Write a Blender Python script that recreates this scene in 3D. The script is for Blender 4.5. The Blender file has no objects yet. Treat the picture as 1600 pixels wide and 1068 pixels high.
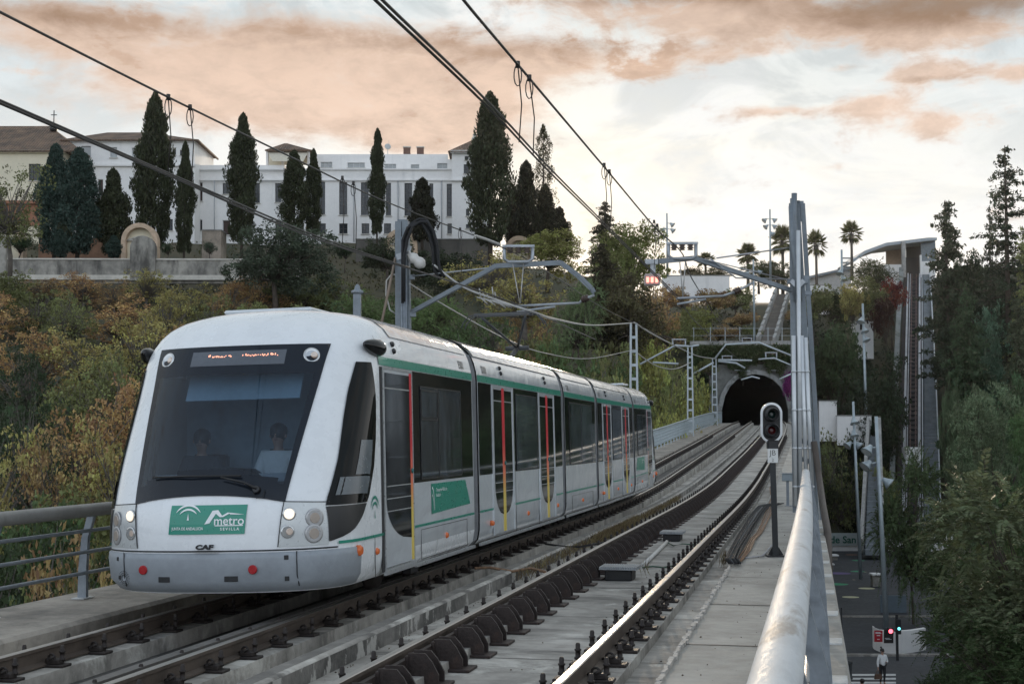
import bpy, bmesh, math, random
import numpy as np
from mathutils import Vector, Matrix, Euler
PI = math.pi
R = math.radians
S = bpy.context.scene
COL = S.collection
random.seed(7); np.random.seed(7)

# ------------------------------------------------------------------ camera
F = 2250.0                      # focal length in pixels of a 1600 px wide picture
YAW = math.atan(488 / F)        # the camera looks this far left of the track (+Y)
PITCH = math.atan(148 / F)
cam_d = bpy.data.cameras.new('camera')
cam = bpy.data.objects.new('camera', cam_d); COL.objects.link(cam)
cam_d.sensor_width = 36.0; cam_d.lens = F / 1600 * 36.0
cam_d.clip_start = 0.1; cam_d.clip_end = 6000
cam.location = (0, 0, 0)
cam.rotation_euler = (PI / 2 + PITCH, 0, YAW)
S.camera = cam
RGT = Vector((math.cos(YAW), math.sin(YAW), 0))
FWH = Vector((-math.sin(YAW), math.cos(YAW), 0))
FWD = FWH * math.cos(PITCH) + Vector((0, 0, math.sin(PITCH)))
UPV = -FWH * math.sin(PITCH) + Vector((0, 0, math.cos(PITCH)))

def ray(px, py):
    return FWD + RGT * ((px - 800) / F) + UPV * ((534 - py) / F)
def at(px, py, Z):
    """the point seen at photo pixel px, py that lies Z metres ahead of the camera"""
    d = ray(px, py)
    return d * (Z / d.dot(FWH))
def at_lat(px, py, X):
    d = ray(px, py); return d * (X / d.x)
def at_z(px, py, z):
    d = ray(px, py); return d * (z / d.z)

# ------------------------------------------------------------------ world
def nm(nt, op, a, b=None, c=None, clamp=False):
    n = nt.nodes.new('ShaderNodeMath'); n.operation = op; n.use_clamp = clamp
    for i, v in enumerate((a, b, c)):
        if v is None: continue
        if isinstance(v, (int, float)): n.inputs[i].default_value = v
        else: nt.links.new(v, n.inputs[i])
    return n.outputs[0]
def mixc(nt, f, a, b, mode='MIX'):
    n = nt.nodes.new('ShaderNodeMix'); n.data_type = 'RGBA'; n.blend_type = mode
    for s, v in ((n.inputs['Factor'], f), (n.inputs['A'], a), (n.inputs['B'], b)):
        if isinstance(v, (int, float)): s.default_value = v
        elif isinstance(v, (tuple, list)): s.default_value = (*v, 1)
        else: nt.links.new(v, s)
    return n.outputs['Result']
def noise(nt, vec, scale, detail=4, rough=.55, dist=0.0):
    n = nt.nodes.new('ShaderNodeTexNoise'); n.inputs['Scale'].default_value = scale
    n.inputs['Detail'].default_value = detail; n.inputs['Roughness'].default_value = rough
    n.inputs['Distortion'].default_value = dist
    if vec is not None: nt.links.new(vec, n.inputs['Vector'])
    return n.outputs['Fac']
def ramp(nt, v, lo, hi, a=0.0, b=1.0, smooth=True):
    n = nt.nodes.new('ShaderNodeMapRange'); n.interpolation_type = 'SMOOTHSTEP' if smooth else 'LINEAR'
    nt.links.new(v, n.inputs[0])
    for i, q in enumerate((lo, hi, a, b)): n.inputs[i + 1].default_value = q
    return n.outputs[0]
def lin(r, g=None, b=None):
    if g is None: g = b = r
    return tuple(((c / 255 + .055) / 1.055) ** 2.4 if c > 10 else c / 255 / 12.92 for c in (r, g, b))

SUN_DIR = ray(890, 352).normalized()             # the sun stands low behind the hill
SUN_EL = math.asin(SUN_DIR.z)
W = bpy.data.worlds.new('World'); S.world = W; W.use_nodes = True
nt = W.node_tree; nt.nodes.clear()
out = nt.nodes.new('ShaderNodeOutputWorld'); bg = nt.nodes.new('ShaderNodeBackground')
nt.links.new(bg.outputs[0], out.inputs[0])
tc = nt.nodes.new('ShaderNodeTexCoord')
sky = nt.nodes.new('ShaderNodeTexSky'); sky.sky_type = 'NISHITA'; sky.sun_disc = False
sky.sun_elevation = SUN_EL; sky.sun_rotation = math.atan2(SUN_DIR.x, SUN_DIR.y)
sky.dust_density = 2.0
sp = nt.nodes.new('ShaderNodeSeparateXYZ'); nt.links.new(tc.outputs['Generated'], sp.inputs[0])
X, Y, Zc = sp.outputs
az = nm(nt, 'ARCTAN2', X, Y)                       # azimuth, 0 = +Y
el = nm(nt, 'ARCSINE', Zc)
def azel(px, py):
    d = ray(px, py).normalized(); return math.atan2(d.x, d.y), math.asin(d.z)
# cloud coordinates: azimuth/elevation stretched sideways so the bands lie flat
cc = nt.nodes.new('ShaderNodeCombineXYZ')
nt.links.new(nm(nt, 'MULTIPLY', az, 1.0), cc.inputs[0]); nt.links.new(nm(nt, 'MULTIPLY', el, 2.1), cc.inputs[1])
V = cc.outputs[0]
n_big = noise(nt, V, 4.0, 7, .55, .6)
n_mid = noise(nt, V, 11.0, 9, .62, .5)
n_fine = noise(nt, V, 34.0, 7, .66, .3)
def blob(px, py, rx, ry, wob=1.0):
    a0, e0 = azel(px, py); sx, sy = rx / F, ry / F
    u = nm(nt, 'DIVIDE', nm(nt, 'SUBTRACT', az, a0), sx); v = nm(nt, 'DIVIDE', nm(nt, 'SUBTRACT', el, e0), sy)
    r2 = nm(nt, 'ADD', nm(nt, 'MULTIPLY', u, u), nm(nt, 'MULTIPLY', v, v))
    return nm(nt, 'POWER', 2.718, nm(nt, 'MULTIPLY', r2, -1.0))
def msum(*a):
    s = a[0]
    for b in a[1:]: s = nm(nt, 'ADD', s, b)
    return s
def sc(c, k=.70): return tuple(v * k for v in c)
def mul(a, b): return nm(nt, 'MULTIPLY', a, b)
tex = nm(nt, 'ADD', mul(n_mid, .62), mul(n_fine, .38))          # 0.3 .. 0.7
skyn = nt.nodes.new('ShaderNodeVectorMath'); skyn.operation = 'SCALE'; nt.links.new(sky.outputs[0], skyn.inputs[0]); skyn.inputs['Scale'].default_value = 0.10
hgt = ramp(nt, el, .10, .36)
veil = mixc(nt, hgt, sc(lin(240, 241, 240), .76), sc(lin(186, 206, 217), .70))
back = ramp(nt, Y, -.35, .35)                       # the half of the sky behind the camera is bluer
bk = mixc(nt, ramp(nt, el, .15, 1.0), (.93, 1.02, 1.13), (.32, .41, .54))
veil = mixc(nt, back, bk, veil)
base = mixc(nt, .95, skyn.outputs[0], veil)
# broken white cloud with blue-grey gaps
wcl = ramp(nt, nm(nt, 'ADD', mul(n_big, .4), mul(tex, .6)), .45, .57)
base = mixc(nt, mul(wcl, mul(back, .95)), base, sc(lin(244, 244, 242), .73))
grey = ramp(nt, noise(nt, V, 8.0, 9, .62, .9), .44, .60)
base = mixc(nt, mul(mul(grey, .75), mul(nm(nt, 'ADD', hgt, .15, None, True), back)), base, sc(lin(196, 202, 204)))
# peach cloud lit from below
soft = msum(blob(450, 165, 310, 58), mul(blob(300, 100, 330, 60), .75), mul(blob(700, 215, 150, 48), .8), mul(blob(520, 60, 260, 50), .7), mul(blob(760, 150, 130, 45), .7), mul(blob(60, 30, 130, 40), .8), mul(blob(860, 95, 190, 34), .9))
small = msum(blob(1215, 174, 70, 13), blob(1365, 162, 70, 20), blob(1465, 192, 110, 26), blob(1450, 118, 76, 18), blob(1590, 112, 46, 18), mul(blob(1290, 262, 50, 8), .6), mul(blob(1310, 108, 36, 9), .7), mul(blob(1120, 85, 120, 14), .6),
             mul(blob(30, 112, 50, 12), .9), mul(blob(1150, 40, 200, 26), .9), mul(blob(1480, 45, 240, 30), 1.1), mul(blob(1060, 5, 240, 26), 1.0), mul(blob(1010, 110, 90, 18), .7))
pe_ = nm(nt, 'ADD', ramp(nt, nm(nt, 'ADD', soft, mul(nm(nt, 'SUBTRACT', tex, .5), 2.6)), .26, 1.05, 0, .90), ramp(nt, nm(nt, 'ADD', small, mul(nm(nt, 'SUBTRACT', tex, .5), 4.0)), .22, .95, 0, .85), None, True)
low = ramp(nt, el, .215, .32)                       # cloud is lighter and pinker low down, greyer higher up
pcol = mixc(nt, low, sc(lin(243, 211, 188)), sc(lin(216, 183, 160)))
pcol = mixc(nt, ramp(nt, nm(nt, 'ADD', mul(n_mid, .5), mul(n_fine, .5)), .40, .62, 0, .8), pcol, sc(lin(208, 180, 160)))
base = mixc(nt, pe_, base, pcol)
# thick grey-brown undersides
dark = msum(blob(1500, 8, 300, 38), mul(blob(1050, -8, 200, 18), .8), mul(blob(230, 40, 260, 30), .22), mul(blob(880, 80, 200, 24), .34), mul(blob(600, 60, 200, 30), .28), mul(blob(1455, 124, 56, 7), .5), mul(blob(1225, 178, 48, 5), .4), mul(blob(60, 20, 110, 22), .45), mul(blob(1330, 106, 30, 5), .4))
over = ramp(nt, el, .36, .6)
dark = nm(nt, 'ADD', dark, mul(over, mul(n_big, .35)))
dk = ramp(nt, nm(nt, 'ADD', dark, mul(nm(nt, 'SUBTRACT', tex, .5), 1.8)), .06, 1.0, 0, .92)
base = mixc(nt, dk, base, sc(lin(150, 122, 100)))
# glow round the hidden sun
vd = nt.nodes.new('ShaderNodeVectorMath'); vd.operation = 'DOT_PRODUCT'
nt.links.new(tc.outputs['Generated'], vd.inputs[0]); vd.inputs[1].default_value = SUN_DIR
glow = nm(nt, 'POWER', nm(nt, 'MAXIMUM', vd.outputs['Value'], 0), 800.0)
base = mixc(nt, mul(glow, .5), base, (.98, .83, .62))
# darker land below the horizon
base = mixc(nt, ramp(nt, Zc, -.06, 0), lin(60, 62, 58), base)
nt.links.new(base, bg.inputs[0]); bg.inputs[1].default_value = 1.0

sun_d = bpy.data.lights.new('sun', 'SUN'); sun = bpy.data.objects.new('sun', sun_d); COL.objects.link(sun)
sun_d.energy = 2.8; sun_d.angle = R(3); sun_d.color = (1, .80, .58)
sun.rotation_euler = (-SUN_DIR).to_track_quat('-Z', 'Y').to_euler()
S.view_settings.view_transform = 'Standard'; S.view_settings.look = 'None'
S.view_settings.exposure = 0.55; S.view_settings.gamma = 1.0
S.cycles.max_bounces = 6; S.cycles.transparent_max_bounces = 12
S.cycles.diffuse_bounces = 3; S.cycles.glossy_bounces = 3

# ------------------------------------------------------------------ materials
MATS = {}
def pmat(name, col, rough=.6, metal=0.0, var=.12, scale=3.0, bump=0.0, bscale=30.0, col2=None, spots=None, coat=0.0, emit=None, spec=None, coord='Object', stretch=None, streak=None):
    """procedural material: base colour broken up by two noises, optional second colour, bump, stains"""
    if name in MATS: return MATS[name]
    m = bpy.data.materials.new(name); m.use_nodes = True; MATS[name] = m
    nt = m.node_tree; b = nt.nodes['Principled BSDF']
    tcn = nt.nodes.new('ShaderNodeTexCoord'); v = tcn.outputs[coord]
    if stretch:
        mp = nt.nodes.new('ShaderNodeMapping'); mp.inputs['Scale'].default_value = stretch
        nt.links.new(v, mp.inputs[0]); v = mp.outputs[0]
    n1 = noise(nt, v, scale, 5, .6); n2 = noise(nt, v, scale * 7, 4, .6)
    f = nm(nt, 'ADD', nm(nt, 'MULTIPLY', n1, .65), nm(nt, 'MULTIPLY', n2, .35))
    f = ramp(nt, f, .32, .68)
    ca = tuple(min(1, c * (1 + var)) for c in col)
    cb = col2 if col2 else tuple(c * (1 - var) for c in col)
    c = mixc(nt, f, cb, ca)
    if spots:
        n3 = noise(nt, v, spots[0], 6, .7, .4)
        c = mixc(nt, ramp(nt, n3, spots[1], spots[2], 0, spots[4] if len(spots) > 4 else .8), c, spots[3])
    if streak:      # run-off stains: stretched along local Z
        mp = nt.nodes.new('ShaderNodeMapping'); mp.inputs['Scale'].default_value = streak[0]
        nt.links.new(tcn.outputs[coord], mp.inputs[0])
        n4 = noise(nt, mp.outputs[0], 1.0, 5, .65)
        c = mixc(nt, ramp(nt, n4, streak[1], streak[2], 0, streak[4]), c, streak[3])
    nt.links.new(c, b.inputs['Base Color'])
    b.inputs['Metallic'].default_value = metal
    rr = ramp(nt, n2, .2, .8, max(.03, rough * .85), min(1, rough * 1.15)); nt.links.new(rr, b.inputs['Roughness'])
    if coat: b.inputs['Coat Weight'].default_value = coat; b.inputs['Coat Roughness'].default_value = .08
    if spec is not None: b.inputs['Specular IOR Level'].default_value = spec
    if emit: b.inputs['Emission Color'].default_value = (*emit[0], 1); b.inputs['Emission Strength'].default_value = emit[1]
    if bump:
        nb = noise(nt, v, bscale, 4, .6); bn = nt.nodes.new('ShaderNodeBump'); bn.inputs['Strength'].default_value = bump
        bn.inputs['Distance'].default_value = .02; nt.links.new(nb, bn.inputs['Height']); nt.links.new(bn.outputs[0], b.inputs['Normal'])
    return m

# ------------------------------------------------------------------ object helpers
def tag(o, label=None, cat=None, group=None, kind=None):
    if label: o['label'] = label
    if cat: o['category'] = cat
    if group: o['group'] = group
    if kind: o['kind'] = kind
    return o
def empty(name, loc=(0, 0, 0), rz=0.0, label=None, cat=None, group=None, rot=None, parent=None):
    o = bpy.data.objects.new(name, None); COL.objects.link(o)
    o.location = loc; o.rotation_euler = rot if rot else (0, 0, rz); o.empty_display_size = .3
    if parent: adopt(parent, o)
    return tag(o, label, cat, group)
def world_of(o):
    m = o.matrix_basis.copy()
    return world_of(o.parent) @ m if o.parent else m
def copy_tree(o, parent=None):
    c = o.copy(); COL.objects.link(c)
    if parent: c.parent = parent
    for ch in list(CH.get(o, ())):
        d = copy_tree(ch, c)
    return c
CH = {}
class MB:
    """collects shapes, then links them as one mesh object"""
    def __init__(s): s.v = []; s.f = []; s.m = []; s.mi = 0; s.sm = []; s.smooth = False
    def mat(s, i): s.mi = i; return s
    def face(s, *ids): s.f.append(ids); s.m.append(s.mi); s.sm.append(s.smooth)
    def add(s, verts, faces):
        n = len(s.v); s.v += [tuple(v) for v in verts]
        for f in faces: s.face(*[i + n for i in f])
        return s
    def quad(s, a, b, c, d): return s.add([a, b, c, d], [(0, 1, 2, 3)])
    def poly(s, pts): return s.add(pts, [tuple(range(len(pts)))])
    def box(s, c, d, rz=0, rot=None, bev=0.0):
        M = rot if rot is not None else Matrix.Rotation(rz, 3, 'Z')
        c = Vector(c); x, y, z = d[0] / 2, d[1] / 2, d[2] / 2
        if bev <= 0:
            P = [Vector((i * x, j * y, k * z)) for i in (-1, 1) for j in (-1, 1) for k in (-1, 1)]
            return s.add([c + M @ p for p in P], [(0, 1, 3, 2), (4, 6, 7, 5), (0, 4, 5, 1), (2, 3, 7, 6), (0, 2, 6, 4), (1, 5, 7, 3)])
        b = min(bev, x * .9, y * .9, z * .9); n = len(s.v)
        P = []
        for i in (-1, 1):
            for j in (-1, 1):
                for k in (-1, 1):
                    P += [Vector((i * x, j * (y - b), k * (z - b))), Vector((i * (x - b), j * y, k * (z - b))), Vector((i * (x - b), j * (y - b), k * z))]
        idx = lambda i, j, k, a: ((i > 0) * 4 + (j > 0) * 2 + (k > 0)) * 3 + a
        Fs = []
        for i in (-1, 1): Fs.append((idx(i, -1, -1, 0), idx(i, 1, -1, 0), idx(i, 1, 1, 0), idx(i, -1, 1, 0))[::i])
        for j in (-1, 1): Fs.append((idx(-1, j, -1, 1), idx(-1, j, 1, 1), idx(1, j, 1, 1), idx(1, j, -1, 1))[::j])
        for k in (-1, 1): Fs.append((idx(-1, -1, k, 2), idx(1, -1, k, 2), idx(1, 1, k, 2), idx(-1, 1, k, 2))[::k])
        for i in (-1, 1):
            for j in (-1, 1): Fs.append((idx(i, j, -1, 0), idx(i, j, -1, 1), idx(i, j, 1, 1), idx(i, j, 1, 0))[::i * j])
            for k in (-1, 1): Fs.append((idx(i, -1, k, 0), idx(i, 1, k, 0), idx(i, 1, k, 2), idx(i, -1, k, 2))[::-i * k])
        for j in (-1, 1):
            for k in (-1, 1): Fs.append((idx(-1, j, k, 1), idx(-1, j, k, 2), idx(1, j, k, 2), idx(1, j, k, 1))[::-j * k])
        for i in (-1, 1):
            for j in (-1, 1):
                for k in (-1, 1): Fs.append((idx(i, j, k, 0), idx(i, j, k, 1), idx(i, j, k, 2))[::i * j * k])
        return s.add([c + M @ p for p in P], Fs)
    def bar(s, a, b, w, h=None, up=Vector((0, 0, 1))):
        """rectangular bar from a to b, w across, h along up"""
        a, b = Vector(a), Vector(b); h = h or w
        t = (b - a).normalized(); u = Vector(up)
        if abs(t.dot(u)) > .98: u = Vector((1, 0, 0))
        sd = t.cross(u).normalized(); u = sd.cross(t).normalized()
        P = []
        for q in (a, b):
            for i, j in ((-1, -1), (1, -1), (1, 1), (-1, 1)): P.append(q + sd * (i * w / 2) + u * (j * h / 2))
        return s.add(P, [(3, 2, 1, 0), (4, 5, 6, 7), (0, 1, 5, 4), (1, 2, 6, 5), (2, 3, 7, 6), (3, 0, 4, 7)])
    def tube(s, path, r, n=8, caps=True):
        path = [Vector(p) for p in path]; k = len(path)
        rs = r if isinstance(r, (list, tuple)) else [r] * k
        sm = s.smooth; s.smooth = True
        base = len(s.v); t0 = (path[1] - path[0]).normalized()
        u = t0.cross(Vector((0, 0, 1)))
        if u.length < .05: u = t0.cross(Vector((0, 1, 0)))
        u.normalize()
        for i, p in enumerate(path):
            if i == 0: t = path[1] - path[0]
            elif i == k - 1: t = path[-1] - path[-2]
            else: t = path[i + 1] - path[i - 1]
            t.normalize(); u = (u - t * u.dot(t))
            if u.length < 1e-6: u = t.orthogonal()
            u.normalize(); w = t.cross(u)
            for j in range(n):
                a = 2 * PI * j / n; s.v.append(tuple(p + (u * math.cos(a) + w * math.sin(a)) * rs[i]))
        for i in range(k - 1):
            for j in range(n):
                a = base + i * n + j; b = base + i * n + (j + 1) % n
                s.face(a, b, b + n, a + n)
        s.smooth = False
        if caps and n > 2:
            s.face(*[base + j for j in range(n)][::-1]); s.face(*[base + (k - 1) * n + j for j in range(n)])
        s.smooth = sm; return s
    def lathe(s, c, prof, n=16, axis=Vector((0, 0, 1)), sm=True):
        """prof: list of (radius, along axis)"""
        axis = Vector(axis).normalized(); u = axis.orthogonal().normalized(); w = axis.cross(u); c = Vector(c)
        base = len(s.v); so = s.smooth; s.smooth = sm
        for r, h in prof:
            for j in range(n):
                a = 2 * PI * j / n; s.v.append(tuple(c + axis * h + (u * math.cos(a) + w * math.sin(a)) * max(r, 1e-4)))
        for i in range(len(prof) - 1):
            for j in range(n):
                a = base + i * n + j; b = base + i * n + (j + 1) % n; s.face(a, b, b + n, a + n)
        s.smooth = False; s.face(*[base + j for j in range(n)][::-1]); s.face(*[base + (len(prof) - 1) * n + j for j in range(n)])
        s.smooth = so; return s
    def prism(s, pts, d):
        """outline pts pushed along vector d"""
        d = Vector(d); n = len(pts); P = [Vector(p) for p in pts] + [Vector(p) + d for p in pts]
        return s.add(P, [tuple(range(n))[::-1], tuple(range(n, 2 * n))] + [(i, (i + 1) % n, n + (i + 1) % n, n + i) for i in range(n)])
    def build(s, name, mats, parent=None, world=False, label=None, cat=None, group=None, kind=None, origin=None):
        me = bpy.data.meshes.new(name)
        vs = s.v
        off = Vector((0, 0, 0))
        if parent is not None and world:
            M = world_of(parent).inverted(); vs = [tuple(M @ Vector(v)) for v in vs]
        elif parent is None and origin is not None:
            off = Vector(origin); vs = [(v[0] - off.x, v[1] - off.y, v[2] - off.z) for v in vs]
        me.from_pydata(vs, [], s.f)
        mats = mats if isinstance(mats, (list, tuple)) else [mats]
        for m in mats: me.materials.append(m)
        if len(mats) > 1: me.polygons.foreach_set('material_index', np.array(s.m, dtype=np.int32))
        me.polygons.foreach_set('use_smooth', np.array(s.sm, dtype=bool))
        me.update()
        return link(name, me, parent, off, label, cat, group, kind)
def link(name, me, parent=None, loc=(0, 0, 0), label=None, cat=None, group=None, kind=None):
    o = bpy.data.objects.new(name, me); COL.objects.link(o); o.location = loc
    if parent is not None: o.parent = parent; CH.setdefault(parent, []).append(o)
    return tag(o, label, cat, group, kind)
def fix_normals(o):
    bm = bmesh.new(); bm.from_mesh(o.data); bmesh.ops.recalc_face_normals(bm, faces=bm.faces); bm.to_mesh(o.data); bm.free(); return o
def adopt(parent, o):
    o.parent = parent; CH.setdefault(parent, []).append(o); return o

_fonts = {}
def text_verts(txt, size=1.0, bold=0.0, space=1.0, ext=0.0, align='CENTER', res=3):
    """triangulated outline of a text as (verts, faces) in the xy plane"""
    cu = bpy.data.curves.new('t', 'FONT'); cu.body = txt; cu.size = size; cu.offset = bold; cu.space_character = space
    cu.align_x = align; cu.align_y = 'CENTER'; cu.extrude = ext; cu.resolution_u = res
    ob = bpy.data.objects.new('t', cu); COL.objects.link(ob)
    dg = bpy.context.evaluated_depsgraph_get(); dg.update()
    me = bpy.data.meshes.new_from_object(ob.evaluated_get(dg))
    vs = [tuple(v.co) for v in me.vertices]; fs = [tuple(p.vertices) for p in me.polygons]
    bpy.data.objects.remove(ob); bpy.data.meshes.remove(me); bpy.data.curves.remove(cu)
    return vs, fs
def put_text(mb, txt, size, fn, **k):
    """fn maps flat (x, y) text coordinates to a 3-D point"""
    vs, fs = text_verts(txt, size, **k); mb.add([fn(v[0], v[1]) for v in vs], fs); return mb

# ------------------------------------------------------------------ track alignment
def interp(x, tab):
    if x <= tab[0][0]: return tab[0][1]
    for i in range(len(tab) - 1):
        (x0, y0), (x1, y1) = tab[i], tab[i + 1]
        if x <= x1:
            t = (x - x0) / (x1 - x0)
            m0 = (y1 - tab[i - 1][1]) / (x1 - tab[i - 1][0]) if i > 0 else (y1 - y0) / (x1 - x0)
            m1 = (tab[i + 2][1] - y0) / (tab[i + 2][0] - x0) if i + 2 < len(tab) else (y1 - y0) / (x1 - x0)
            h = x1 - x0
            return ((2*t**3 - 3*t**2 + 1) * y0 + (t**3 - 2*t**2 + t) * h * m0 + (-2*t**3 + 3*t**2) * y1 + (t**3 - t**2) * h * m1)
    return tab[-1][1]
LATT = [(-60, -2.56), (-10, -2.56), (10, -2.58), (30, -2.80), (55, -3.10), (80, -3.30), (105, -3.55), (130, -4.10), (168, -5.5), (200, -7.5), (260, -13.5)]
ZT = [(-60, -1.69), (20, -1.69), (38, -1.70), (47, -1.62), (55, -1.45), (80, -.62), (105, .33), (130, 1.10), (165, 1.76), (200, 2.2), (260, 2.8)]
def fade(y): t = min(1, max(0, (y - 40) / 40)); return 1 - t * t * (3 - 2 * t)
def tp(y, off=0.0, dz=0.0, left=0.0):
    """point at distance y, off metres right of the right track's centre, dz above its rail tops;
    left=1 drops it to the level of the left track"""
    e = .05; l = interp(y, LATT); dl = (interp(y + e, LATT) - interp(y - e, LATT)) / (2 * e)
    n = Vector((1, -dl, 0)).normalized()
    p = Vector((l, y, interp(y, ZT))) + n * off
    p.z += dz - .163 * left * fade(y)
    return p
def ys(a, b, step=2.5):
    n = max(1, int(round((b - a) / step))); return [a + (b - a) * i / n for i in range(n + 1)]
def sweep(mb, prof, yy, left=0.0, closed=True, caps=True):
    """prof: (off, dz) points swept along the track"""
    k = len(prof); base = len(mb.v)
    for y in yy:
        for o, z in prof: mb.v.append(tuple(tp(y, o, z, left)))
    for i in range(len(yy) - 1):
        for j in range(k if closed else k - 1):
            a = base + i * k + j; b = base + i * k + (j + 1) % k; mb.face(a, a + k, b + k, b)
    if closed and caps:
        mb.face(*[base + j for j in range(k)]); mb.face(*[base + (len(yy) - 1) * k + j for j in range(k)][::-1])
    return mb
# ================================================================== setting
GZ = -11.9                       # level of the plaza under the viaduct
conc = pmat('concrete', (.36, .335, .30), .85, var=.25, scale=.9, bump=.5, bscale=25, col2=(.20, .187, .165),
            spots=(1.3, .52, .66, (.58, .555, .50), .8), streak=((.5, 1.8, 1), .50, .70, (.09, .083, .074), .85))
conc_dk = pmat('stained_concrete', (.17, .16, .145), .85, var=.3, scale=1.5, bump=.5, bscale=18, col2=(.05, .047, .043),
            streak=((1.5, 4.2, 2.2), .55, .60, (.50, .48, .44), .8))
conc_pale = pmat('pale_concrete', (.36, .35, .33), .85, var=.15, scale=.8, bump=.25, col2=(.22, .215, .20), streak=((2.5, 2.5, .25), .52, .75, (.10, .10, .095), .6))
earth = pmat('dry_slope', (.075, .06, .032), .95, var=.2, scale=.12, col2=(.03, .036, .016), bump=.6, bscale=3, spots=(.3, .55, .7, (.12, .09, .045), .5))
asphalt = pmat('dark_asphalt', (.035, .037, .042), .8, var=.2, scale=.5, bump=.2, bscale=40, spots=(.25, .5, .75, (.06, .062, .068), .5))
paving = pmat('paving', (.055, .058, .064), .8, var=.2, scale=.4, spots=(.6, .5, .75, (.085, .085, .088), .5))
white_paint = pmat('white_road_paint', (.6, .6, .58), .7, var=.15, scale=4, spots=(6, .5, .7, (.3, .3, .3), .5))
grass_m = None

# -- terrain: heights by bearing (photo column) and distance
ZK = [0, 30, 60, 90, 120, 145, 150.5, 158, 165.6, 168, 178, 186, 200, 215, 232, 260, 400, 900, 3000]
TER = {
 -900: [-12, -12, -10, -3, 6, 13, 15, 16.5, 18, 18.5, 22, 24.5, 26, 26, 26, 27, 25, 20, 10],
 0:    [-12, -12, -9, -3, 6, 13, 15, 16.5, 18, 18.5, 22, 25, 26, 26, 26, 27, 25, 20, 10],
 420:  [-12, -12, -9.5, -4, 4, 12, 14, 16.0, 18, 18.5, 22, 25, 26, 26, 26, 27, 25, 20, 10],
 700:  [-12, -12, -10, -6, 1, 9, 11, 13.5, 16, 17, 21, 24, 26, 26, 26, 26, 25, 20, 10],
 880:  [-12, -12, -11, -8, -3, 4, 6, 8, 10.5, 12, 16, 19, 22.5, 24.5, 25, 25, 24, 18, 10],
 1000: [-12, -12, -11.5, -10, -7, -3, -1.5, 2, 6.0, 7, 11, 14, 18, 21, 22.5, 23, 22, 16, 10],
 1090: [-12, -12, -12, -11, -10, -8, -6, -2, 4.5, 9, 11.5, 13.5, 16.5, 19.5, 21.5, 22, 21, 16, 10],
 1114: [-12, -12, -12, -11, -10, -9, -9, -9, -8, 9.3, 11.5, 13.5, 16.5, 19.5, 21.5, 22, 21, 16, 10],
 1240: [-12, -12, -12, -12, -12, -12, -12, -11, -9, 9.3, 11.5, 13.5, 16.5, 19.5, 21.5, 22, 21, 16, 10],
 1262: [-12, -12, -12, -12, -12, -12, -12, -10, -4, 3, 9.5, 12.5, 16.5, 19.5, 21.5, 22.5, 21, 16, 10],
 1300: [-12, -12, -12, -12, -12, -12, -12, -9, -5, -4, 1, 5, 11, 17, 22, 24, 23, 16, 10],
 1420: [-12, -12, -12, -12, -12, -12, -12, -11, -7.5, -6.5, -2, 1.5, 8, 14.5, 23, 27, 28, 16, 10],
 1470: [-12, -12, -12, -12, -12, -12, -12, -11, -7, -6, -1.5, 2, 8.5, 15.5, 24, 28, 28, 16, 10],
 1500: [-12, -12, -12, -12, -12, -11, -10, -7, -3, -1, 4, 8, 14, 20, 27, 29, 28, 16, 10],
 1620: [-12, -12, -12, -12, -10, -6, -5, -2, 1, 2, 7, 11, 16, 22, 27, 28, 27, 16, 10],
 1900: [-12, -12, -9, 0, 9, 17, 19, 21, 24, 25, 27, 29, 31, 32, 33, 33, 32, 18, 10],
 2500: [-12, -12, -4, 6, 14, 20, 22, 24, 26, 27, 29, 31, 33, 34, 35, 35, 32, 18, 10],
}
TCOLS = sorted(TER)
def ground_z(px, Z):
    px = min(max(px, TCOLS[0]), TCOLS[-1])
    j = max(i for i, c in enumerate(TCOLS) if c <= px); j = min(j, len(TCOLS) - 2)
    t = (px - TCOLS[j]) / (TCOLS[j + 1] - TCOLS[j])
    Z = min(max(Z, 0), ZK[-1]); k = max(i for i, c in enumerate(ZK) if c <= Z); k = min(k, len(ZK) - 2)
    s = (Z - ZK[k]) / (ZK[k + 1] - ZK[k])
    g = lambda c: TER[c][k] * (1 - s) + TER[c][k + 1] * s
    return g(TCOLS[j]) * (1 - t) + g(TCOLS[j + 1]) * t + .1
def col_pt(px, Z, z):
    x = (px - 800) / F * Z
    return Vector((RGT.x * x + FWH.x * Z, RGT.y * x + FWH.y * Z, z))
def ground_pt(px, Z): return col_pt(px, Z, ground_z(px, Z))
def px_of(p):
    Z = p.dot(FWH); return 800 + F * p.dot(RGT) / max(Z, .1), Z
rnd = random.Random(3)
mb = MB(); mb.smooth = True
pxs = list(range(-900, 1080, 45)) + [1080, 1100, 1114, 1122, 1135, 1150, 1165, 1180, 1195, 1210, 1225, 1240, 1250, 1262, 1280, 1300] + list(range(1330, 2501, 45))
Zs = sorted(set(ZK[1:] + [15, 45, 75, 105, 132, 172, 192, 208, 224, 245, 300, 600, 1500]))
idx = {}
for i, px in enumerate(pxs):
    for j, Z in enumerate(Zs):
        z = ground_z(px, Z)
        if 40 < Z < 400 and not (1095 < px < 1270) and z > -11: z += rnd.uniform(-.5, .5)
        idx[i, j] = len(mb.v); mb.v.append(tuple(col_pt(px, Z, z)))
k0, k1 = Zs.index(165.6), Zs.index(168)
for i in range(len(pxs) - 1):
    for j in range(len(Zs) - 1):
        if j == k0 and 1114 <= pxs[i] < 1240: continue        # the tunnel mouth opens here
        mb.face(idx[i, j], idx[i + 1, j], idx[i + 1, j + 1], idx[i, j + 1])
mb.build('ground', earth, kind='structure')
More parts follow.
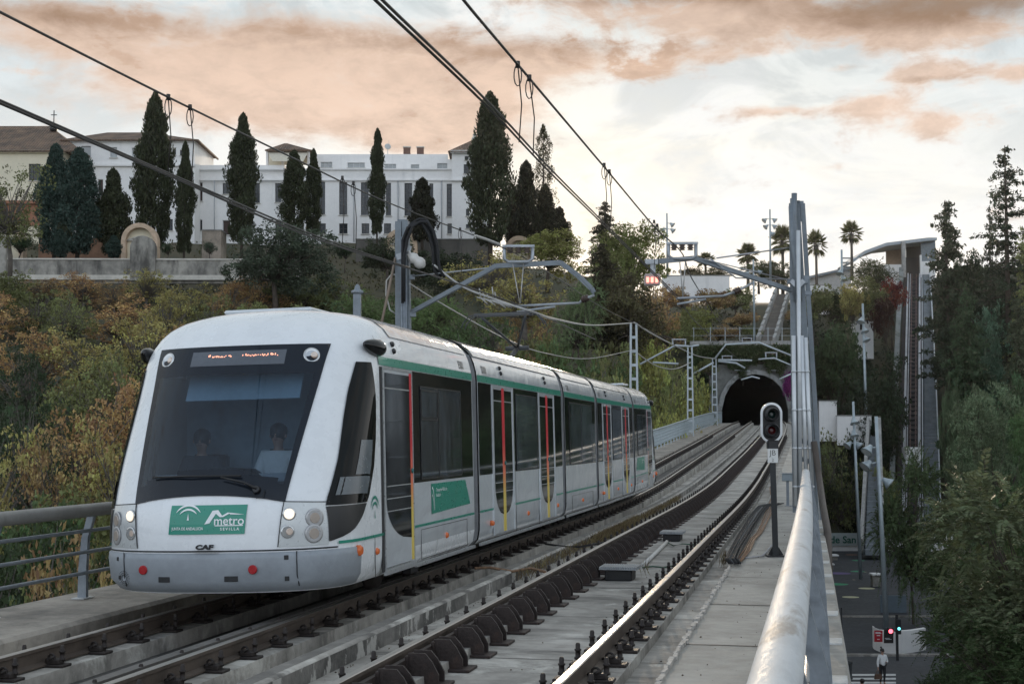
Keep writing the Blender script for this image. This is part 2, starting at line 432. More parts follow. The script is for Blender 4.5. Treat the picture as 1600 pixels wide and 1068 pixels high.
mb = MB(); mb.box((0, 0, GZ - 1.2), (6000, 6000, 1)); mb.build('outer_ground', earth, kind='structure')

# -- plaza and road below
plz = MB()
plz.poly([at_z(-600, 1400, GZ + .1), at_z(3200, 1400, GZ + .1), col_pt(1620, 110, GZ + .1), col_pt(1500, 140, GZ + .1), col_pt(1440, 152, GZ + .1), col_pt(1180, 152, GZ + .1), col_pt(800, 70, GZ + .1)])
plaza = plz.build('plaza', asphalt, kind='structure')
ring_m = {}
def disc(name, px, py, w, mat):
    c = at_z(px, py, GZ + .106); r = w / 2 / F * c.dot(FWH); m = MB()
    m.poly([c + Vector((math.cos(a) * r, math.sin(a) * r, 0)) for a in [2 * PI * k / 36 for k in range(36)]])
    m.build(name, mat, plaza, world=True, label=None)
dots = {'purple': (.12, .085, .20), 'green': (.05, .26, .13), 'beige': (.50, .48, .30), 'orange': (.20, .10, .06)}
for px, py, w, c in ((1311, 895, 36, 'purple'), (1341, 875, 20, 'green'), (1340, 892, 22, 'green'), (1308, 912, 34, 'green'), (1354, 918.5, 25, 'beige'),
                     (1329, 932, 26, 'beige'), (1331, 866, 20, 'orange'), (1388, 862, 20, 'purple'), (1352, 893, 5, 'beige'), (1334, 905, 5, 'beige')):
    disc('painted_circle', px, py, w, pmat(c + '_paint', dots[c], .8, var=.15, scale=1))
# street in front of the plaza, with kerb and crossing
rd = MB(); ra, rb = 78.5, 88.0
road = rd.poly([col_pt(1100, 20, GZ + .104), col_pt(2300, 20, GZ + .104), col_pt(1800, ra, GZ + .104), col_pt(1180, ra, GZ + .104)]).build('road', pmat('road_asphalt', (.045, .047, .052), .8, var=.15, scale=.6), kind='structure')
k = MB(); a, b = col_pt(1180, ra + .15, GZ + .16), col_pt(1800, ra + .15, GZ + .16); k.bar(a, b, .3, .13)
a, b = col_pt(1180, 95.5, GZ + .15), col_pt(1800, 95.5, GZ + .15); k.bar(a, b, .3, .10)
k.build('kerb', conc, kind='structure')
k = MB()
for i in range(7):
    Z0 = 72.8 - i * 1.15
    k.poly([col_pt(1308, Z0 - .55, GZ + .109), col_pt(1392, Z0 - .55, GZ + .109), col_pt(1392, Z0, GZ + .109), col_pt(1308, Z0, GZ + .109)])
k.build('zebra_crossing', white_paint, road, world=True)

# ------------------------------------------------------------------ viaduct
via = empty('railway_viaduct', (-4, 10, -2.2), label='grey concrete railway viaduct deck carrying both tracks to the tunnel mouth', cat='viaduct')
YY = ys(-12, 170, 2.0)
d = MB(); sweep(d, [(-6.6, -.50), (-1.60, -.50), (-1.60, -1.1), (-6.0, -1.5), (-6.6, -1.1)], YY)                # slab under the left track (dz below the right rail tops)
sweep(d, [(-1.60, -.27), (1.36, -.27), (1.36, -.9), (-1.60, -.9)], YY)
d.build('deck', conc, via, world=True)
d = MB(); sweep(d, [(-1.66, -.11), (-1.49, -.11), (-1.47, -.125), (-1.47, -.30), (-1.66, -.6)], YY, caps=True); d.build('centre_kerb', conc, via, world=True)
d = MB(); sweep(d, [(-1.468, -.128), (-1.4655, -.128), (-1.4655, -.272), (-1.468, -.272)], YY); d.build('kerb_face', conc_dk, via, world=True)
d = MB(); sweep(d, [(-1.655, -.1085), (-1.535, -.1085), (-1.535, -.111), (-1.655, -.111)], YY); d.build('kerb_top', pmat('dark_kerb_top', (.15, .14, .125), .9, var=.3, scale=2, bump=.3, spots=(4, .52, .7, (.30, .285, .26), .6)), via, world=True)
d = MB(); sweep(d, [(-6.40, -.22), (-5.05, -.22), (-5.01, -.26), (-5.01, -.9), (-6.55, -1.2)], YY); 
d.build('walkway', pmat('walkway_concrete', (.33, .295, .25), .9, var=.2, scale=1.2, bump=.5, bscale=22, col2=(.16, .145, .125), spots=(2.2, .55, .75, (.09, .085, .075), .6)), via, world=True)
d = MB(); sweep(d, [(1.38, -.10), (2.44, -.10), (2.46, -.06), (2.72, -.06), (2.74, -.10), (2.74, -.45), (2.50, -.8), (1.38, -.9)], YY)
d.build('walkway', pmat('walkway_slabs', (.36, .34, .305), .88, var=.2, scale=1.1, bump=.4, bscale=30, col2=(.25, .237, .21), spots=(2.5, .56, .74, (.52, .50, .46), .6), streak=((1.5, .6, 1), .54, .72, (.13, .12, .105), .6)), via, world=True)
d = MB(); sweep(d, [(-4.6, -.9), (.9, -.9), (.2, -2.4), (-3.9, -2.4)], ys(-12, 166, 6)); d.build('box_girder', conc_pale, via, world=True)
d = MB(); sweep(d, [(2.741, -.47), (2.80, -.47), (2.80, -.95), (2.50, -.95)], ys(-12, 168, 3)); d.build('fascia', conc_pale, via, world=True)
for y in (22, 58, 94, 130):
    c = tp(y, -1.8); pr = MB(); pr.box((c.x, c.y, (c.z - 2.3 + GZ) / 2), (2.6, 1.3, c.z - 2.3 - GZ), bev=.15); pr.build('pier', conc_pale, via, world=True)

d = MB(); sweep(d, [(-4.0, -.496), (-2.98, -.496)], YY, closed=False); d.build('shade_and_oil_strip', pmat('shaded_oily_concrete', (.085, .080, .072), .8, var=.3, scale=1.2, bump=.4, col2=(.035, .033, .031), spots=(2.2, .55, .72, (.20, .19, .175), .6)), via, world=True)  # dark sheet between the left rails: under-train shade painted in, plus oil stains
# dark joints across the deck
for y in np.arange(6.5, 80, 3.05):
    for o0, o1, dz in ((-1.45, 1.36, -.268), (1.40, 2.42, -.098), (-5.0, -1.68, -.498)):
        a, b = tp(y, o0, dz + .002), tp(y, o1, dz + .002)
        if rnd.random() < .7 and y < 45:
            jt = MB(); mid = (a + b) / 2 + Vector((0, rnd.uniform(-.03, .03), 0)); w_ = Vector((0, rnd.uniform(.012, .03), 0)); jt.poly([a, mid, b, b + w_, mid + w_ * 1.3, a + w_]); jt.build('expansion_joint', pmat('dark_joint', (.03, .028, .026), .9), via, world=True)
# ragged duct line beside the right walkway
gr = MB()
y = 5.0
while y < 60:
    w = rnd.uniform(.02, .05); L = rnd.uniform(.1, .25)
    a = tp(y, 1.375 + rnd.uniform(-.012, .012), -.088); gr.box(a + Vector((0, 0, -.03)), (w, L, .08 + rnd.uniform(0, .03)), rz=rnd.uniform(-.1, .1)); y += L * .93
gr.build('duct_edging', pmat('duct_edge', (.38, .36, .33), .8, var=.3, scale=8), via, world=True)

# ------------------------------------------------------------------ tracks
rail_side = pmat('rusty_rail', (.085, .066, .052), .7, metal=.2, var=.25, scale=2, bump=.2, col2=(.05, .036, .028))
rail_grey = pmat('grey_rail_side', (.14, .13, .12), .55, metal=.35, var=.2, scale=3, bump=.15)
rail_top = pmat('polished_rail', (.40, .375, .345), .42, metal=.8, var=.12, scale=6, stretch=(8, .3, 8))
iron = pmat('dark_brown_iron', (.030, .023, .020), .6, metal=.3, var=.3, scale=12, bump=.3, bscale=60)
iron2 = pmat('rust_brown_bracket', (.034, .024, .021), .6, metal=.3, var=.35, scale=8, bump=.3, spots=(6, .5, .75, (.09, .05, .035), .5))
def rail_profile(off, h):
    return [(off - .07, -h), (off + .07, -h), (off + .07, -h + .015), (off + .012, -h + .035), (off + .010, -.045), (off + .036, -.034), (off + .036, -.006),
            (off + .026, -.0005), (off - .026, -.0005), (off - .036, -.006), (off - .036, -.034), (off - .010, -.045), (off - .012, -h + .035), (off - .07, -h + .015)]
def rail_obj(off, left, tr, h=.17, sd=rail_side, y0=-2):
    m = MB(); yy = ys(y0, 60, 1.5) + ys(60, 250, 3)[1:]
    prof = rail_profile(off, h); sweep(m, prof, yy, left)
    k = len(prof)
    o = m.build('rail', [sd, rail_top], tr, world=True)
    top = [1 if (i % k) in (6, 7, 8) else 0 for i in range((len(yy) - 1) * k)]
    for i, t in enumerate(top): o.data.polygons[i].material_index = t
    return o
def clip_mesh(small=False):
    """one rail fastening: base plate, spring clip coil and screw spike; the rail runs along +Y at x<0"""
    m = MB(); m.box((.02, 0, .0125), (.20, .17, .025), bev=.006); m.box((.0, 0, .045), (.13, .11, .05), bev=.01)
    m.smooth = True
    m.lathe((.055, .028, .05), [(.030, 0), (.030, .02), (.022, .022), (.022, .07), (.029, .072), (.029, .085), (.020, .087), (.020, .12), (.014, .135)], 8)
    arc = [(-.02 + .035 * math.cos(t), -.035 + .02 * math.sin(t * .5), .075 + .035 * math.sin(t)) for t in np.linspace(-.6, 4.6, 9)]
    m.tube(arc, .011, 6); m.tube([(-.05, -.03, .07), (-.085, 0, .055), (-.05, .04, .06)], .011, 6)
    m.tube([(-.02, -.075, .07), (.01, -.05, .09), (.0, .0, .085)], .012, 6)
    me_o = m.build('rail_fastener', iron); me = me_o.data; bpy.data.objects.remove(me_o); return me
clip_me = clip_mesh()
def bracket_mesh():
    """guard-rail bracket: base plate and two upright gussets"""
    m = MB(); m.box((.10, 0, .012), (.34, .30, .024), bev=.004); m.box((-.055, 0, .13), (.03, .22, .22))
    for sy in (-.085, .085):
        m.prism([(-.05, sy - .012, .022), (.20, sy - .012, .022), (.20, sy - .012, .10), (.145, sy - .012, .20), (.09, sy - .012, .262), (-.05, sy - .012, .262)], (0, .024, 0))
    m.box((.02, 0, .15), (.10, .15, .02))
    o = m.build('rail_bracket', iron2); me = o.data; bpy.data.objects.remove(o); return me
brk_me = bracket_mesh()
def repeat_parts(tr, name, me, items, near=100):
    """items (point, rotz, flip): the nearest become parts, the rest one merged part"""
    items = sorted(items, key=lambda t: (t[0] - Vector((0, 0, 0))).length)
    vis = [t for t in items if t[0].y > 5.5]; 
    for p, rz, fl in vis[:near]:
        o = link(name, me, tr, p - tr.location); o.rotation_euler.z = rz + (PI if fl else 0)
    m = MB(); V0 = [v.co.copy() for v in me.vertices]; F0 = [tuple(q.vertices) for q in me.polygons]
    for p, rz, fl in vis[near:]:
        M = Matrix.Rotation(rz + (PI if fl else 0), 3, 'Z'); m.add([p + M @ v for v in V0], F0)
    if m.v: m.build(name, me.materials[0], tr, world=True, kind='stuff')
def make_track(label, c, left):
    tr = empty('railway_track', tuple(tp(10, c, -.3, left)), label=label, cat='railway track', group='railway tracks on the viaduct')
    g = .7535; dzs = -.50 + .163 if left else -.27     # slab level
    h = .17
    rail_obj(c + g, left, tr, h=h); rail_obj(c - g, left, tr, h=h, sd=rail_side)
    items = []
    y = 5.6
    while y < 100:
        for o in (c - g, c + g):
            for sgn in (1, -1):
                if (not left) and o < c and sgn > 0: continue          # brackets stand there
                base = tp(y, o + sgn * .115, -h - (0.0 if not left else .0), left); base.z = tp(y, o, 0, left).z - h - .012
                items.append((base, 0 if sgn > 0 else 0, sgn < 0))
        y += .78
    repeat_parts(tr, 'rail_fastener', clip_me, items, 96)
    # concrete bearing strip under each rail
    m = MB()
    for o in (c - g, c + g): sweep(m, [(o - .24, -h - .013), (o + .24, -h - .013), (o + .26, -.49 if left else -.40), (o - .26, -.49 if left else -.40)], ys(-4, 165, 3), left)
    m.build('rail_bed', conc, tr, world=True)
    if left:      # two flat guard rails inside the track, next to the right-hand rail
        m = MB(); sweep(m, [(c + g - .26, -.05), (c + g - .15, -.05), (c + g - .15, -.02), (c + g - .26, -.02)], ys(-2, 120, 2), left)
        sweep(m, [(c + g - .19, -.2), (c + g - .17, -.2), (c + g - .17, -.05), (c + g - .19, -.05)], ys(-2, 120, 2), left)
        m.build('guard_rail', rail_grey, tr, world=True)
    else:         # brown check rail carried on brackets, on the inner side of the left rail
        m = MB(); sweep(m, [(c - g + .06, -.17), (c - g + .10, -.17), (c - g + .10, -.055), (c - g + .06, -.055)], ys(-2, 150, 2), left)
        m.build('guard_rail', iron2, tr, world=True)
        it = []; y = 5.6
        while y < 120:
            p = tp(y, c - g + .16, 0, left); p.z = tp(y, c, 0).z - .268; it.append((p, 0, False)); y += .79
        repeat_parts(tr, 'rail_bracket', brk_me, it, 96)
    return tr
t_left = make_track('left railway track of brown rails, the train stands on it', -3.49, 1.0)
t_right = make_track('empty right railway track with brown guard brackets, beside the signal', 0.0, 0.0)

# grating-topped boxes between the rails, with a conduit and cables
galv = pmat('galvanised_steel', (.36, .38, .40), .45, metal=.55, var=.18, scale=5, bump=.1, spots=(3, .55, .75, (.20, .21, .22), .5))
galv_dk = pmat('dull_galvanised_steel', (.22, .245, .27), .5, metal=.5, var=.2, scale=4, spots=(2, .5, .75, (.12, .13, .15), .5))
black_m = pmat('black_casing', (.012, .012, .013), .5, var=.2)
def grate_box(px, py, w, dpt, h, label):
    p = at_z(px, py, -1.96); e = empty('trackside_box', tuple(p), label=label, cat='equipment box')
    m = MB(); m.box((0, dpt / 2, h / 2), (w * .72, dpt, h), bev=.01)
    for sx in (-1, 1): m.box((sx * w * .30, -.01, h * .5), (.03, .03, h * .8))
    m.build('casing', black_m, e)
    g = MB(); g.box((0, dpt / 2, h + .012), (w, dpt + .10, .012))
    n = 16
    for i in range(n): g.box((-w / 2 + (i + .5) * w / n, dpt / 2, h + .032), (w / n * .55, dpt + .12, .028))
    g.build('grating', galv, e)
grate_box(966, 907, .52, .42, .145, 'black track box with a grey grating lid, nearer of the two')
grate_box(1049, 845, .44, .55, .13, 'smaller black track box with grating lid, farther from the camera')
m = MB(); pts = [at_z(1003, 884, -1.93), at_z(1022, 866, -1.93), at_z(1042, 846, -1.93)]; m.tube(pts, .035, 8)
m.build('conduit_pipe', pmat('pale_pipe', (.5, .49, .46), .5, var=.15), origin=pts[0], label='pale grey conduit pipe linking the two track boxes', cat='pipe')
# cables
cab = pmat('black_cable', (.018, .018, .019), .85, var=.3, scale=5); cab_g = pmat('grey_cable', (.30, .30, .31), .8, var=.2, scale=5)
cab_b = pmat('earth_brown_cable', (.22, .13, .075), .7, var=.4, scale=9); cab_gr = pmat('green_cable', (.05, .11, .07), .6, var=.2)
ce = empty('cable_bundle', tuple(at_z(1145, 880, -1.80)), label='bundle of black and grey cables lying along the walkway edge', cat='cables')
P = [(1139, 879), (1134, 872), (1141, 856), (1152, 838), (1161, 823), (1168, 812), (1176, 800), (1185, 790), (1196, 788), (1207, 786)]
for k in range(8):
    pts = []
    for i, (x, y) in enumerate(P):
        q = at_z(x + k * 2.5 + rnd.uniform(-.5, .5), y + rnd.uniform(-.4, .4), -1.76 + (k % 3) * .02); pts.append(q)
    b = MB(); b.tube(pts, .016, 6); b.build('cable', [cab_g if k in (3,) else cab], ce, world=True)
P = [(1153, 875), (1164, 858), (1172, 842), (1182, 832), (1190, 818), (1197, 800), (1204, 780), (1203, 762), (1213, 741)]
for k in range(4):
    pts = [at_z(x + k * 2.6 + rnd.uniform(-1.5, 1.5), y + rnd.uniform(-1, 1), -1.77 + rnd.uniform(-.01, .02)) for x, y in P]
    b = MB(); b.tube(pts, .013, 5); b.build('cable', [cab_b], ce, world=True)
def loose_cable(pts, mat, r, label, z=-1.93):
    q = [at_z(x, y, z) for x, y in pts]; m = MB(); m.tube(q, r, 6); m.build('loose_cable', mat, origin=q[0], label=label, cat='cable', group='loose cables on the deck')
loose_cable([(1157, 870), (1168, 871), (1182, 869), (1191, 868), (1198, 861), (1205, 852), (1209, 851)], cab_g, .014, 'grey cable curling to the foot of the signal post', -1.77)
loose_cable([(742, 887), (766, 886), (800, 892), (830, 887), (852, 893)], cab_b, .02, 'brown cable lying across the centre kerb, nearer one', -1.80)
loose_cable([(852, 849), (880, 853), (905, 854), (925, 850), (943, 847)], cab, .018, 'dark cable crossing the centre kerb beyond the brown one', -1.80)
loose_cable([(1004, 886), (1020, 884), (1036, 886), (1052, 883)], cab_gr, .012, 'green cable between the near track box and the rail')
loose_cable([(1040, 845), (1052, 852), (1066, 849), (1085, 850)], cab_gr, .012, 'green cable beside the far track box')
# dry weeds on the kerb
# ================================================================== the train
# car space: +x towards the walkway side, y runs back from the nose, z above the rail tops
def wavy(name, col, rough, metal, amp, dirt=.12):
    m = pmat(name, col, rough, metal=metal, var=.05, scale=.8, coat=.35, spots=(2.5, .58, .85, tuple(c * .75 for c in col), dirt), streak=((3.5, 3.5, .35), .5, .8, tuple(c * .62 for c in col), dirt))
    nt = m.node_tree; b = nt.nodes['Principled BSDF']; tcn = nt.nodes.new('ShaderNodeTexCoord')
    mp = nt.nodes.new('ShaderNodeMapping'); mp.inputs['Scale'].default_value = (1, 1.2, 2.4); nt.links.new(tcn.outputs['Object'], mp.inputs[0])
    nb = noise(nt, mp.outputs[0], 1.3, 2, .4, .6); bn = nt.nodes.new('ShaderNodeBump'); bn.inputs['Strength'].default_value = amp; bn.inputs['Distance'].default_value = .05
    nt.links.new(nb, bn.inputs['Height']); nt.links.new(bn.outputs[0], b.inputs['Normal']); return m
body_w = wavy('white_train_paint', (.74, .76, .77), .28, 0, .10)
body_s = wavy('silver_train_paint', (.56, .59, .61), .20, .12, .42, .2)
roof_s = wavy('glossy_roof_cover', (.60, .62, .63), .14, .25, .6)
bump_g = pmat('grey_bumper', (.27, .295, .32), .5, var=.1, scale=2, spots=(5, .5, .8, (.18, .19, .2), .45), bump=.08)
green = pmat('green_livery', (.005, .235, .16), .3, var=.05, coat=.3)
blackg = pmat('black_window_glass', (.006, .007, .008), .05, var=.3, spec=.45)
blackm = pmat('matt_black_trim', (.012, .013, .015), .4, var=.2)
frit = pmat('dark_frit', (.010, .013, .018), .12, var=.1, spec=.35)
rubber = pmat('dark_rubber', (.02, .02, .022), .7, var=.2)
seam = pmat('panel_gap', (.02, .021, .023), .6)
alu = pmat('aluminium_trim', (.55, .57, .58), .3, metal=.6, var=.08)
wlogo = pmat('white_decal', (.8, .82, .82), .5, var=.03)
lens_c = pmat('clear_lens', (.55, .56, .56), .08, metal=.6, var=.1)
refl = pmat('headlamp_bezel', (.52, .54, .54), .3, metal=.25, var=.08)
lamp_on = pmat('lit_headlamp', (.9, .85, .75), .3, emit=((1, .80, .60), .55))
lamp_dim = pmat('dim_headlamp', (.5, .46, .42), .15, metal=.4, emit=((1, .72, .55), .08))
amber = pmat('amber_lens', (.55, .12, .03), .15, emit=((1, .25, .06), .04))
redl = pmat('red_reflector', (.35, .01, .015), .25)
led = pmat('led_letters', (.9, .35, .2), .4, emit=((1, .42, .28), 1.1))

WT = [(.28, 1.25), (.36, 1.33), (.5, 1.355), (.7, 1.36), (2.62, 1.36), (2.75, 1.35), (2.88, 1.32), (2.97, 1.285), (3.07, 1.215), (3.16, 1.10), (3.24, .91), (3.30, .62), (3.335, .30), (3.345, .02)]
CT = [(.28, .08), (.4, .01), (.7, 0), (1.0, .01), (1.2, .06), (1.6, .26), (2.0, .48), (2.4, .71), (2.82, .95), (2.95, 1.08), (3.07, 1.24), (3.16, 1.42), (3.24, 1.7), (3.30, 2.1), (3.335, 2.6), (3.345, 3.2)]
def lerp_t(x, t):
    if x <= t[0][0]: return t[0][1]
    for (a, va), (b, vb) in zip(t, t[1:]):
        if x <= b: return va + (vb - va) * (x - a) / (b - a)
    return t[-1][1]
Wz = lambda z: lerp_t(z, WT)
Cz = lambda z: interp(z, CT) + (.12 if z < 2.9 else .12 * max(0, (3.3 - z) / .4))
PE = 2.45
NL = 1.0
NOSE = True
def front_pt(s, z, off=0.0):
    W_ = Wz(z); q = min(1, abs(s) / W_); c = max(0, 1 - q ** PE) ** (1 / PE); y = Cz(z) + NL * (1 - c)
    n = Vector((math.copysign(q ** (PE - 1), s) / W_, -c ** (PE - 1) / NL, .35 if z > 1.2 else 0)); n.normalize(); return Vector((s, y, z)) + n * off
def side_pt(y, z, off=0.0, sg=1):
    W_ = Wz(z); c = Cz(z) + NL
    if y >= c or not NOSE: return Vector((sg * (W_ + off), y, z))
    q = min(1, (c - y) / NL); s = W_ * max(0, 1 - q ** PE) ** (1 / PE); p = front_pt(sg * s, z, off); return p
def SW(z): return .80 + .165 * (z - 1.19) / 1.63
ZR = [.28, .36, .5, .7, .9, 1.1, 1.19, 1.30, 1.5, 1.7, 1.9, 2.1, 2.3, 2.5, 2.62, 2.70, 2.78, 2.86, 2.92, 2.97, 3.02, 3.07, 3.12, 3.16, 3.20, 3.24, 3.27, 3.30, 3.32, 3.335, 3.345]
def nose_shell(ylen):
    m = MB(); m.smooth = True; rows = []
    no, ni = 12, 20
    for z in ZR:
        W_ = Wz(z); row = []
        sw = min(SW(max(1.19, z)), W_ * .86); fw = math.asin(min(1, (sw / W_) ** (PE / 2)))
        yb = ylen
        fs = [-(PI / 2) + (PI / 2 - fw) * i / no for i in range(no)] + [-fw + 2 * fw * i / ni for i in range(ni)] + [fw + (PI / 2 - fw) * i / no for i in range(no + 1)]
        ysd = Cz(z) + NL
        row += [Vector((-W_, max(ysd, yb), z)), Vector((-W_, (max(ysd, yb) + ysd) / 2, z))]
        row += [Vector((math.copysign(W_ * abs(math.sin(f)) ** (2 / PE), f), Cz(z) + NL * (1 - max(0, math.cos(f)) ** (2 / PE)), z)) for f in fs]
        row += [Vector((W_, (max(ysd, yb) + ysd) / 2, z)), Vector((W_, max(ysd, yb), z))]
        rows.append(row)
    k = len(rows[0]); b = len(m.v)
    for r in rows: m.v += [tuple(p) for p in r]
    for i in range(len(ZR) - 1):
        for j in range(k - 1):
            if 1.29 < ZR[i] and ZR[i + 1] < 2.8 and no + 2 <= j < no + 2 + ni: continue   # windscreen opening
            a = b + i * k + j; m.face(a, a + 1, a + 1 + k, a + k)
    return m
def straight_shell(m, y0, y1):
    m.smooth = True; b = len(m.v); zs = [z for z, _ in WT]
    prof = [(-w, z) for z, w in WT] + [(w, z) for z, w in WT[::-1]]
    k = len(prof); yy = [y0 + (y1 - y0) * i / 3 for i in range(4)]
    for y in yy: m.v += [(x, y, z) for x, z in prof]
    for i in range(3):
        for j in range(k): a = b + i * k + j; c = b + i * k + (j + 1) % k; m.face(a, c, c + k, a + k)
    return m
def side_patch(m, z0, z1, yl, yr, off, sg, nz=8, ny=3):
    yl = yl if callable(yl) else (lambda z, v=yl: v); yr = yr if callable(yr) else (lambda z, v=yr: v)
    b = len(m.v)
    for i in range(nz + 1):
        z = z0 + (z1 - z0) * i / nz
        for j in range(ny + 1): m.v.append(tuple(side_pt(yl(z) + (yr(z) - yl(z)) * j / ny, z, off, sg)))
    for i in range(nz):
        for j in range(ny):
            a = b + i * (ny + 1) + j; q = (a, a + 1, a + ny + 2, a + ny + 1); m.face(*(q if sg > 0 else q[::-1]))
    return m
def side_box(m, y0, y1, z0, z1, off, sg, th=.012):
    """flat panel standing proud of the straight side"""
    x = sg * (1.36 + off - th / 2); return m.box((x, (y0 + y1) / 2, (z0 + z1) / 2), (th, y1 - y0, z1 - z0))
def side_outline(m, y0, y1, z0, z1, off, sg, t=.012):
    for a in ((y0, y1, z0, z0 + t), (y0, y1, z1 - t, z1)): side_box(m, *a, off, sg, .006)
    for a in ((y0, y0 + t, z0 + t, z1 - t), (y1 - t, y1, z0 + t, z1 - t)): side_box(m, *a, off, sg, .006)
    return m
def arch_logo(m, fn, cx, cy, s):
    """two arcs over a narrow peak"""
    for r0, r1, a0, a1 in ((.50, .435, 28, 152), (.36, .30, 30, 150)):
        n = 14
        for i in range(n):
            t0, t1 = R(a0 + (a1 - a0) * i / n), R(a0 + (a1 - a0) * (i + 1) / n)
            w0 = 1 - .8 * abs(2 * i / n - 1) ** 3; w1 = 1 - .8 * abs(2 * (i + 1) / n - 1) ** 3
            f = lambda t, r: fn(cx + s * r * math.cos(t), cy + s * (r * math.sin(t) - .1))
            m.poly([f(t0, r0), f(t1, r0), f(t1, r0 - (r0 - r1) * w1), f(t0, r0 - (r0 - r1) * w0)])
    m.poly([fn(cx + s * a, cy + s * b) for a, b in ((0, .10), (-.035, -.13), (.035, -.13))])

# door leaves: gradient bar, dark glass with a rounded foot
grad = bpy.data.materials.new('red_to_yellow_bar'); grad.use_nodes = True
_nt = grad.node_tree; _b = _nt.nodes['Principled BSDF']; _t = _nt.nodes.new('ShaderNodeTexCoord'); _s = _nt.nodes.new('ShaderNodeSeparateXYZ'); _r = _nt.nodes.new('ShaderNodeValToRGB')
_nt.links.new(_t.outputs['Object'], _s.inputs[0]); _nt.links.new(ramp(_nt, _s.outputs[2], .37, 2.58, 0, 1, False), _r.inputs[0]); _nt.links.new(_r.outputs[0], _b.inputs['Base Color']); _b.inputs['Roughness'].default_value = .35
_e = _r.color_ramp.elements; _e[0].position = .25; _e[0].color = (.72, .55, .12, 1); _e[1].position = .62; _e[1].color = (.60, .025, .04, 1)
_q = _r.color_ramp.elements.new(.42); _q.color = (.75, .17, .09, 1)
glass_s = pmat('side_glass_dim_interior', (.060, .072, .085), .04, var=.4, spec=.5, scale=.9, col2=(.004, .005, .006), stretch=(1, 1.3, .35))  # bluish mottling painted into the glass for the dimly lit interior
def door_leaf(car, y0, y1, bar_at, sg, frame=True, double=True):
    """bar_at: 'hi' or 'lo' edge in y carries the coloured bar"""
    m = MB(); m.mat(0)
    side_box(m, y0, y1, .37, 2.58, .006, sg, .014)
    m.mat(1); zc = .64; g0, g1 = y0 + .055, y1 - .02
    hi = bar_at == 'hi'; bw = .085
    if hi: g1 = y1 - bw - .01; g0 = y0 + .05
    else: g0 = y0 + bw + .01; g1 = y1 - .05
    # glass: straight on the bar side, curving in to a point at the foot
    n = 16; pts = []
    for i in range(n + 1):
        t = i / n; z = .64 + (1.15 - .64) * t
        w = (g1 - g0) * math.sqrt(max(0, 1 - (1 - t) ** 2.2))
        pts.append((z, w))
    x = sg * (1.36 + .010)
    poly = []
    if hi: poly = [(x, g1, 2.54), (x, g0, 2.54)] + [(x, g1 - w, z) for z, w in pts[::-1]]
    else: poly = [(x, g0, 2.54), (x, g1, 2.54)] + [(x, g0 + w, z) for z, w in pts[::-1]]
    m.poly(poly if (hi == (sg > 0)) else poly[::-1])
    m.mat(2); b0, b1 = (y1 - bw, y1 - .004) if hi else (y0 + .004, y0 + bw)
    side_box(m, b0, b1, .38, 2.57, .013, sg, .010)
    m.mat(3); side_box(m, g0, g1, 2.36, 2.375, .012, sg, .004)
    for zz in (.98, 1.12, 1.26): side_box(m, g0 + .02, g1, zz, zz + .012, .0115, sg, .003)
    return m.build('door_leaf', [body_s, blackg, grad, alu], car)
def door_button(car, y, sg):
    m = MB(); m.lathe((sg * 1.374, y, 1.42), [(.032, 0), (.032, .014), (.02, .02)], 12, axis=(sg, 0, 0)); return m.build('door_button', pmat('teal_button', (.02, .16, .16), .3), car)
def marker(car, y, z, sg, r=.035):
    m = MB(); m.lathe(side_pt(y, z, .03 if y < 1.2 else 0.0, sg), [(r * 1.15, -.03), (r * 1.15, .008), (r, .012), (r * .8, .028)], 14, axis=(sg, 0, 0)); return m.build('marker_lamp', amber, car)
def sensor(car, y, sg):
    m = MB()
    for z in (2.80, 2.88): m.lathe((sg * (Wz(z) - .01), y, z), [(.034, 0), (.034, .03), (.02, .045)], 10, axis=(sg, 0, .3))
    return m.build('door_sensor', blackm, car)
def window(car, y0, y1, sg, z0=1.30, z1=2.50, split=None):
    m = MB(); side_box(m, y0, y1, z0, z1, .012, sg, .010)
    m.mat(1); side_outline(m, y0 - .02, y1 + .02, z0 - .02, z1 + .02, .015, sg, .018)
    if split: side_box(m, split - .012, split + .012, z0, z1, .016, sg, .006)
    return m.build('side_window', [glass_s, blackm], car)
def stripes(car, y0, y1, sg):
    m = MB(); side_patch(m, 2.615, 2.712, y0, y1, .011, sg, 2, 8); m.build('livery_stripe', green, car)
    m = MB(); side_patch(m, .735, .765, y0, y1, .004, sg, 1, 6); m.build('livery_stripe', green, car)
def panel_lines(car, rects, vs, sg):
    for r_ in rects: m = MB(); side_outline(m, *r_, .003, sg, .007); m.build('access_panel', seam, car)
    for y, z0, z1 in vs: m = MB(); side_box(m, y - .005, y + .005, z0, z1, .003, sg, .006); m.build('panel_seam', seam, car)
def roof_cover(car, y0, y1, half=False):
    m = MB(); m.smooth = True; zs = [2.975, 3.02, 3.07, 3.12, 3.16, 3.20, 3.24, 3.27, 3.30, 3.32, 3.338]
    if half:
        for sg in (-1, 1):
            m = MB(); m.smooth = True; side_patch(m, 2.975, 3.235, y0, y1, .014, sg, 6, max(2, int((y1 - y0) / .45))); m.build('roof_cover', roof_s, car)
        return
    prof = [(-(Wz(z) + .016), z + .008) for z in zs] + [((Wz(z) + .016), z + .008) for z in zs[::-1]]
    k = len(prof); n = max(2, int((y1 - y0) / .45)); b = len(m.v)
    for i in range(n + 1):
        y = y0 + (y1 - y0) * i / n; m.v += [(x, y, z) for x, z in prof]
    for i in range(n):
        for j in range(k - 1):
            if half and j == k // 2 - 1: continue
            a = b + i * k + j; m.face(a, a + 1, a + 1 + k, a + k)
    return m.build('roof_cover', roof_s, car)
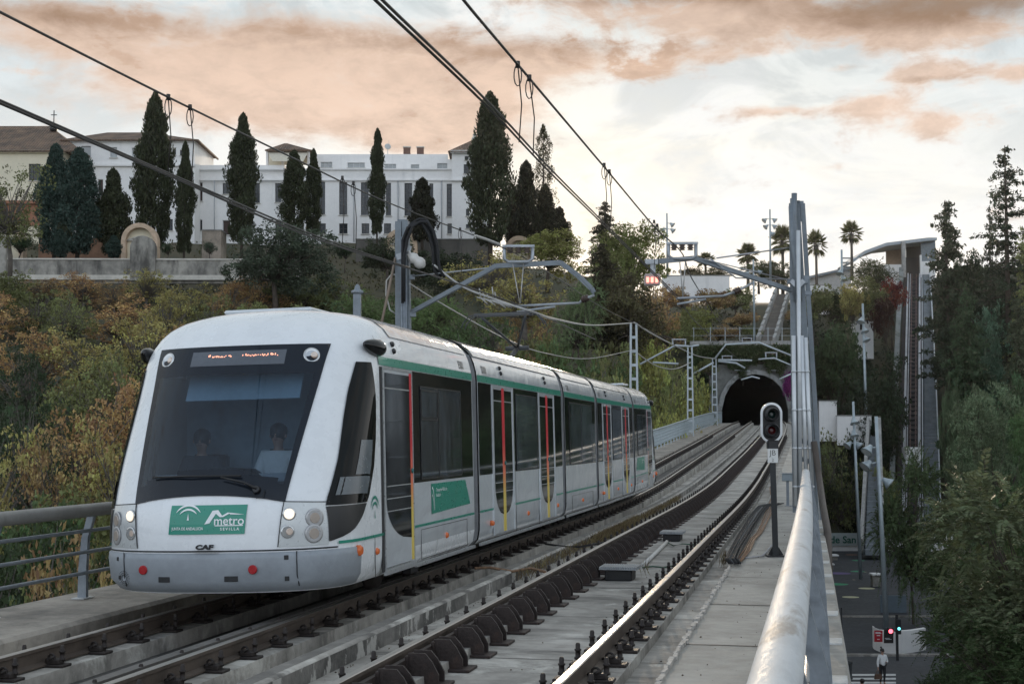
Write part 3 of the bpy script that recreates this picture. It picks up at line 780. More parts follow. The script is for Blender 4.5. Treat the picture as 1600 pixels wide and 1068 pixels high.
def bogie(car, y):
    m = MB(); m.box((0, y, .30), (2.0, 1.9, .22), bev=.03)
    for sx in (-1, 1): m.box((sx * .95, y, .28), (.12, 2.3, .16), bev=.02); m.box((sx * .98, y, .18), (.10, .35, .14))
    b = m.build('bogie', rubber, car)
    for dy in (-.85, .85):
        for sx in (-1, 1):
            w = MB(); w.lathe((sx * .68, y + dy, .29), [(.31, 0), (.31, .03), (.285, .03), (.285, .12), (.12, .12), (.10, .16)], 20, axis=(sx, 0, 0)); w.build('wheel', iron, car)
def side_text(car, txt, y, z, size, sg, mat, dz=0, **k):
    m = MB(); fn = lambda a, b: Vector((sg * (Wz(z + b) + .006), y + sg * a, z + b)); put_text(m, txt, size, fn, **k); return m.build('lettering', mat, car)

train = empty('metro_train', tuple(tp(13.5, -3.5, 0, 1)), label='white and silver five-car metro train with green stripes on the left track', cat='train')
def place_car(o, o0, o1, rev=False):
    A, B = tp(13.5 + o0, -3.5, 0, 1), tp(13.5 + o1, -3.5, 0, 1)
    d = B - A; rz = math.atan2(-d.x, d.y); rx = math.atan2(d.z, math.hypot(d.x, d.y))
    E_ = Euler((rx, R(-1.4), rz))
    o.location = A - train.location; o.rotation_euler = E_
    if rev:
        o.rotation_euler = (Matrix.Rotation(rz, 3, 'Z') @ Matrix.Rotation(rx, 3, 'X') @ Matrix.Rotation(R(-1.4), 3, 'Y') @ Matrix.Rotation(PI, 3, 'Z')).to_euler(); o.location = B - train.location

def end_car(L, rev=False):
    m = nose_shell(4.25)
    m2 = straight_shell(m, 4.22, L)
    m2.smooth = False; m2.box((0, L - .02, 1.65), (2.5, .03, 2.7))
    car = m2.build('car_body', body_w if False else [body_w], train)
    # silver sides behind the nose: a thin skin from the seam back
    for sg in (-1, 1):
        q = MB(); q.smooth = True
        side_patch(q, .30, 2.60, 1.88, L, .002, sg, 10, 4); side_patch(q, 2.72, 2.95, 1.88, L, .002, sg, 4, 4); q.build('side_panel', body_s, car)
        stripes(car, 1.80, L - .02, sg)
        q = MB(); side_patch(q, .735, .765, .62, 1.80, .014, sg, 1, 12); q.build('livery_stripe', green, car)
        q = MB(); side_patch(q, 1.27, 2.605, 3.13, L - .04, .005, sg, 1, 1); q.build('window_band', blackg, car)
        window(car, 3.50, 5.55, sg, 1.32, 2.42, 4.35)
        q = MB(); side_outline(q, 3.50, 4.30, 2.02, 2.40, .020, sg, .022); side_box(q, 3.53, 4.27, 2.055, 2.065, .022, sg, .004); q.mat(1); side_box(q, 3.53, 4.27, 2.06, 2.38, .017, sg, .004); q.build('hopper_window', [blackm, glass_s], car)
        # single-leaf front door
        q = MB(); side_outline(q, 1.90, 3.12, .33, 2.61, .016, sg, .028); q.build('door_frame', alu, car)
        door_leaf(car, 1.94, 3.09, 'hi', sg); door_button(car, 3.04, sg)
        q = MB(); side_box(q, 1.82, 1.90, .33, 2.60, .004, sg, .01); q.build('door_seal', rubber, car)
        q = MB(); side_box(q, 3.2, L - .02, .27, .31, .012, sg, .03); side_box(q, 1.9, 3.2, .29, .34, .02, sg, .03); q.build('sill', alu, car)
        panel_lines(car, [(3.45, 5.85, .34, .70)], [(1.55, .30, .74)], sg)
        sensor(car, 2.45, sg); marker(car, 4.7, .55, sg); marker(car, 1.62, .58, sg); marker(car, .95, .64, sg, .05)
        # green publicity panel with slanted rear edge
        q = MB(); y0, y1 = 3.95, 6.05; x = sg * 1.366
        P = [(x, y0, .86), (x, y1, .90), (x, y1 - .28, 1.235), (x, y0, 1.235)]
        q.poly(P if sg > 0 else P[::-1]); q.mat(1)
        fn = lambda a, b: Vector((sg * 1.370, (y0 + .14 + sg * a if sg > 0 else y0 + .14 - a), 1.02 + b))
        for r0, r1 in ((.30, .275), (.21, .19)):
            n = 10
            for i in range(n):
                t0, t1 = R(5 + 80 * i / n), R(5 + 80 * (i + 1) / n)
                g = lambda t, r: Vector((sg * 1.370, y0 + .02 + r * .42 * math.cos(t) , .88 + r * 1.08 * math.sin(t)))
                q.poly([g(t0, r0), g(t1, r0), g(t1, r1), g(t0, r1)])
        fnt = lambda a, b: Vector((sg * 1.370, (y0 + .22 + a) if sg > 0 else (y0 + .78 - a), 1.15 + b))
        put_text(q, 'Transporte Público de', .062, fnt, align='LEFT'); put_text(q, 'Andalucía', .062, lambda a, b: fnt(a, b) - Vector((0, 0, .065)), align='LEFT')
        q.build('publicity_panel', [green, wlogo], car)
        side_text(car, 'E101', L - .55, 2.80, .15, sg, blackm, bold=.004)
        # emblem arcs by the door
        q = MB(); arch_logo(q, lambda a, b: side_pt(1.55 + a * .75, 1.0 + b, .010, sg), 0, 0, .46); q.build('emblem', green, car)
        # cab side window, black, sweeping down to the lamp cluster
        left = lambda z: lerp_t(z, [(.77, .52), (1.15, .52), (1.6, .80), (2.02, 1.02), (2.3, 1.18), (2.63, 1.40)])
        right = lambda z: lerp_t(z, [(.77, .54), (.80, .66), (.86, .85), (1.0, 1.10), (1.2, 1.33), (1.5, 1.52), (1.8, 1.60), (2.2, 1.64), (2.63, 1.62)])
        q = MB(); q.smooth = True; side_patch(q, 1.13, 2.63, left, right, .016, sg, 20, 6); cw = q.build('cab_window', pmat('cab_glass', (.004, .005, .006), .06, var=.2, spec=.18), car)
        q = MB(); q.smooth = True; side_patch(q, .77, 1.12, left, right, .016, sg, 10, 6); q.build('black_trim', blackm, car)
        q = MB(); q.smooth = True; side_patch(q, 1.22, 1.40, lambda z: left(z) + .07, lambda z: right(z) - .10, .020, sg, 3, 4)
        side_patch(q, 1.42, 1.78, lambda z: left(z) + .28, lambda z: right(z) - .12, .020, sg, 4, 4); q.build('cab_panel', pmat('cab_grey', (.12, .14, .155), .25, var=.15, scale=1.5), car)
        # rear-view camera pod
        q = MB(); c = Vector((sg * 1.36, 1.78, 2.80)); q.lathe(c, [(.015, -.30), (.05, -.24), (.085, -.12), (.095, 0), (.08, .06), (.055, .08), (.05, .11)], 14, axis=(sg * .22, .95, -.12)); q.box(c + Vector((-sg * .05, .02, .0)), (.12, .12, .08), bev=.02)
        q.build('camera_pod', blackg, car)
    # ---- front
    q = MB(); q.smooth = True         # windscreen: frit border cells and glass cells
    nz, ns = 30, 28; b = len(q.v)
    zb = lambda t: 1.255 - .075 * t * t
    for i in range(nz + 1):
        for j in range(ns + 1):
            t = -1 + 2 * j / ns; z = zb(t) + (2.83 - zb(t)) * i / nz; q.v.append(tuple(front_pt(t * (SW(z) + .012), z, .012)))
    for i in range(nz):
        for j in range(ns):
            zc = 1.2 + 1.63 * (i + .5) / nz; tt = abs(-1 + 2 * (j + .5) / ns)
            q.mi = 0 if (tt > .93 or zc > 2.50 or zc < 1.36 + .10 * (1 - tt * tt)) else 1
            a = b + i * (ns + 1) + j; q.face(a, a + 1, a + ns + 2, a + ns + 1)
    gl = bpy.data.materials.get('windscreen_glass')
    if not gl:
        gl = bpy.data.materials.new('windscreen_glass'); gl.use_nodes = True; g = gl.node_tree; g.nodes.clear()
        o_ = g.nodes.new('ShaderNodeOutputMaterial'); t_ = g.nodes.new('ShaderNodeBsdfTransparent'); t_.inputs[0].default_value = (.50, .60, .68, 1)
        gg = g.nodes.new('ShaderNodeBsdfGlossy'); gg.inputs['Roughness'].default_value = .03; gg.inputs[0].default_value = (.9, .95, 1, 1)
        fr = g.nodes.new('ShaderNodeFresnel'); fr.inputs[0].default_value = 1.5; mx = g.nodes.new('ShaderNodeMixShader')
        g.links.new(nm(g, 'MULTIPLY', fr.outputs[0], 1.15, clamp=True), mx.inputs[0]); g.links.new(t_.outputs[0], mx.inputs[1]); g.links.new(gg.outputs[0], mx.inputs[2]); g.links.new(mx.outputs[0], o_.inputs[0])
    q.build('windscreen', [frit, gl], car)
    # display panel behind the top of the screen
    dp = MB(); dp.smooth = True; b = 0
    P = lambda s, z, o: front_pt(s, z, o)
    def fpatch(m, s0, s1, z0, z1, off, ns=8, nz=3, sk=0):
        b = len(m.v)
        for i in range(nz + 1):
            for j in range(ns + 1):
                z = z0 + (z1 - z0) * i / nz; m.v.append(tuple(P(s0 + (s1 - s0) * j / ns + sk * (1 - i / nz), z, off)))
        for i in range(nz):
            for j in range(ns): a = b + i * (ns + 1) + j; m.face(a, a + 1, a + ns + 2, a + ns + 1)
    fpatch(dp, -.50, .56, 2.61, 2.77, .016, 12, 3, 0); dsp = dp.build('destination_display', pmat('display_face', (.10, .11, .125), .2, var=.1), car)
    tx = MB(); rl = random.Random(5)
    s = -.30
    for wlen in (6, 9):           # scan lines catch only scraps of each letter
        for k in range(wlen):
            for d in range(3):
                if rl.random() < .8:
                    a = s + d * .013; h = rl.choice((.010, .016, .022)); z0 = 2.70 + rl.choice((0, .008, .012)); wd = .010
                    tx.poly([P(a, z0, .020), P(a + wd, z0, .020), P(a + wd, z0 + h, .020), P(a, z0 + h, .020)])
            s += .046
        s += .10
    tx.build('led_lettering', led, car)
    for sx in (-1, 1):            # upper lamps
        c = P(sx * .82, 2.70, .012); ax = (P(sx * .82, 2.70, 1) - P(sx * .82, 2.70, 0))
        h = MB(); h.lathe(c, [(.088, -.01), (.088, .006), (.070, .010), (.060, .0)], 20, axis=ax); h.mat(1); h.lathe(c + Vector((.028, 0, .0)), [(.036, .0), (.036, .014), (.02, .022)], 12, axis=ax)
        h.build('upper_headlamp', [lens_c, lamp_dim], car)
    # lamp clusters
    for sx in (-1, 1):
        h = MB(); h.smooth = True; nz, ns = 6, 10; b = 0
        for i in range(nz + 1):
            z = .735 + (1.185 - .735) * i / nz
            for j in range(ns + 1):
                s = (.755 + .045 * i / nz) + (1.185 - .755 - .045 * i / nz) * j / ns; h.v.append(tuple(P(sx * s, z - .02 * j / ns * (i / nz), .008)))
        for i in range(nz):
            for j in range(ns): a = i * (ns + 1) + j; f_ = (a, a + 1, a + ns + 2, a + ns + 1); h.face(*(f_ if sx > 0 else f_[::-1]))
        cl = h.build('lamp_panel', refl, car)
        e = MB(); b = P(sx * .755, .735, .010)
        e.tube([P(sx * (.755 + .045 * i / 6), .735 + .45 * i / 6, .010) for i in range(7)], .005, 5); e.tube([P(sx * (.80 + .385 * i / 8), 1.185 - .02 * i / 8, .010) for i in range(9)], .005, 5); e.build('panel_gap', seam, car)
        for s, z, on in ((.855, 1.06, 1), (.845, .885, 0)):
            c = P(sx * s, z, .010); ax = P(sx * s, z, 1) - P(sx * s, z, 0)
            h = MB(); h.lathe(c, [(.068, 0), (.068, .006), (.055, .008)], 20, axis=ax); h.mat(1); h.lathe(c + Vector((0 if on else .02, 0, 0)), [(.054 if on else .035, .006), (.05 if on else .03, .020)], 16, axis=ax); h.build('headlamp', [lens_c, lamp_on if on else lamp_dim], car)
        for s, z in ((1.075, 1.01), (1.07, .855)):
            c = P(sx * s, z, .008); ax = P(sx * s, z, 1) - P(sx * s, z, 0)
            h = MB(); h.lathe(c, [(.098, 0), (.096, .006), (.080, .009)], 20, axis=ax); h.mat(1); h.lathe(c, [(.058, .006), (.05, .014)], 16, axis=ax); h.build('indicator_lamp', [pmat('indicator_bezel', (.40, .40, .40), .3, metal=.4), pmat('indicator_lens', (.42, .36, .31), .15, metal=.2)], car)
    # bumper
    q = MB(); q.smooth = True; nf = 40; rowsb = [(.275, -.03), (.30, .022), (.40, .030), (.62, .030), (.675, .022), (.69, -.01)]; b = 0
    for z, o in rowsb:
        for j in range(nf + 1):
            f = R(-86 + 172 * j / nf); W_ = Wz(z); q.v.append(tuple(front_pt(math.copysign(W_ * abs(math.sin(f)) ** (2 / PE), f), z, o)))
    for i in range(len(rowsb) - 1):
        for j in range(nf): a = i * (nf + 1) + j; q.face(a, a + 1, a + nf + 2, a + nf + 1)
    q.build('bumper', bump_g, car)
    q = MB()
    for sx in (-1, 1): q.tube([P(sx * .92, z, .031) for z in (.34, .45, .6, .69)], .006, 5)
    q.tube([P(s, .705, .006) for s in np.linspace(-1.25, 1.25, 30)], .008, 5); q.build('panel_gap', seam, car)
    for s in (-.66, .52):
        c = P(s, .52, .030); q = MB(); q.lathe(c, [(.047, 0), (.047, .012), (.04, .018)], 16, axis=(0, -1, 0)); q.build('reflector', redl, car)
    for s, z, w, h in ((-.42, .425, .13, .055), (.30, .43, .14, .055), (-1.02, .62, .04, .04), (-1.0, .43, .04, .04), (.83, .63, .045, .045), (.83, .42, .045, .045)):
        q = MB(); c = P(s, z, .028); q.box(c, (w, .012, h), rz=math.atan2(P(s + .05, z, 0).y - P(s - .05, z, 0).y, .1), bev=.004); q.build('bumper_socket', blackm, car)
    q = MB(); c = P(-.93, .425, .024); q.lathe(c, [(.03, 0), (.03, .004)], 14, axis=P(-.93, .425, 1) - P(-.93, .425, 0)); q.mat(1)
    for k in range(20):        # perforated horn grille
        a = k * 2 * PI / 20
        for rr in (.035, .055, .075): c = P(-.93 + rr * math.cos(a), .425 + rr * math.sin(a), .030); q.box(c, (.006, .006, .006))
    q.build('horn_grille', [bump_g, blackm], car)
    # emblem panel
    q = MB(); fpatch(q, -.355, .455, .875, 1.165, .010, 10, 3, -.02); q.mat(1)
    fn = lambda a, b: P(a, b, .016)
    arch_logo(q, lambda a, b: P(-.16 + a, 1.055 + b, .016), 0, 0, .30)
    put_text(q, 'JUNTA DE ANDALUCIA', .040, lambda a, b: P(-.165 + a * .80, .932 + b, .016), bold=.0006, space=1.02)
    put_text(q, 'metro', .125, lambda a, b: P(.275 + a, 1.005 + b, .016), bold=.0012)
    put_text(q, 'S E V I L L A', .038, lambda a, b: P(.285 + a, .925 + b, .016), bold=.001)
    q.poly([P(s, z, .016) for s, z in ((.13, .955), (.42, .955), (.42, .965), (.13, .965))])
    for pts in (((.02, .975), (.075, .985), (.16, 1.115), (.10, 1.11)), ((.10, 1.11), (.16, 1.115), (.215, 1.045), (.18, 1.045)), ((.18, 1.045), (.215, 1.045), (.29, 1.085), (.26, 1.09)), ((.26, 1.09), (.29, 1.070), (.43, 1.068), (.33, 1.082))):
        q.poly([P(s, z, .016) for s, z in pts])
    q.build('emblem_panel', [green, wlogo], car)
    q = MB(); put_text(q, 'CAF', .085, lambda a, b: P(.02 + a * 1.15 + b * .15, .745 + b * .72, .016), bold=.006, space=1.05); q.box(P(.04, .708, .02), (.26, .03, .012)); q.build('maker_badge', blackm, car)
    # wiper
    q = MB(); q.tube([P(.53, 1.30, .05), P(.40, 1.36, .07), P(.15, 1.42, .065)], [.018, .014, .009], 6); q.tube([P(-.62, 1.435, .045), P(-.2, 1.44, .05), P(.35, 1.435, .045)], .011, 6); q.lathe(P(.53, 1.30, .01), [(.04, 0), (.035, .05)], 10, axis=(0, -1, .3))
    q.tube([P(.50, 1.27, .03), P(.54, 1.21, .045), P(.60, 1.22, .045), P(.61, 1.29, .03)], .005, 5); q.build('wiper', pmat('wiper_black', (.006,.006,.007), .35), car)
    # cab interior
    q = MB(); q.box((0, 1.35, 1.30), (2.0, .9, .12), bev=.04); q.box((0, .68, 1.28), (1.45, .5, .2), bev=.06)
    q.lathe((.02, .70, 1.30), [(.42, 0), (.40, .14), (.30, .21), (.05, .23)], 20); q.box((.02, .52, 1.46), (.24, .08, .16), bev=.02); q.build('dashboard', blackm, car)
    q = MB(); q.box((0, 2.45, 1.9), (2.4, .05, 1.7)); q.box((0, 1.7, 1.05), (2.5, 1.5, .05)); q.build('cab_wall', pmat('cab_wall', (.30, .36, .40), .6, var=.2, scale=1), car)
    q = MB(); q.box((.05, 1.14, 2.38), (1.30, .02, .30), rot=Matrix.Rotation(R(-28), 3, 'X')); q.build('sun_blind', pmat('sun_blind', (.35, .46, .54), .6, var=.1), car)
    q = MB()
    for sx in (-1, 1): q.bar((sx * .86, .62, 1.35), (sx * .96, 1.25, 2.5), .05, .08)
    q.bar((-.75, .68, 1.42), (.75, .68, 1.42), .02, .09); q.build('cab_pillar', pmat('cab_pillar', (.30, .34, .37), .5), car)
    # roof
    roof_cover(car, 2.45, 4.3, True); roof_cover(car, 4.31, L - .05, True)
    q = MB(); q.box((-.25, 3.2, 3.355), (1.1, 1.2, .05), bev=.02); q.build('roof_unit', body_s, car)
    bogie(car, 4.3)
    q = MB(); q.box((0, L / 2 + .8, .33), (2.2, L - 2.2, .12)); q.build('underframe', rubber, car)
    return car

def mid_car(L, doors, num):
    global NOSE
    NOSE = False
    m = MB(); straight_shell(m, 0, L); m.smooth = False
    for y in (.02, L - .02): m.box((0, y, 1.65), (2.5, .03, 2.7))
    car = m.build('car_body', body_s, train)
    for sg in (-1, 1):
        m = MB(); side_patch(m, 2.615, 2.712, .02, L - .02, .004, sg, 2, 2); m.build('livery_stripe', green, car)
        m = MB(); side_patch(m, .735, .765, .02, L - .02, .004, sg, 1, 4); m.build('livery_stripe', green, car)
        q = MB(); side_patch(q, 1.27, 2.605, .04, L - .04, .005, sg, 1, 1); q.build('window_band', blackg, car)
        q = MB(); side_box(q, 0, L, .27, .31, .012, sg, .03); q.build('sill', alu, car)
        if doors:
            for y0, y1 in doors:
                c = (y0 + y1) / 2; q = MB()
                for a in ((y0 - .075, y0), (y1, y1 + .075)): side_box(q, *a, .36, 2.60, .016, sg, .022)
                side_box(q, y0, y1, 2.575, 2.60, .016, sg, .022); q.build('door_frame', body_s, car)
                door_leaf(car, y0 + .01, c - .004, 'hi', sg); door_leaf(car, c + .004, y1 - .01, 'lo', sg); door_button(car, c + .05, sg); sensor(car, c, sg)
            a, b = doors[0][1] + .30, doors[1][0] - .30
            window(car, a, b, sg); panel_lines(car, [], [(a - .1, .30, 1.26), (b + .12, .30, 1.26)], sg)
            marker(car, doors[0][0] - .28, .55, sg); marker(car, (a + b) / 2, .55, sg); marker(car, doors[1][1] + .28, .55, sg)
        else:
            window(car, .55, L / 2 - .05, sg); window(car, L / 2 + .02, L - .6, sg)
            panel_lines(car, [(.7, L - .6, .34, .66)], [], sg); marker(car, L / 2, .52, sg)
        side_text(car, num, .55, 2.80, .15, sg, blackm, bold=.004)
    n = 3
    for i in range(n): roof_cover(car, .05 + (L - .1) * i / n, .04 + (L - .1) * (i + 1) / n)
    q = MB(); q.box((0, L / 2, .33), (2.1, L - .2, .12)); q.build('underframe', rubber, car)
    return car
EC = end_car(6.3); place_car(EC, 0, 6.3)
c2 = mid_car(7.25, [(1.0, 2.45), (4.85, 6.3)], 'D101'); place_car(c2, 6.65, 13.9)
c3 = mid_car(4.15, None, 'C101'); place_car(c3, 14.25, 18.4); bogie(c3, 2.05)
c4 = mid_car(6.75, [(.9, 2.25), (4.45, 5.8)], 'B101'); place_car(c4, 18.75, 25.5)
c5 = copy_tree(EC, train); CH[train].append(c5); place_car(c5, 25.85, 32.15, rev=True)
fabric = pmat('grey_bellows', (.16, .165, .17), .7, var=.2, scale=4)
for a, b in ((6.3, 6.65), (13.9, 14.25), (18.4, 18.75), (25.5, 25.85)):
    m = MB(); m.smooth = False; n = 7
    prof = [(w - .05, z) for z, w in WT if z < 3.34]; pr = [(-w, z) for w, z in prof] + [(w, z) for w, z in prof[::-1]]; k = len(pr)
    bidx = len(m.v)
    for i in range(n * 2 + 1):
        y = (b - a) * i / (n * 2); sh = -.035 if i % 2 else 0
        m.v += [(x + math.copysign(sh, x) if True else x, y, z + (sh if z > 3 else 0)) for x, z in pr]
    for i in range(n * 2):
        for j in range(k - 1): q = bidx + i * k + j; m.face(q, q + 1, q + 1 + k, q + k)
    g = m.build('gangway_bellows', fabric, train); place_car(g, a, b)
# pantograph on the middle car
pg = MB(); base = Vector((0, .9, 3.30)); knee = Vector((0, 2.3, 3.75)); head = Vector((0, .95, 4.30))
pg.box((0, 1.5, 3.32), (1.1, 1.6, .08)); pg.tube([base, knee], .05, 8)
pan = pg.build('pantograph', pmat('pantograph_steel', (.03, .031, .033), .5, metal=.2), c3)
pg = MB()
for sx in (-1, 1): pg.tube([knee, head + Vector((sx * .45, 0, 0))], .028, 6)
pg.tube([knee - Vector((.25, 0, 0)), knee + Vector((.25, 0, 0))], .05, 8)
for dy in (-.16, .16): pg.box(head + Vector((0, dy, .06)), (1.15, .05, .05)); 
for sx in (-1, 1):
    pg.tube([head + Vector((sx * .57, -.2, .05)), head + Vector((sx * .57, .2, .05))], .025, 6)
    for dy in (-.16, .16): pg.tube([head + Vector((sx * .55, dy, .06)), head + Vector((sx * .70, dy, .03)), head + Vector((sx * .82, dy, -.10)), head + Vector((sx * .86, dy, -.20))], .013, 5)
pg.build('contact_head', pmat('pantograph_alloy', (.07, .072, .075), .45, metal=.3), c3)
# ================================================================== railings
def railing(name, label, off, y0, y1, dz, left, lean, r=.078, spacing=2.0, first=None, lower=(.30, .55, .80), plate=.16, mat=None, sheen=None, po=0.0):
    """big round handrail on blade posts, with three thin rails; lean is how far the top leans inwards"""
    base = tp(y0, off, 0, left); e = empty(name, tuple(base), label=label, cat='railing')
    zt = dz + 0.0
    top = 1.12
    m = MB(); m.tube([tp(y, off + lean, zt + top - r, left) for y in ys(y0, y1, 1.0)], r, 20); m.build('handrail', mat, e, world=True)
    y = first if first is not None else y0 + .5
    while y < y1:
        b = tp(y, off, zt, left); m = MB(); sgn = 1 if lean > 0 else -1; L = abs(lean)
        # blade profile: straight foot, then curving towards the handrail
        pr = [(-.055, 0), (-.05, .35), (-.02, .70), (L * .75 - .04, 1.0), (L * .75 + .05, 1.0), (.065, .72), (.05, .35), (.055, 0)]
        m.prism([b + Vector((sgn * a, -.03, h)) for a, h in pr], (0, .06, 0))
        m.build('post', galv_dk if sheen is None else sheen, e, world=True)
        m = MB(); m.box(b + Vector((po, 0, .006)), (plate, plate * 1.6, .012)); m.build('base_plate', galv_pale, e, world=True)
        y += spacing
    for h in lower:
        m = MB(); m.tube([tp(yy, off + lean * .92 * h, zt + h, left) for yy in ys(y0, y1, 2.0)], .022, 8); m.build('thin_rail', galv_dk, e, world=True)
    return e
galv_pale = pmat('pale_galvanised_plate', (.50, .51, .50), .6, metal=.2, var=.2, scale=9)
tube_r = pmat('painted_handrail', (.50, .515, .52), .68, metal=.0, var=.12, scale=3, stretch=(3, .8, 3), spots=(1.3, .54, .70, (.25, .215, .18), .75), bump=.08, bscale=12)
tube_l = pmat('dull_handrail', (.22, .215, .20), .5, metal=.2, var=.2, scale=2, spots=(2, .5, .75, (.14, .13, .12), .6))
railing('bridge_railing', 'big pale round handrail on the right edge of the viaduct, nearest the camera', 2.545, .8, 29.6, -.06, 0, -.135, po=.075, plate=.20, mat=tube_r, first=.75 + .0, spacing=2.0, lower=(.22, .42, .62, .80))
railing('bridge_railing', 'grey round handrail with three thin rails on the left walkway beside the train', -5.98, 4.0, 47.0, -.05, 1.0, .13, mat=tube_l, first=5.62, spacing=2.035)
# far lattice railing, behind the train, on the left
fr = empty('lattice_fence', tuple(tp(48, -6.0, 0)), label='pale grey lattice panel fence on the far left edge of the viaduct', cat='fence')
fm = pmat('pale_blue_fence', (.36, .41, .43), .5, metal=.2, var=.1)
m = MB(); m.tube([tp(y, -6.0, .98) for y in ys(48, 164, 2)], .05, 8); m.build('top_rail', fm, fr, world=True)
y = 48.0
while y < 163:
    m = MB(); n = 2.0
    for h in (.12, .30, .48, .66, .84): m.bar(tp(y, -6.0, h), tp(y + n, -6.0, h), .025, .035)
    for k in range(9): p = tp(y + n * k / 9, -6.0, .05); m.bar(p, p + Vector((0, 0, .88)), .025, .025)
    m.build('lattice_panel', fm, fr, world=True)
    m = MB(); p = tp(y, -6.0, -.15); m.bar(p, p + Vector((0, 0, 1.1)), .09, .07); m.build('post', fm, fr, world=True); y += n
# far right railing beyond the mast
fr = empty('lattice_fence', tuple(tp(30, 2.6, 0)), label='plain grey bar railing on the right edge beyond the near mast', cat='fence')
for h in (.25, .5, .75, 1.0):
    m = MB(); m.tube([tp(y, 2.62, h) for y in ys(33, 160, 2.5)], .028 if h < 1 else .05, 6); m.build('rail', fm, fr, world=True)
for y in np.arange(33, 160, 4.0):
    m = MB(); p = tp(y, 2.62, -.1); m.bar(p, p + Vector((0, 0, 1.1)), .07, .07); m.build('post', fm, fr, world=True)

# ================================================================== masts, arms and wires
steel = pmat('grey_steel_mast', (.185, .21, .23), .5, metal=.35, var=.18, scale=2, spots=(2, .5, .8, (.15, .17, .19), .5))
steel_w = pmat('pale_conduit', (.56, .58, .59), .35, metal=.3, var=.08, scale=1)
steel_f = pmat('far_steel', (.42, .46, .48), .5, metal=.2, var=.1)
wire_m = pmat('dark_wire', (.045, .04, .036), .5, metal=.4, var=.2)
wire_l = pmat('bright_wire', (.42, .41, .39), .4, metal=.4, var=.2)
ins_m = pmat('brown_insulator', (.05, .03, .022), .3, var=.2)
por = pmat('white_insulator', (.62, .60, .56), .35, var=.1)
# --- near right mast (two channel legs, batten plates, conduits)
Zm = 31.0
e = empty('catenary_mast', tuple(at(1266, 790, Zm)), label='tall grey steel catenary mast with pale conduits on the viaduct right edge', cat='mast')
m = MB()
def ch(a, b, w, mat_i=0):        # C-channel leg
    a, b = Vector(a), Vector(b); m.bar(a, b, w, .03); 
    for s in (-1, 1): m.bar(a + RGT * (s * w / 2) - FWH * .04, b + RGT * (s * w / 2) - FWH * .04, .02, .10)
LB, LT = at(1246, 800, Zm), at(1240, 318, Zm); RB, RT = at(1279, 812, Zm), at(1248.5, 318, Zm)
ch(LB, LT, .12); m.build('leg', steel, e, world=True); m = MB(); ch(RB, RT, .14); m.build('leg', steel, e, world=True)
for i in range(17):
    m = MB(); t = i / 17; a = LB.lerp(LT, t); b = RB.lerp(RT, t); m.bar(a, b, .05, .10); m.build('batten_plate', steel, e, world=True)
m = MB(); m.box(at(1245, 340, Zm), (.14, .03, .75), rz=YAW); m.box(at(1250, 330, Zm) , (.16, .03, .45), rz=YAW); m.build('top_plate', steel, e, world=True)
for pth, r in ((((1236, 322), (1238, 380), (1243, 410), (1244, 470)), .055), (((1241, 302), (1241, 340), (1246, 400), (1247, 470)), .06), (((1238, 310), (1239, 350), (1244, 405), (1250, 470)), .05)):
    m = MB(); m.tube([at(x, y, Zm - .18) for x, y in pth], r, 8); m.build('cable_tail', steel, e, world=True)
m = MB(); m.bar(at(1236, 438, Zm - .2), at(1246, 448, Zm - .2), .04, .10); m.bar(at(1256, 438, Zm - .2), at(1246, 448, Zm - .2), .04, .10); m.build('clamp', galv, e, world=True)
for xa, xb, yt in ((1240, 1243, 524), (1247, 1251, 360), (1252.5, 1261, 524), (1258.5, 1270, 527)):
    m = MB(); m.tube([at(xa, yt, Zm - .25), at(xb, 790, Zm - .25)], .045, 8)
    for yy in (580, 640, 700, 760):
        t = (yy - yt) / (790 - yt); m.lathe(at(xa + (xb - xa) * t, yy, Zm - .25), [(.055, -.02), (.055, .02)], 8)
    m.build('conduit', steel_w, e, world=True)
for x, y in ((1236, 440), (1256, 440), (1240, 457), (1262, 458), (1258, 434)):
    m = MB(); m.box(at(x, y, Zm), (.16, .12, .10), rz=YAW, bev=.01); m.build('bracket', galv_dk, e, world=True)
m = MB(); m.tube([at(1272, 690, Zm - .3), at(1279, 740, Zm - .5), at(1286, 790, Zm - 3), at(1293, 830, Zm - 5), at(1295, 900, Zm - 6)], .07, 8); m.build('bent_pipe', pmat('brown_pipe', (.07, .055, .045), .6), e, world=True)

def arm(e, pts, w=.09, h=.10, mat=steel):
    m = MB()
    for a, b in zip(pts, pts[1:]): m.bar(a, b, w, .025); m.bar(a + Vector((0, 0, .04)), b + Vector((0, 0, .04)), .02, h); 
    return m.build('arm', mat, e, world=True)
def saddle(e, c, s=1.0):
    """U-shaped holder with two insulators"""
    m = MB(); w = .30 * s; h = .34 * s
    m.tube([c + RGT * (-w) + Vector((0, 0, h)), c + RGT * (-w) + Vector((0, 0, .06)), c + RGT * (-w * .7), c + RGT * (w * .7), c + RGT * w + Vector((0, 0, .06)), c + RGT * w + Vector((0, 0, h))], .04 * s, 6)
    m.bar(c + RGT * (-w * 1.15) + Vector((0, 0, h)), c + RGT * (w * 1.15) + Vector((0, 0, h)), .09 * s, .05 * s)
    o = m.build('saddle', galv, e, world=True)
    for q in (-.6, 0, .6):
        m = MB(); m.lathe(c + RGT * (w * q) + Vector((0, 0, h - .10 * s)), [(.05 * s, -.05), (.075 * s, -.04), (.04 * s, -.02), (.08 * s, 0), (.04 * s, .03), (.075 * s, .05), (.03 * s, .09)], 10); m.build('insulator', ins_m, o, world=True)
    return o
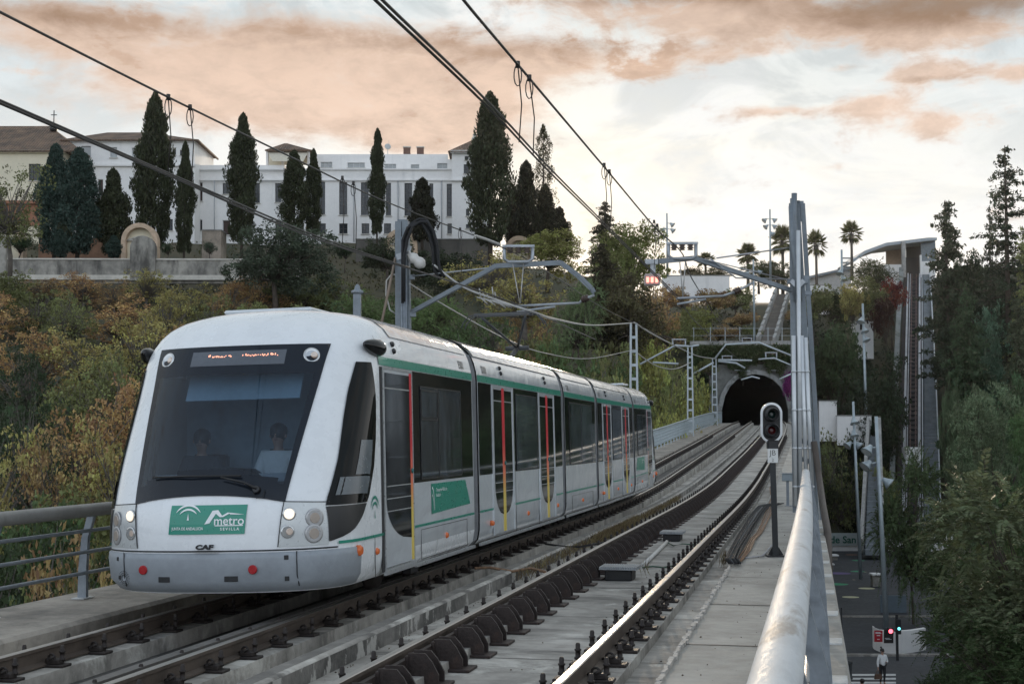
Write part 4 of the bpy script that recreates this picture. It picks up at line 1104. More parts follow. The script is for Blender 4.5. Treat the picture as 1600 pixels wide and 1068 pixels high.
def steady(e, a, b, ins, end, r=.028):
    """two registration tubes from near a to the insulator"""
    m = MB(); m.tube([a, b], r, 6); m.tube([a + (b - a) * .02 + Vector((0, 0, -.12)), a + (b - a) * .62 + Vector((0, 0, -.05))], r, 6); m.tube([b, ins], r, 6); m.tube([ins, end], r, 6)
    o = m.build('steady_arm', galv, e, world=True)
    m = MB(); d = (end - ins).normalized(); m.lathe(ins, [(.03, -.02), (.075, 0), (.04, .03), (.08, .06), (.04, .09), (.075, .12), (.03, .15)], 10, axis=d); m.build('insulator', ins_m, o, world=True)
# right arm
A = at(1240, 457, 31); Bp = at(1085, 406, 30); Cp = at(1008, 413, 29.5)
ae = e
arm(ae, [A, Bp, Cp]); saddle(ae, at(1066, 404, 29.8), .95)
m = MB(); m.tube([at(1234, 436, 31), at(1150, 446 - 12, 30.4), at(1110, 404, 30.1)], .016, 5); m.tube([at(1232, 387 + 50, 31), at(1100, 405, 30)], .012, 5)
m.tube([at(1232, 387, 31), at(1120, 403, 30)], .016, 5); m.build('tie_rod', galv, ae, world=True)
steady(ae, at(1057, 466, 29.6), at(1130, 462, 30), at(1148, 456, 30.2), at(1176, 442, 30.4))
for x0, x1 in ((1062, 1067), (1071, 1067)):
    m = MB(); m.tube([at(x0, 408, 29.8), at(x1, 464, 29.8)], .012, 5); m.build('dropper', wire_l, ae, world=True)
# illuminated sign on the arm
sg = empty('lit_signal_box', tuple(at(1019, 436, 29.5)), label='small box sign with glowing red bars hanging from the arm tip', cat='signal')
m = MB(); m.box(at(1019, 437, 29.5), (.32, .16, .24), rz=YAW, bev=.02); m.build('housing', pmat('sign_housing', (.35, .30, .28), .5), sg, world=True)
m = MB(); m.box(at(1020, 418, 29.5), (.10, .06, .30), rz=YAW); m.box(at(1018, 409, 29.5), (.26, .12, .10), rz=YAW); m.build('hanger', galv, sg, world=True)
for x in (1012, 1019, 1026):
    m = MB(); m.box(at(x, 437, 29.40), (.055, .02, .11), rz=YAW); m.build('light_bar', pmat('glowing_red', (.8, .2, .15), .4, emit=((1, .32, .24), 1.6)), sg, world=True)
# --- near left mast
Zl = 31.3
e = empty('catenary_mast', tuple(at(632, 700, Zl)), label='grey steel catenary mast with looping black cables behind the front car', cat='mast')
m = MB(); m.bar(at(624, 760, Zl), at(623, 346, Zl), .10, .14); m.build('leg', steel, e, world=True)
m = MB(); m.bar(at(641, 760, Zl), at(634, 346, Zl), .13, .14); m.build('leg', steel, e, world=True)
m = MB()
for x in (627.5, 631, 634): m.tube([at(x + 1.5, 760, Zl - .1), at(x, 370, Zl - .1)], .028, 6)
m.build('conduit', galv_dk, e, world=True)
for y in range(360, 700, 32): m = MB(); m.bar(at(622, y, Zl), at(637, y, Zl), .03, .12); m.build('batten_plate', steel, e, world=True)
m = MB(); m.bar(at(621, 350, Zl), at(637, 350, Zl), .05, .20); m.build('top_plate', steel, e, world=True)
m = MB(); m.bar(at(620, 402, Zl - .15), at(637, 396, Zl - .15), .05, .13); m.bar(at(637, 396, Zl - .15), at(640, 384, Zl - .15), .05, .1); m.build('clamp', galv, e, world=True)
for k, (dx, dy) in enumerate(((0, 0), (3.0, -3), (-3, 3.5), (5, 1))):
    P = [(630, 470), (630, 400), (632, 372), (640, 352), (652, 345), (663, 346), (673, 362), (679, 385), (680, 405), (682, 420), (690, 432)]
    m = MB(); m.tube([at(x + dx * (.3 if i < 2 else 1), y + dy, Zl - .2 - k * .05) for i, (x, y) in enumerate(P)], .033, 8); m.build('cable_loop', cab, e, world=True)
m = MB(); P = [(618, 490), (609, 484), (603, 460), (604, 438), (612, 428), (622, 430)]; m.tube([at(x, y, Zl) for x, y in P], .018, 5); m.build('cable_loop', wire_l, e, world=True)
m = MB(); m.lathe(at(651, 407, Zl - .2), [(.03, -.25), (.10, -.16), (.13, -.08), (.10, -.02), (.13, .06), (.12, .14), (.03, .22)], 12, axis=at(662, 415, Zl) - at(651, 407, Zl)); m.tube([at(638, 392, Zl - .2), at(646, 402, Zl - .2)], .03, 6); m.build('insulator', por, e, world=True)
m = MB(); m.tube([at(618, 403, Zl), at(596, 505, Zl - 1)], .03, 6); m.build('strut', pmat('brown_strut', (.2, .15, .11), .6), e, world=True)
ae = e
arm(ae, [at(643, 490, Zl), at(722, 447, 30.8), at(775, 418, 30.4), at(876, 413, 29.6), at(904, 434, 29.4), at(924, 453, 29.2), at(928, 460, 29.2)])
saddle(ae, at(810, 409, 30.0), .98)
m = MB(); m.tube([at(638, 432, Zl), at(770, 418, 30.5)], .016, 5); m.build('tie_rod', galv, ae, world=True)
m = MB(); m.box(at(640, 433, Zl), (.22, .1, .10), rz=YAW); m.box(at(642, 491, Zl), (.22, .1, .10), rz=YAW); m.build('bracket', galv_dk, ae, world=True)
steady(ae, at(806, 478, 29.8), at(905, 473, 29.4), at(911, 468, 29.4), at(928, 461, 29.2))
for x0, x1 in ((801, 812), (818, 813)):
    m = MB(); m.tube([at(x0, 412, 30), at(x1, 474, 29.8)], .012, 5); m.build('dropper', wire_l, ae, world=True)
# small bird-like cluster of wires on the feeder
m = MB()
for k in range(14):
    x = 745 + k * 3.0; m.tube([at(x, 464 + k * .6, 29.5), at(x + 14 + rnd.uniform(-4, 4), 470 + k * .8 + rnd.uniform(-3, 3), 29.5)], .012, 4)
for x, h in ((751, 16), (771, 18), (775, 10), (757, 8), (763, 7)): m.tube([at(x, 466, 29.5), at(x - 2, 466 - h, 29.5)], .014, 4)
m.build('wire_clamp', wire_l, origin=at(760, 466, 29.5), label='tangle of grey wire clamps on the cable left of the pantograph', cat='wire clamp')
# --- far lattice masts
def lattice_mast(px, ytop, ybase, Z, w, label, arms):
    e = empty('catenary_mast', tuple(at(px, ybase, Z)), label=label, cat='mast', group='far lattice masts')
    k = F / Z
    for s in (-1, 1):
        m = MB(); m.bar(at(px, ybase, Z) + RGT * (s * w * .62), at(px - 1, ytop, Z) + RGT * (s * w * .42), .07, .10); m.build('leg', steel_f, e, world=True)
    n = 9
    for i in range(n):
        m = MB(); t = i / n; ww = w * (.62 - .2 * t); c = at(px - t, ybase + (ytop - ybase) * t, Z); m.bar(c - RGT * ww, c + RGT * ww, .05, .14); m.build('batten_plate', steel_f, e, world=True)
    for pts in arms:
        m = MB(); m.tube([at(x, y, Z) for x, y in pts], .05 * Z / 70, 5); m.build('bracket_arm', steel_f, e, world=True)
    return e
lattice_mast(991, 505, 700, 71, .32, 'lattice mast just behind the rear car of the train', [])
lattice_mast(1079, 541, 690, 103, .34, 'slim lattice mast standing left of the track midway to the tunnel', [[(1079, 541), (1056, 539), (1000, 569)], [(1079, 541), (1092, 539)], [(1020, 566), (1060, 568)]])
lattice_mast(1117, 560, 668, 138, .40, 'lattice mast next to the left side of the tunnel mouth', [[(1117, 560), (1134, 538), (1186, 535), (1238, 556)], [(1122, 562), (1175, 563)], [(1083, 584), (1115, 566)], [(1122, 564), (1150, 567), (1164, 575)]])
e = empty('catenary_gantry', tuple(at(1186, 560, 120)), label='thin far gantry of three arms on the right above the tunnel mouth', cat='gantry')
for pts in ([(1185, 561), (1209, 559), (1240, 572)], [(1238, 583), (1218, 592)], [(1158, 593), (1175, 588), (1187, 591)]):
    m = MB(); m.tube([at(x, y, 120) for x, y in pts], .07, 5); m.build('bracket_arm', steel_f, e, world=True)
for x, y, Z in ((1061, 537, 103), (1167, 532, 138), (1136, 560, 140), (1205, 556, 120)):
    o = empty('wire_saddle', tuple(at(x, y, Z)), label={1061: 'small U-shaped wire saddle on the midway lattice mast arm', 1167: 'small wire saddle above the middle of the tunnel', 1136: 'small wire saddle beside the tunnel mast', 1205: 'small wire saddle right of the tunnel crown'}[x], cat='wire saddle')
    saddle(o, at(x, y + 4, Z), 1.5)
# --- wires
def wire(name, label, pts, r, mat=wire_m, grp=None, cat='wire'):
    """pts (px, py, Z) joined by a smooth line"""
    q = [at(*p) for p in pts]; out = []
    for i in range(len(q) - 1):
        p0 = q[max(0, i - 1)]; p1 = q[i]; p2 = q[i + 1]; p3 = q[min(len(q) - 1, i + 2)]
        for k in range(6):
            t = k / 6; out.append(.5 * ((2 * p1) + (p2 - p0) * t + (2 * p0 - 5 * p1 + 4 * p2 - p3) * t * t + (3 * p1 - p0 - 3 * p2 + p3) * t ** 3))
    out.append(q[-1]); m = MB(); m.tube(out, r, 6); return m.build(name, mat, origin=q[0], label=label, cat=cat, group=grp)
G = 'overhead wires'
wire('messenger_wire', 'upper overhead wire slanting down from the top left to the cranked arm', [(-60, -14, 10), (0, 19, 10.8), (263, 152, 14.5), (450, 243, 19), (600, 314, 24), (744, 369, 28.6), (810, 398, 30)], .0115, grp=G)
wire('contact_wire', 'lower overhead wire from the left edge down over the front car', [(-80, 128, 10), (0, 161, 10.85), (250, 268, 14.2), (500, 375, 19.5), (700, 438, 25.5), (810, 476, 29.8), (870, 503, 33), (930, 530, 42)], .0135, grp=G)
wire('contact_wire', 'second strand lying along the lower left overhead wire', [(-80, 124, 10), (0, 157, 10.85), (250, 265, 14.2), (500, 371, 19.5), (640, 418, 23.4)], .0115, grp=G)
wire('contact_wire', 'left one of the twin wires coming down from the top centre', [(560, -32, 7.8), (586, 0, 8.1), (760, 165, 12), (860, 270, 17), (960, 368, 24), (1058, 466, 29.6), (1100, 515, 45), (1160, 566, 90)], .0115, grp=G)
wire('contact_wire', 'right one of the twin wires coming down from the top centre', [(570, -32, 7.8), (597, 0, 8.1), (766, 163, 12), (864, 268, 17), (962, 366, 24), (1059, 463, 29.5)], .0115, grp=G)
wire('messenger_wire', 'single upper wire from the top centre down to the right arm', [(700, -36, 10), (724, 0, 10.4), (809, 101, 13), (945, 262, 20), (1025, 357, 27), (1066, 396, 29.8), (1090, 450, 38), (1140, 520, 80), (1168, 530, 130)], .0135, grp=G)
wire('feeder_wire', 'pale thick feeder cable from the left mast drooping past the pantograph', [(676, 412, 31), (722, 447, 30.8), (775, 468, 30), (832, 487, 29.5), (870, 499, 33), (930, 508, 48), (991, 504, 71)], .026, wire_l, G)
wire('feeder_wire', 'pale feeder cable hanging from the lattice mast behind the train to the tunnel masts', [(991, 504, 71), (1020, 522, 80), (1055, 540, 100), (1090, 556, 120), (1117, 560, 138)], .045, wire_l, G)
wire('earth_wire', 'thin pale sagging wire between the left mast and the lattice mast, over the roof', [(640, 443, 31), (700, 480, 33), (790, 529, 38), (850, 551, 46), (920, 560, 57), (991, 546, 71)], .016, wire_l, G)
wire('earth_wire', 'thin sagging wire from the lattice mast to the midway mast', [(991, 548, 71), (1025, 571, 82), (1055, 576, 93), (1079, 566, 103)], .03, wire_l, G)
wire('messenger_wire', 'thin dark wire running on from the cranked arm into the trees', [(815, 400, 30), (880, 440, 36), (960, 490, 50), (1060, 537, 100)], .0115, grp=G)
wire('earth_wire', 'bright turnbuckle section on the upper left wire', [(742, 368, 28.4), (760, 374, 29), (781, 382, 29.4)], .028, wire_l, G)
def dropper(x0, y0, x1, y1, Z0, Z1, label):
    a, b = at(x0, y0, Z0), at(x1, y1, Z1); mid = a.lerp(b, .5) + RGT * .03; m = MB(); m.tube([a, mid, b], .0065, 5)
    m.tube([a + RGT * .035 * math.cos(t) + Vector((0, 0, -.10 + .10 * math.sin(t))) for t in np.linspace(0, 2 * PI, 12)], .006, 5, caps=False)
    m.lathe(a, [(.022, -.03), (.022, .03)], 8); m.build('wire_dropper', wire_m, origin=a, label=label, cat='dropper', group='droppers hanging from the overhead wires')
dropper(263, 152, 262, 272, 14.5, 14.6, 'left dropper of the pair near the tallest left cypress')
dropper(297, 168, 299, 285, 15.1, 15.2, 'right dropper of the pair near the tallest left cypress')
dropper(809, 101, 811, 222, 13, 13.8, 'left dropper of the pair at the top centre')
dropper(827, 122, 833, 242, 13.5, 14.6, 'right dropper of the pair at the top centre')
dropper(944, 258, 945, 352, 20, 20.5, 'left dropper of the pair above the deciduous tree')
dropper(952, 268, 953, 360, 20.4, 21, 'right dropper of the pair above the deciduous tree')
dropper(1022, 346, 1022, 420, 27, 27.2, 'left dropper of the pair next to the glowing arm')
dropper(1027, 352, 1028, 428, 27.3, 27.5, 'right dropper of the pair next to the glowing arm')
dropper(535, 278, 534, 390, 21.5, 21.8, 'left dropper of the pair in front of the white building')
dropper(552, 286, 556, 395, 22, 22.3, 'right dropper of the pair in front of the white building')
dropper(719, 358, 720, 440, 27.5, 27.8, 'short dropper just left of the turnbuckle')

# dark post with a cap behind the front car
m = MB(); c = at(558, 500, 27); m.box(c, (.14, .14, 1.0), rz=YAW); m.lathe(c + Vector((0, 0, .5)), [(.12, 0), (.12, .05), (.06, .08), (.05, .14), (.015, .18)], 8)
m.bar(c, Vector((c.x, c.y, -2.2)), .13); m.build('post', galv_dk, origin=c, label='dark capped steel post rising behind the roof of the front car', cat='post')

# ================================================================== signal and lineside boxes
sb = at_z(1212, 869, -1.79)
sg = empty('railway_signal', tuple(sb), label='oval two-aspect railway signal on a black post on the right walkway', cat='signal')
Zs = sb.dot(FWH); P = lambda x, y, dz=0: at(x, y, Zs + dz)
m = MB(); m.bar(sb, P(1206.5, 690), .105, .085); m.build('pole', pmat('black_post', (.012, .015, .017), .4, var=.2), sg, world=True)
m = MB(); m.box(sb + Vector((0, 0, .012)), (.27, .24, .024), rz=YAW); m.prism([sb + RGT * -.12 + Vector((0, 0, .02)), sb + RGT * .12 + Vector((0, 0, .02)), sb + RGT * .05 + Vector((0, 0, .14)), sb + RGT * -.05 + Vector((0, 0, .14))], FWH * .012); m.build('base_plate', black_m, sg, world=True)
cy, cr = (645.5, 674.5), 17.0
def oval(rr, dz):
    out = []
    for i in range(40):
        a = 2 * PI * i / 40; x = 1205.5 + rr * math.cos(a); y = (cy[0] if math.sin(a) > 0 else cy[1]) - rr * math.sin(a); out.append(P(x, y, dz))
    return out
m = MB(); m.prism(oval(13.5, 0), FWH * .14); m.build('backboard', black_m, sg, world=True)
m = MB(); a, b = oval(17, -.01), oval(13.6, -.01)
for i in range(40): j = (i + 1) % 40; m.quad(a[i], a[j], b[j], b[i]); m.quad(a[i], a[j], a[j] + FWH * .03, a[i] + FWH * .03); m.quad(b[i], b[j], b[j] + FWH * .03, b[i] + FWH * .03)
m.build('white_rim', pmat('white_signal_rim', (.78, .79, .79), .4, var=.04), sg, world=True)
for y, col, nmx in ((647, (.006, .022, .02), 'green_lens'), (672, (.07, .004, .005), 'red_lens')):
    c = P(1205.5, y, -.02); m = MB(); m.lathe(c, [(.105, .0), (.105, .10), (.09, .17), (.086, .17), (.09, .02)], 20, axis=-FWH); o = m.build('hood', black_m, sg, world=True)
    m = MB(); m.lathe(c, [(.075, .0), (.06, .02), (.02, .03)], 16, axis=-FWH); m.build('lens', pmat(nmx, col, .1, var=.2), sg, world=True)
m = MB(); m.box(P(1207, 694), (.16, .14, .13), rz=YAW, bev=.01); m.lathe(P(1207, 700), [(.05, -.10), (.05, .05)], 10); m.build('mounting', black_m, sg, world=True)
m = MB(); m.box(P(1207.5, 711.5, -.06), (.155, .012, .21), rz=YAW); m.mat(1)
o = P(1207.5, 711.5, -.07); put_text(m, 'JB', .115, lambda a, b: o + RGT * a + Vector((0, 0, b + .04)), bold=-.001); put_text(m, '2', .06, lambda a, b: o + RGT * a + Vector((0, 0, b - .065)))
m.build('number_plate', [pmat('plate_white', (.62, .62, .60), .5, var=.08), blackm], sg, world=True)
jb = at_z(1231, 790, -1.78); e = empty('junction_box', tuple(jb), label='small grey junction box on a stub post beside the mast', cat='junction box')
m = MB(); m.box((0, 0, .34), (.07, .07, .68)); m.box((.02, 0, .01), (.20, .16, .02)); m.build('stub_post', galv_dk, e); m = MB(); m.box((.05, 0, .74), (.38, .26, .20), bev=.015); m.build('box', pmat('cabinet_grey', (.24, .28, .30), .5, var=.1), e)
m = MB(); m.box((.05, 0, .846), (.42, .30, .012)); m.build('lid', galv, e)
# ================================================================== tunnel mouth
ZP = 165.7
port_c = pmat('weathered_portal_concrete', (.17, .175, .165), .85, var=.2, scale=.25, col2=(.12, .12, .11), spots=(.5, .5, .7, (.08, .08, .07), .6), bump=.4, bscale=4)
pe = empty('tunnel_portal', tuple(at(1180, 658, ZP)), label='grey concrete tunnel mouth with a round arch at the end of the viaduct', cat='tunnel portal')
ARCH = [(1127, 672), (1127, 640), (1132, 618), (1140, 603), (1151, 592), (1165, 585.5), (1180, 583), (1195, 585.5), (1209, 592), (1220, 603), (1228, 618), (1233, 640), (1233, 672)]
def dense(P, n=3):
    o = []
    for a, b in zip(P, P[1:]):
        for i in range(n): t = i / n; o.append((a[0] + (b[0] - a[0]) * t, a[1] + (b[1] - a[1]) * t))
    return o + [P[-1]]
AP = dense(ARCH)
m = MB()
def outer(p):
    x, y = p; t = (x - 1127) / 106
    return p
# wall round the opening: strips out to the rectangle
rect = []
for x, y in AP:
    dx, dy = x - 1180, y - 640
    if y >= 640: rect.append((1108 if x < 1180 else 1266, y))
    else:
        k = min((1180 - 1108) / max(1e-6, -dx) if dx < 0 else (1266 - 1180) / max(1e-6, dx), (640 - 569) / max(1e-6, 640 - y)); rect.append((1180 + dx * k, 640 + dy * k))
for i in range(len(AP) - 1):
    a, b, c, d = AP[i], AP[i + 1], rect[i + 1], rect[i]
    m.quad(at(*a, ZP), at(*b, ZP), at(*c, ZP), at(*d, ZP))
for cx, cy in ((1108, 569), (1266, 569)):
    ii = [i for i in range(len(rect) - 1) if (abs(rect[i][0] - cx) < .6) != (abs(rect[i + 1][0] - cx) < .6) and rect[i][1] < 639]
    for i in ii: m.poly([at(*rect[i], ZP), at(*rect[i + 1], ZP), at(cx, cy, ZP)])
m.build('portal_wall', port_c, pe, world=True)
m = MB()
for i in range(len(AP) - 1):
    def grow(p, g): dx, dy = p[0] - 1180, p[1] - 640; l = math.hypot(dx, min(dy, 0)) or 1; return (p[0] + dx / l * g, p[1] + min(dy, 0) / l * g)
    a, b = grow(AP[i], -1), grow(AP[i + 1], -1); c, d = grow(AP[i + 1], 6), grow(AP[i], 6)
    f = [at(*q, ZP - .35) for q in (a, b, c, d)]; g = [q + FWH * .4 for q in f]; m.quad(*f); m.quad(f[0], f[1], g[1], g[0]); m.quad(f[2], f[3], g[3], g[2])
m.build('arch_ring', pmat('pale_arch_ring', (.27, .275, .265), .85, var=.2, scale=.6, spots=(.8, .45, .62, (.09, .09, .085), .8)), pe, world=True)
m = MB(); k = len(AP)
for j in range(16):
    sh = Vector((-1, 0, 0)) * (.035 * (j * 4) ** 1.6 * .12) + FWH * (j * 4) + Vector((0, 0, j * .05))
    m.v += [tuple(at(*p, ZP) + sh) for p in AP]
for j in range(15):
    for i in range(k - 1): a = j * k + i; m.face(a, a + 1, a + 1 + k, a + k)
m.face(*[15 * k + i for i in range(k)])
m.build('tunnel_lining', pmat('dark_concrete_lining', (.022, .021, .020), .9, var=.3), pe, world=True)  # plain near-black concrete over the whole lining
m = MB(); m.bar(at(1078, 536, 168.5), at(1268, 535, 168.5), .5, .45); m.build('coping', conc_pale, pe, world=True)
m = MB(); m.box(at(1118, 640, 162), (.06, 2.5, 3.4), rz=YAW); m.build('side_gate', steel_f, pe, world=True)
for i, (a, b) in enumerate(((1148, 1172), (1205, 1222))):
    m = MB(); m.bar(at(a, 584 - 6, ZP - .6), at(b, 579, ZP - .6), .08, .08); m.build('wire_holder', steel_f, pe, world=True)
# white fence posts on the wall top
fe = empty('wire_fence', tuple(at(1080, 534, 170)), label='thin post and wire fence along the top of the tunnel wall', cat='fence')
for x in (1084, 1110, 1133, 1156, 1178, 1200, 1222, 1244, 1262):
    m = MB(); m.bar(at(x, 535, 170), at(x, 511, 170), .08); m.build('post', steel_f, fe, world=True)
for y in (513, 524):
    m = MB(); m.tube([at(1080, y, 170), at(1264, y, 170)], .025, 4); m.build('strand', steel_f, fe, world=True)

# hillside stairway
plaster = pmat('white_plaster', (.78, .76, .73), .8, var=.06, scale=.3, spots=(.25, .55, .8, (.52, .53, .54), .5), streak=((.9, .9, .10), .55, .8, (.38, .38, .37), .35))
cream = pmat('cream_plaster', (.72, .65, .49), .85, var=.06, scale=.3, spots=(.3, .55, .8, (.45, .40, .30), .4))
st = empty('outdoor_stairway', tuple(at(1195, 538, 172)), label='long concrete stairway with pale parapets climbing the slope above the tunnel', cat='stairs')
m = MB(); n = 46
B0, T0 = (1186, 1208, 540, 171.0), (1214, 1232, 459, 206.0)
for i in range(n):
    t = i / n; f = lambda k: B0[k] + (T0[k] - B0[k]) * t; Z = f(3); a = at(f(0), f(2), Z); b = at(f(1), f(2), Z); c = (a + b) / 2
    m.box(c + Vector((0, 0, -.25)), ((b - a).length, 36 / n * 1.05, .7), rz=YAW)
m.build('steps', pmat('worn_steps', (.20, .18, .155), .9, var=.2, scale=1), st, world=True)
for x0, x1, y0 in ((1183.5, 1213, 540), (1209.5, 1233, 541)):
    m = MB()
    for i in range(8):
        t0, t1 = i / 8, (i + 1) / 8; p = at(x0 + (x1 - x0) * t0, y0 + (459 - y0) * t0, 171 + 35 * t0); q = at(x0 + (x1 - x0) * t1, y0 + (459 - y0) * t1, 171 + 35 * t1); q.z = p.z + (q.z - p.z) * .8; m.bar(p + Vector((0, 0, .35)), q + Vector((0, 0, .35)), .35, 1.5)
    m.build('parapet', conc_pale, st, world=True)

def block(name, x0, x1, y0, y1, Z, D, mat, label, cat, base=True, extra=None):
    """free-standing wall or block whose front face fills px x0..x1, y0..y1"""
    a, b = at(x0, y1, Z), at(x1, y1, Z); h = at(x0, y0, Z).z - a.z; w = (b - a).length; c = (a + b) / 2 + FWH * D / 2
    e = empty(name, tuple(c), YAW, label=label, cat=cat)
    m = MB(); m.box((0, 0, h / 2 - 1.0), (w, D, h + 2.0), bev=.03); m.build('wall_face', mat, e)
    m = MB(); m.box((0, 0, h + .06), (w + .12, D + .12, .12), bev=.02); m.build('coping', conc_pale, e); return e
block('garden_wall', 1035, 1140, 431, 447, 214, .5, plaster, 'long white garden wall on the hilltop left of the palms', 'wall')
block('garden_wall', 1238, 1296, 446, 470, 214, .5, plaster, 'white garden wall on the hilltop behind the right mast', 'wall')
block('garden_wall', 1280, 1308, 627, 662, 166, .6, plaster, 'short white wall block between the mast and the dark trees', 'wall')
block('garden_wall', 1308, 1362, 650, 668, 165, .4, plaster, 'low white wall strip behind the lamp posts, under the dark trees', 'wall')
block('garden_wall', 1338, 1365, 502, 538, 200, 3, plaster, 'pale wall of a landing half way up the slope beside the inclined track', 'wall')
block('retaining_wall', 556, 770, 374, 404, 178, .8, pmat('old_grey_wall', (.13, .12, .105), .9, var=.25, scale=.3, streak=((.8, .8, .15), .5, .75, (.04, .04, .035), .6)), 'dark grey retaining wall below the white building behind the middle cypresses', 'wall')
block('retaining_wall', 60, 200, 372, 392, 172, .6, pmat('brick_wall', (.20, .11, .065), .9, var=.25, scale=1), 'brown brick wall between the bushy evergreens and the church', 'wall')
# long garden wall with rounded piers
old = pmat('old_wall', (.34, .32, .28), .9, var=.2, scale=.3, col2=(.18, .17, .15), streak=((.7, .7, .22), .42, .7, (.045, .042, .038), .85), bump=.3, bscale=3)
cop = pmat('pale_coping', (.52, .49, .43), .85, var=.2, scale=.5)
gw = empty('boundary_wall', tuple(at(200, 430, 150)), label='long stained stone wall with rounded piers on the left hill edge', cat='wall')
m = MB(); a, b = at(-160, 425, 150), at(470, 425, 150); m.bar(a + Vector((0, 0, 0)), b, .6, 1.9 * 1.3); m.build('wall_face', old, gw, world=True)
m = MB(); m.bar(at(-160, 404.5, 150) , at(470, 406, 150), .8, .16); m.bar(at(-160, 433, 149.6) , at(470, 434, 149.6), .5, .5); m.build('coping', cop, gw, world=True)
def pier(x0, x1, yt, yb, Z, mat):
    r = (x1 - x0) / 2; cx = (x0 + x1) / 2; pts = [at(x0, yb, Z), at(x1, yb, Z)] + [at(cx + r * math.cos(t), yt + r - r * math.sin(t), Z) for t in np.linspace(0, PI, 14)]
    m = MB(); m.prism(pts, FWH * 1.0); return m.build('pier', mat, gw, world=True)
pier(203, 242, 368, 438, 149.2, old); pier(-28, 9, 370, 438, 149.2, old)
def niche(x0, x1, yt, yb, Z, label):
    e = empty('arched_niche', tuple(at((x0 + x1) / 2, yb, Z)), label=label, cat='arch')
    r = (x1 - x0) / 2; cx = (x0 + x1) / 2; m = MB(); ang = np.linspace(0, PI, 15); ri = r - 7
    o = [(x1, yb)] + [(cx + r * math.cos(t), yt + r - r * math.sin(t)) for t in ang] + [(x0, yb)]
    i_ = [(x1 - 7, yb)] + [(cx + ri * math.cos(t), yt + r - ri * math.sin(t)) for t in ang] + [(x0 + 7, yb)]
    for k in range(len(o) - 1):
        f = [at(*q, Z) for q in (o[k], o[k + 1], i_[k + 1], i_[k])]; m.quad(*f); m.quad(f[0], f[1], f[1] + FWH * 1.2, f[0] + FWH * 1.2); m.quad(f[2], f[3], f[3] + FWH * .8, f[2] + FWH * .8)
    m.build('brick_arch', pmat('arch_brick', (.50, .37, .26), .9, var=.2, scale=2, spots=(3, .5, .7, (.55, .47, .36), .5)), e, world=True)
    m = MB(); m.poly([at(*q, Z + .8) for q in i_]); m.build('back_wall', cream, e, world=True)
    m = MB(); yy = yt + r * .95; m.bar(at(x0 + 9, yy, Z + .6), at(cx, yy - 6, Z + .6), .2, .14); m.bar(at(x1 - 9, yy, Z + .6), at(cx, yy - 6, Z + .6), .2, .14); m.bar(at(x0 + 8, yy, Z + .6), at(x1 - 8, yy, Z + .6), .2, .14); m.build('pediment', cop, e, world=True)
niche(189, 246, 348, 404, 155, 'brick arch with a cream recess behind the tallest left cypress')
niche(-28, 36, 343, 404, 155, 'brick arch with a cream recess at the far left edge')
niche(600, 652, 357, 404, 172, 'brick arch half hidden behind the near left mast')
niche(790, 832, 368, 410, 172, 'pale arch behind the yellow-green tree, right of the biggest cypress')
block('stone_shed', 315, 345, 360, 404, 160, 3, pmat('shed_stone', (.30, .25, .20), .9, var=.3, scale=.8), 'small stone block with a gabled top between two cypresses', 'shed')

# ================================================================== the white building on the hill
ZB = 190.0
tile = pmat('roof_tiles', (.20, .13, .085), .85, var=.25, scale=.6, col2=(.09, .065, .05))
_nt = tile.node_tree; _tc = _nt.nodes.new('ShaderNodeTexCoord'); _mp = _nt.nodes.new('ShaderNodeMapping'); _mp.inputs['Rotation'].default_value = (0, 0, -YAW); _nt.links.new(_tc.outputs['Object'], _mp.inputs[0])
_w = _nt.nodes.new('ShaderNodeTexWave'); _w.inputs['Scale'].default_value = .9; _nt.links.new(_mp.outputs[0], _w.inputs[0])
_bb = _nt.nodes.new('ShaderNodeBump'); _bb.inputs['Strength'].default_value = 1; _bb.inputs['Distance'].default_value = .15; _nt.links.new(_w.outputs['Fac'], _bb.inputs['Height']); _nt.links.new(_bb.outputs[0], _nt.nodes['Principled BSDF'].inputs['Normal'])
pane_d = pmat('dark_window_pane', (.025, .03, .035), .12, var=.3); pane_l = pmat('light_shutter', (.42, .44, .44), .6, var=.08); pane_b = pmat('brown_shutter', (.045, .022, .016), .6, var=.2)
frame_w = pmat('window_frame', (.55, .56, .56), .5); frame_d = pmat('dark_window_frame', (.05, .05, .052), .5)
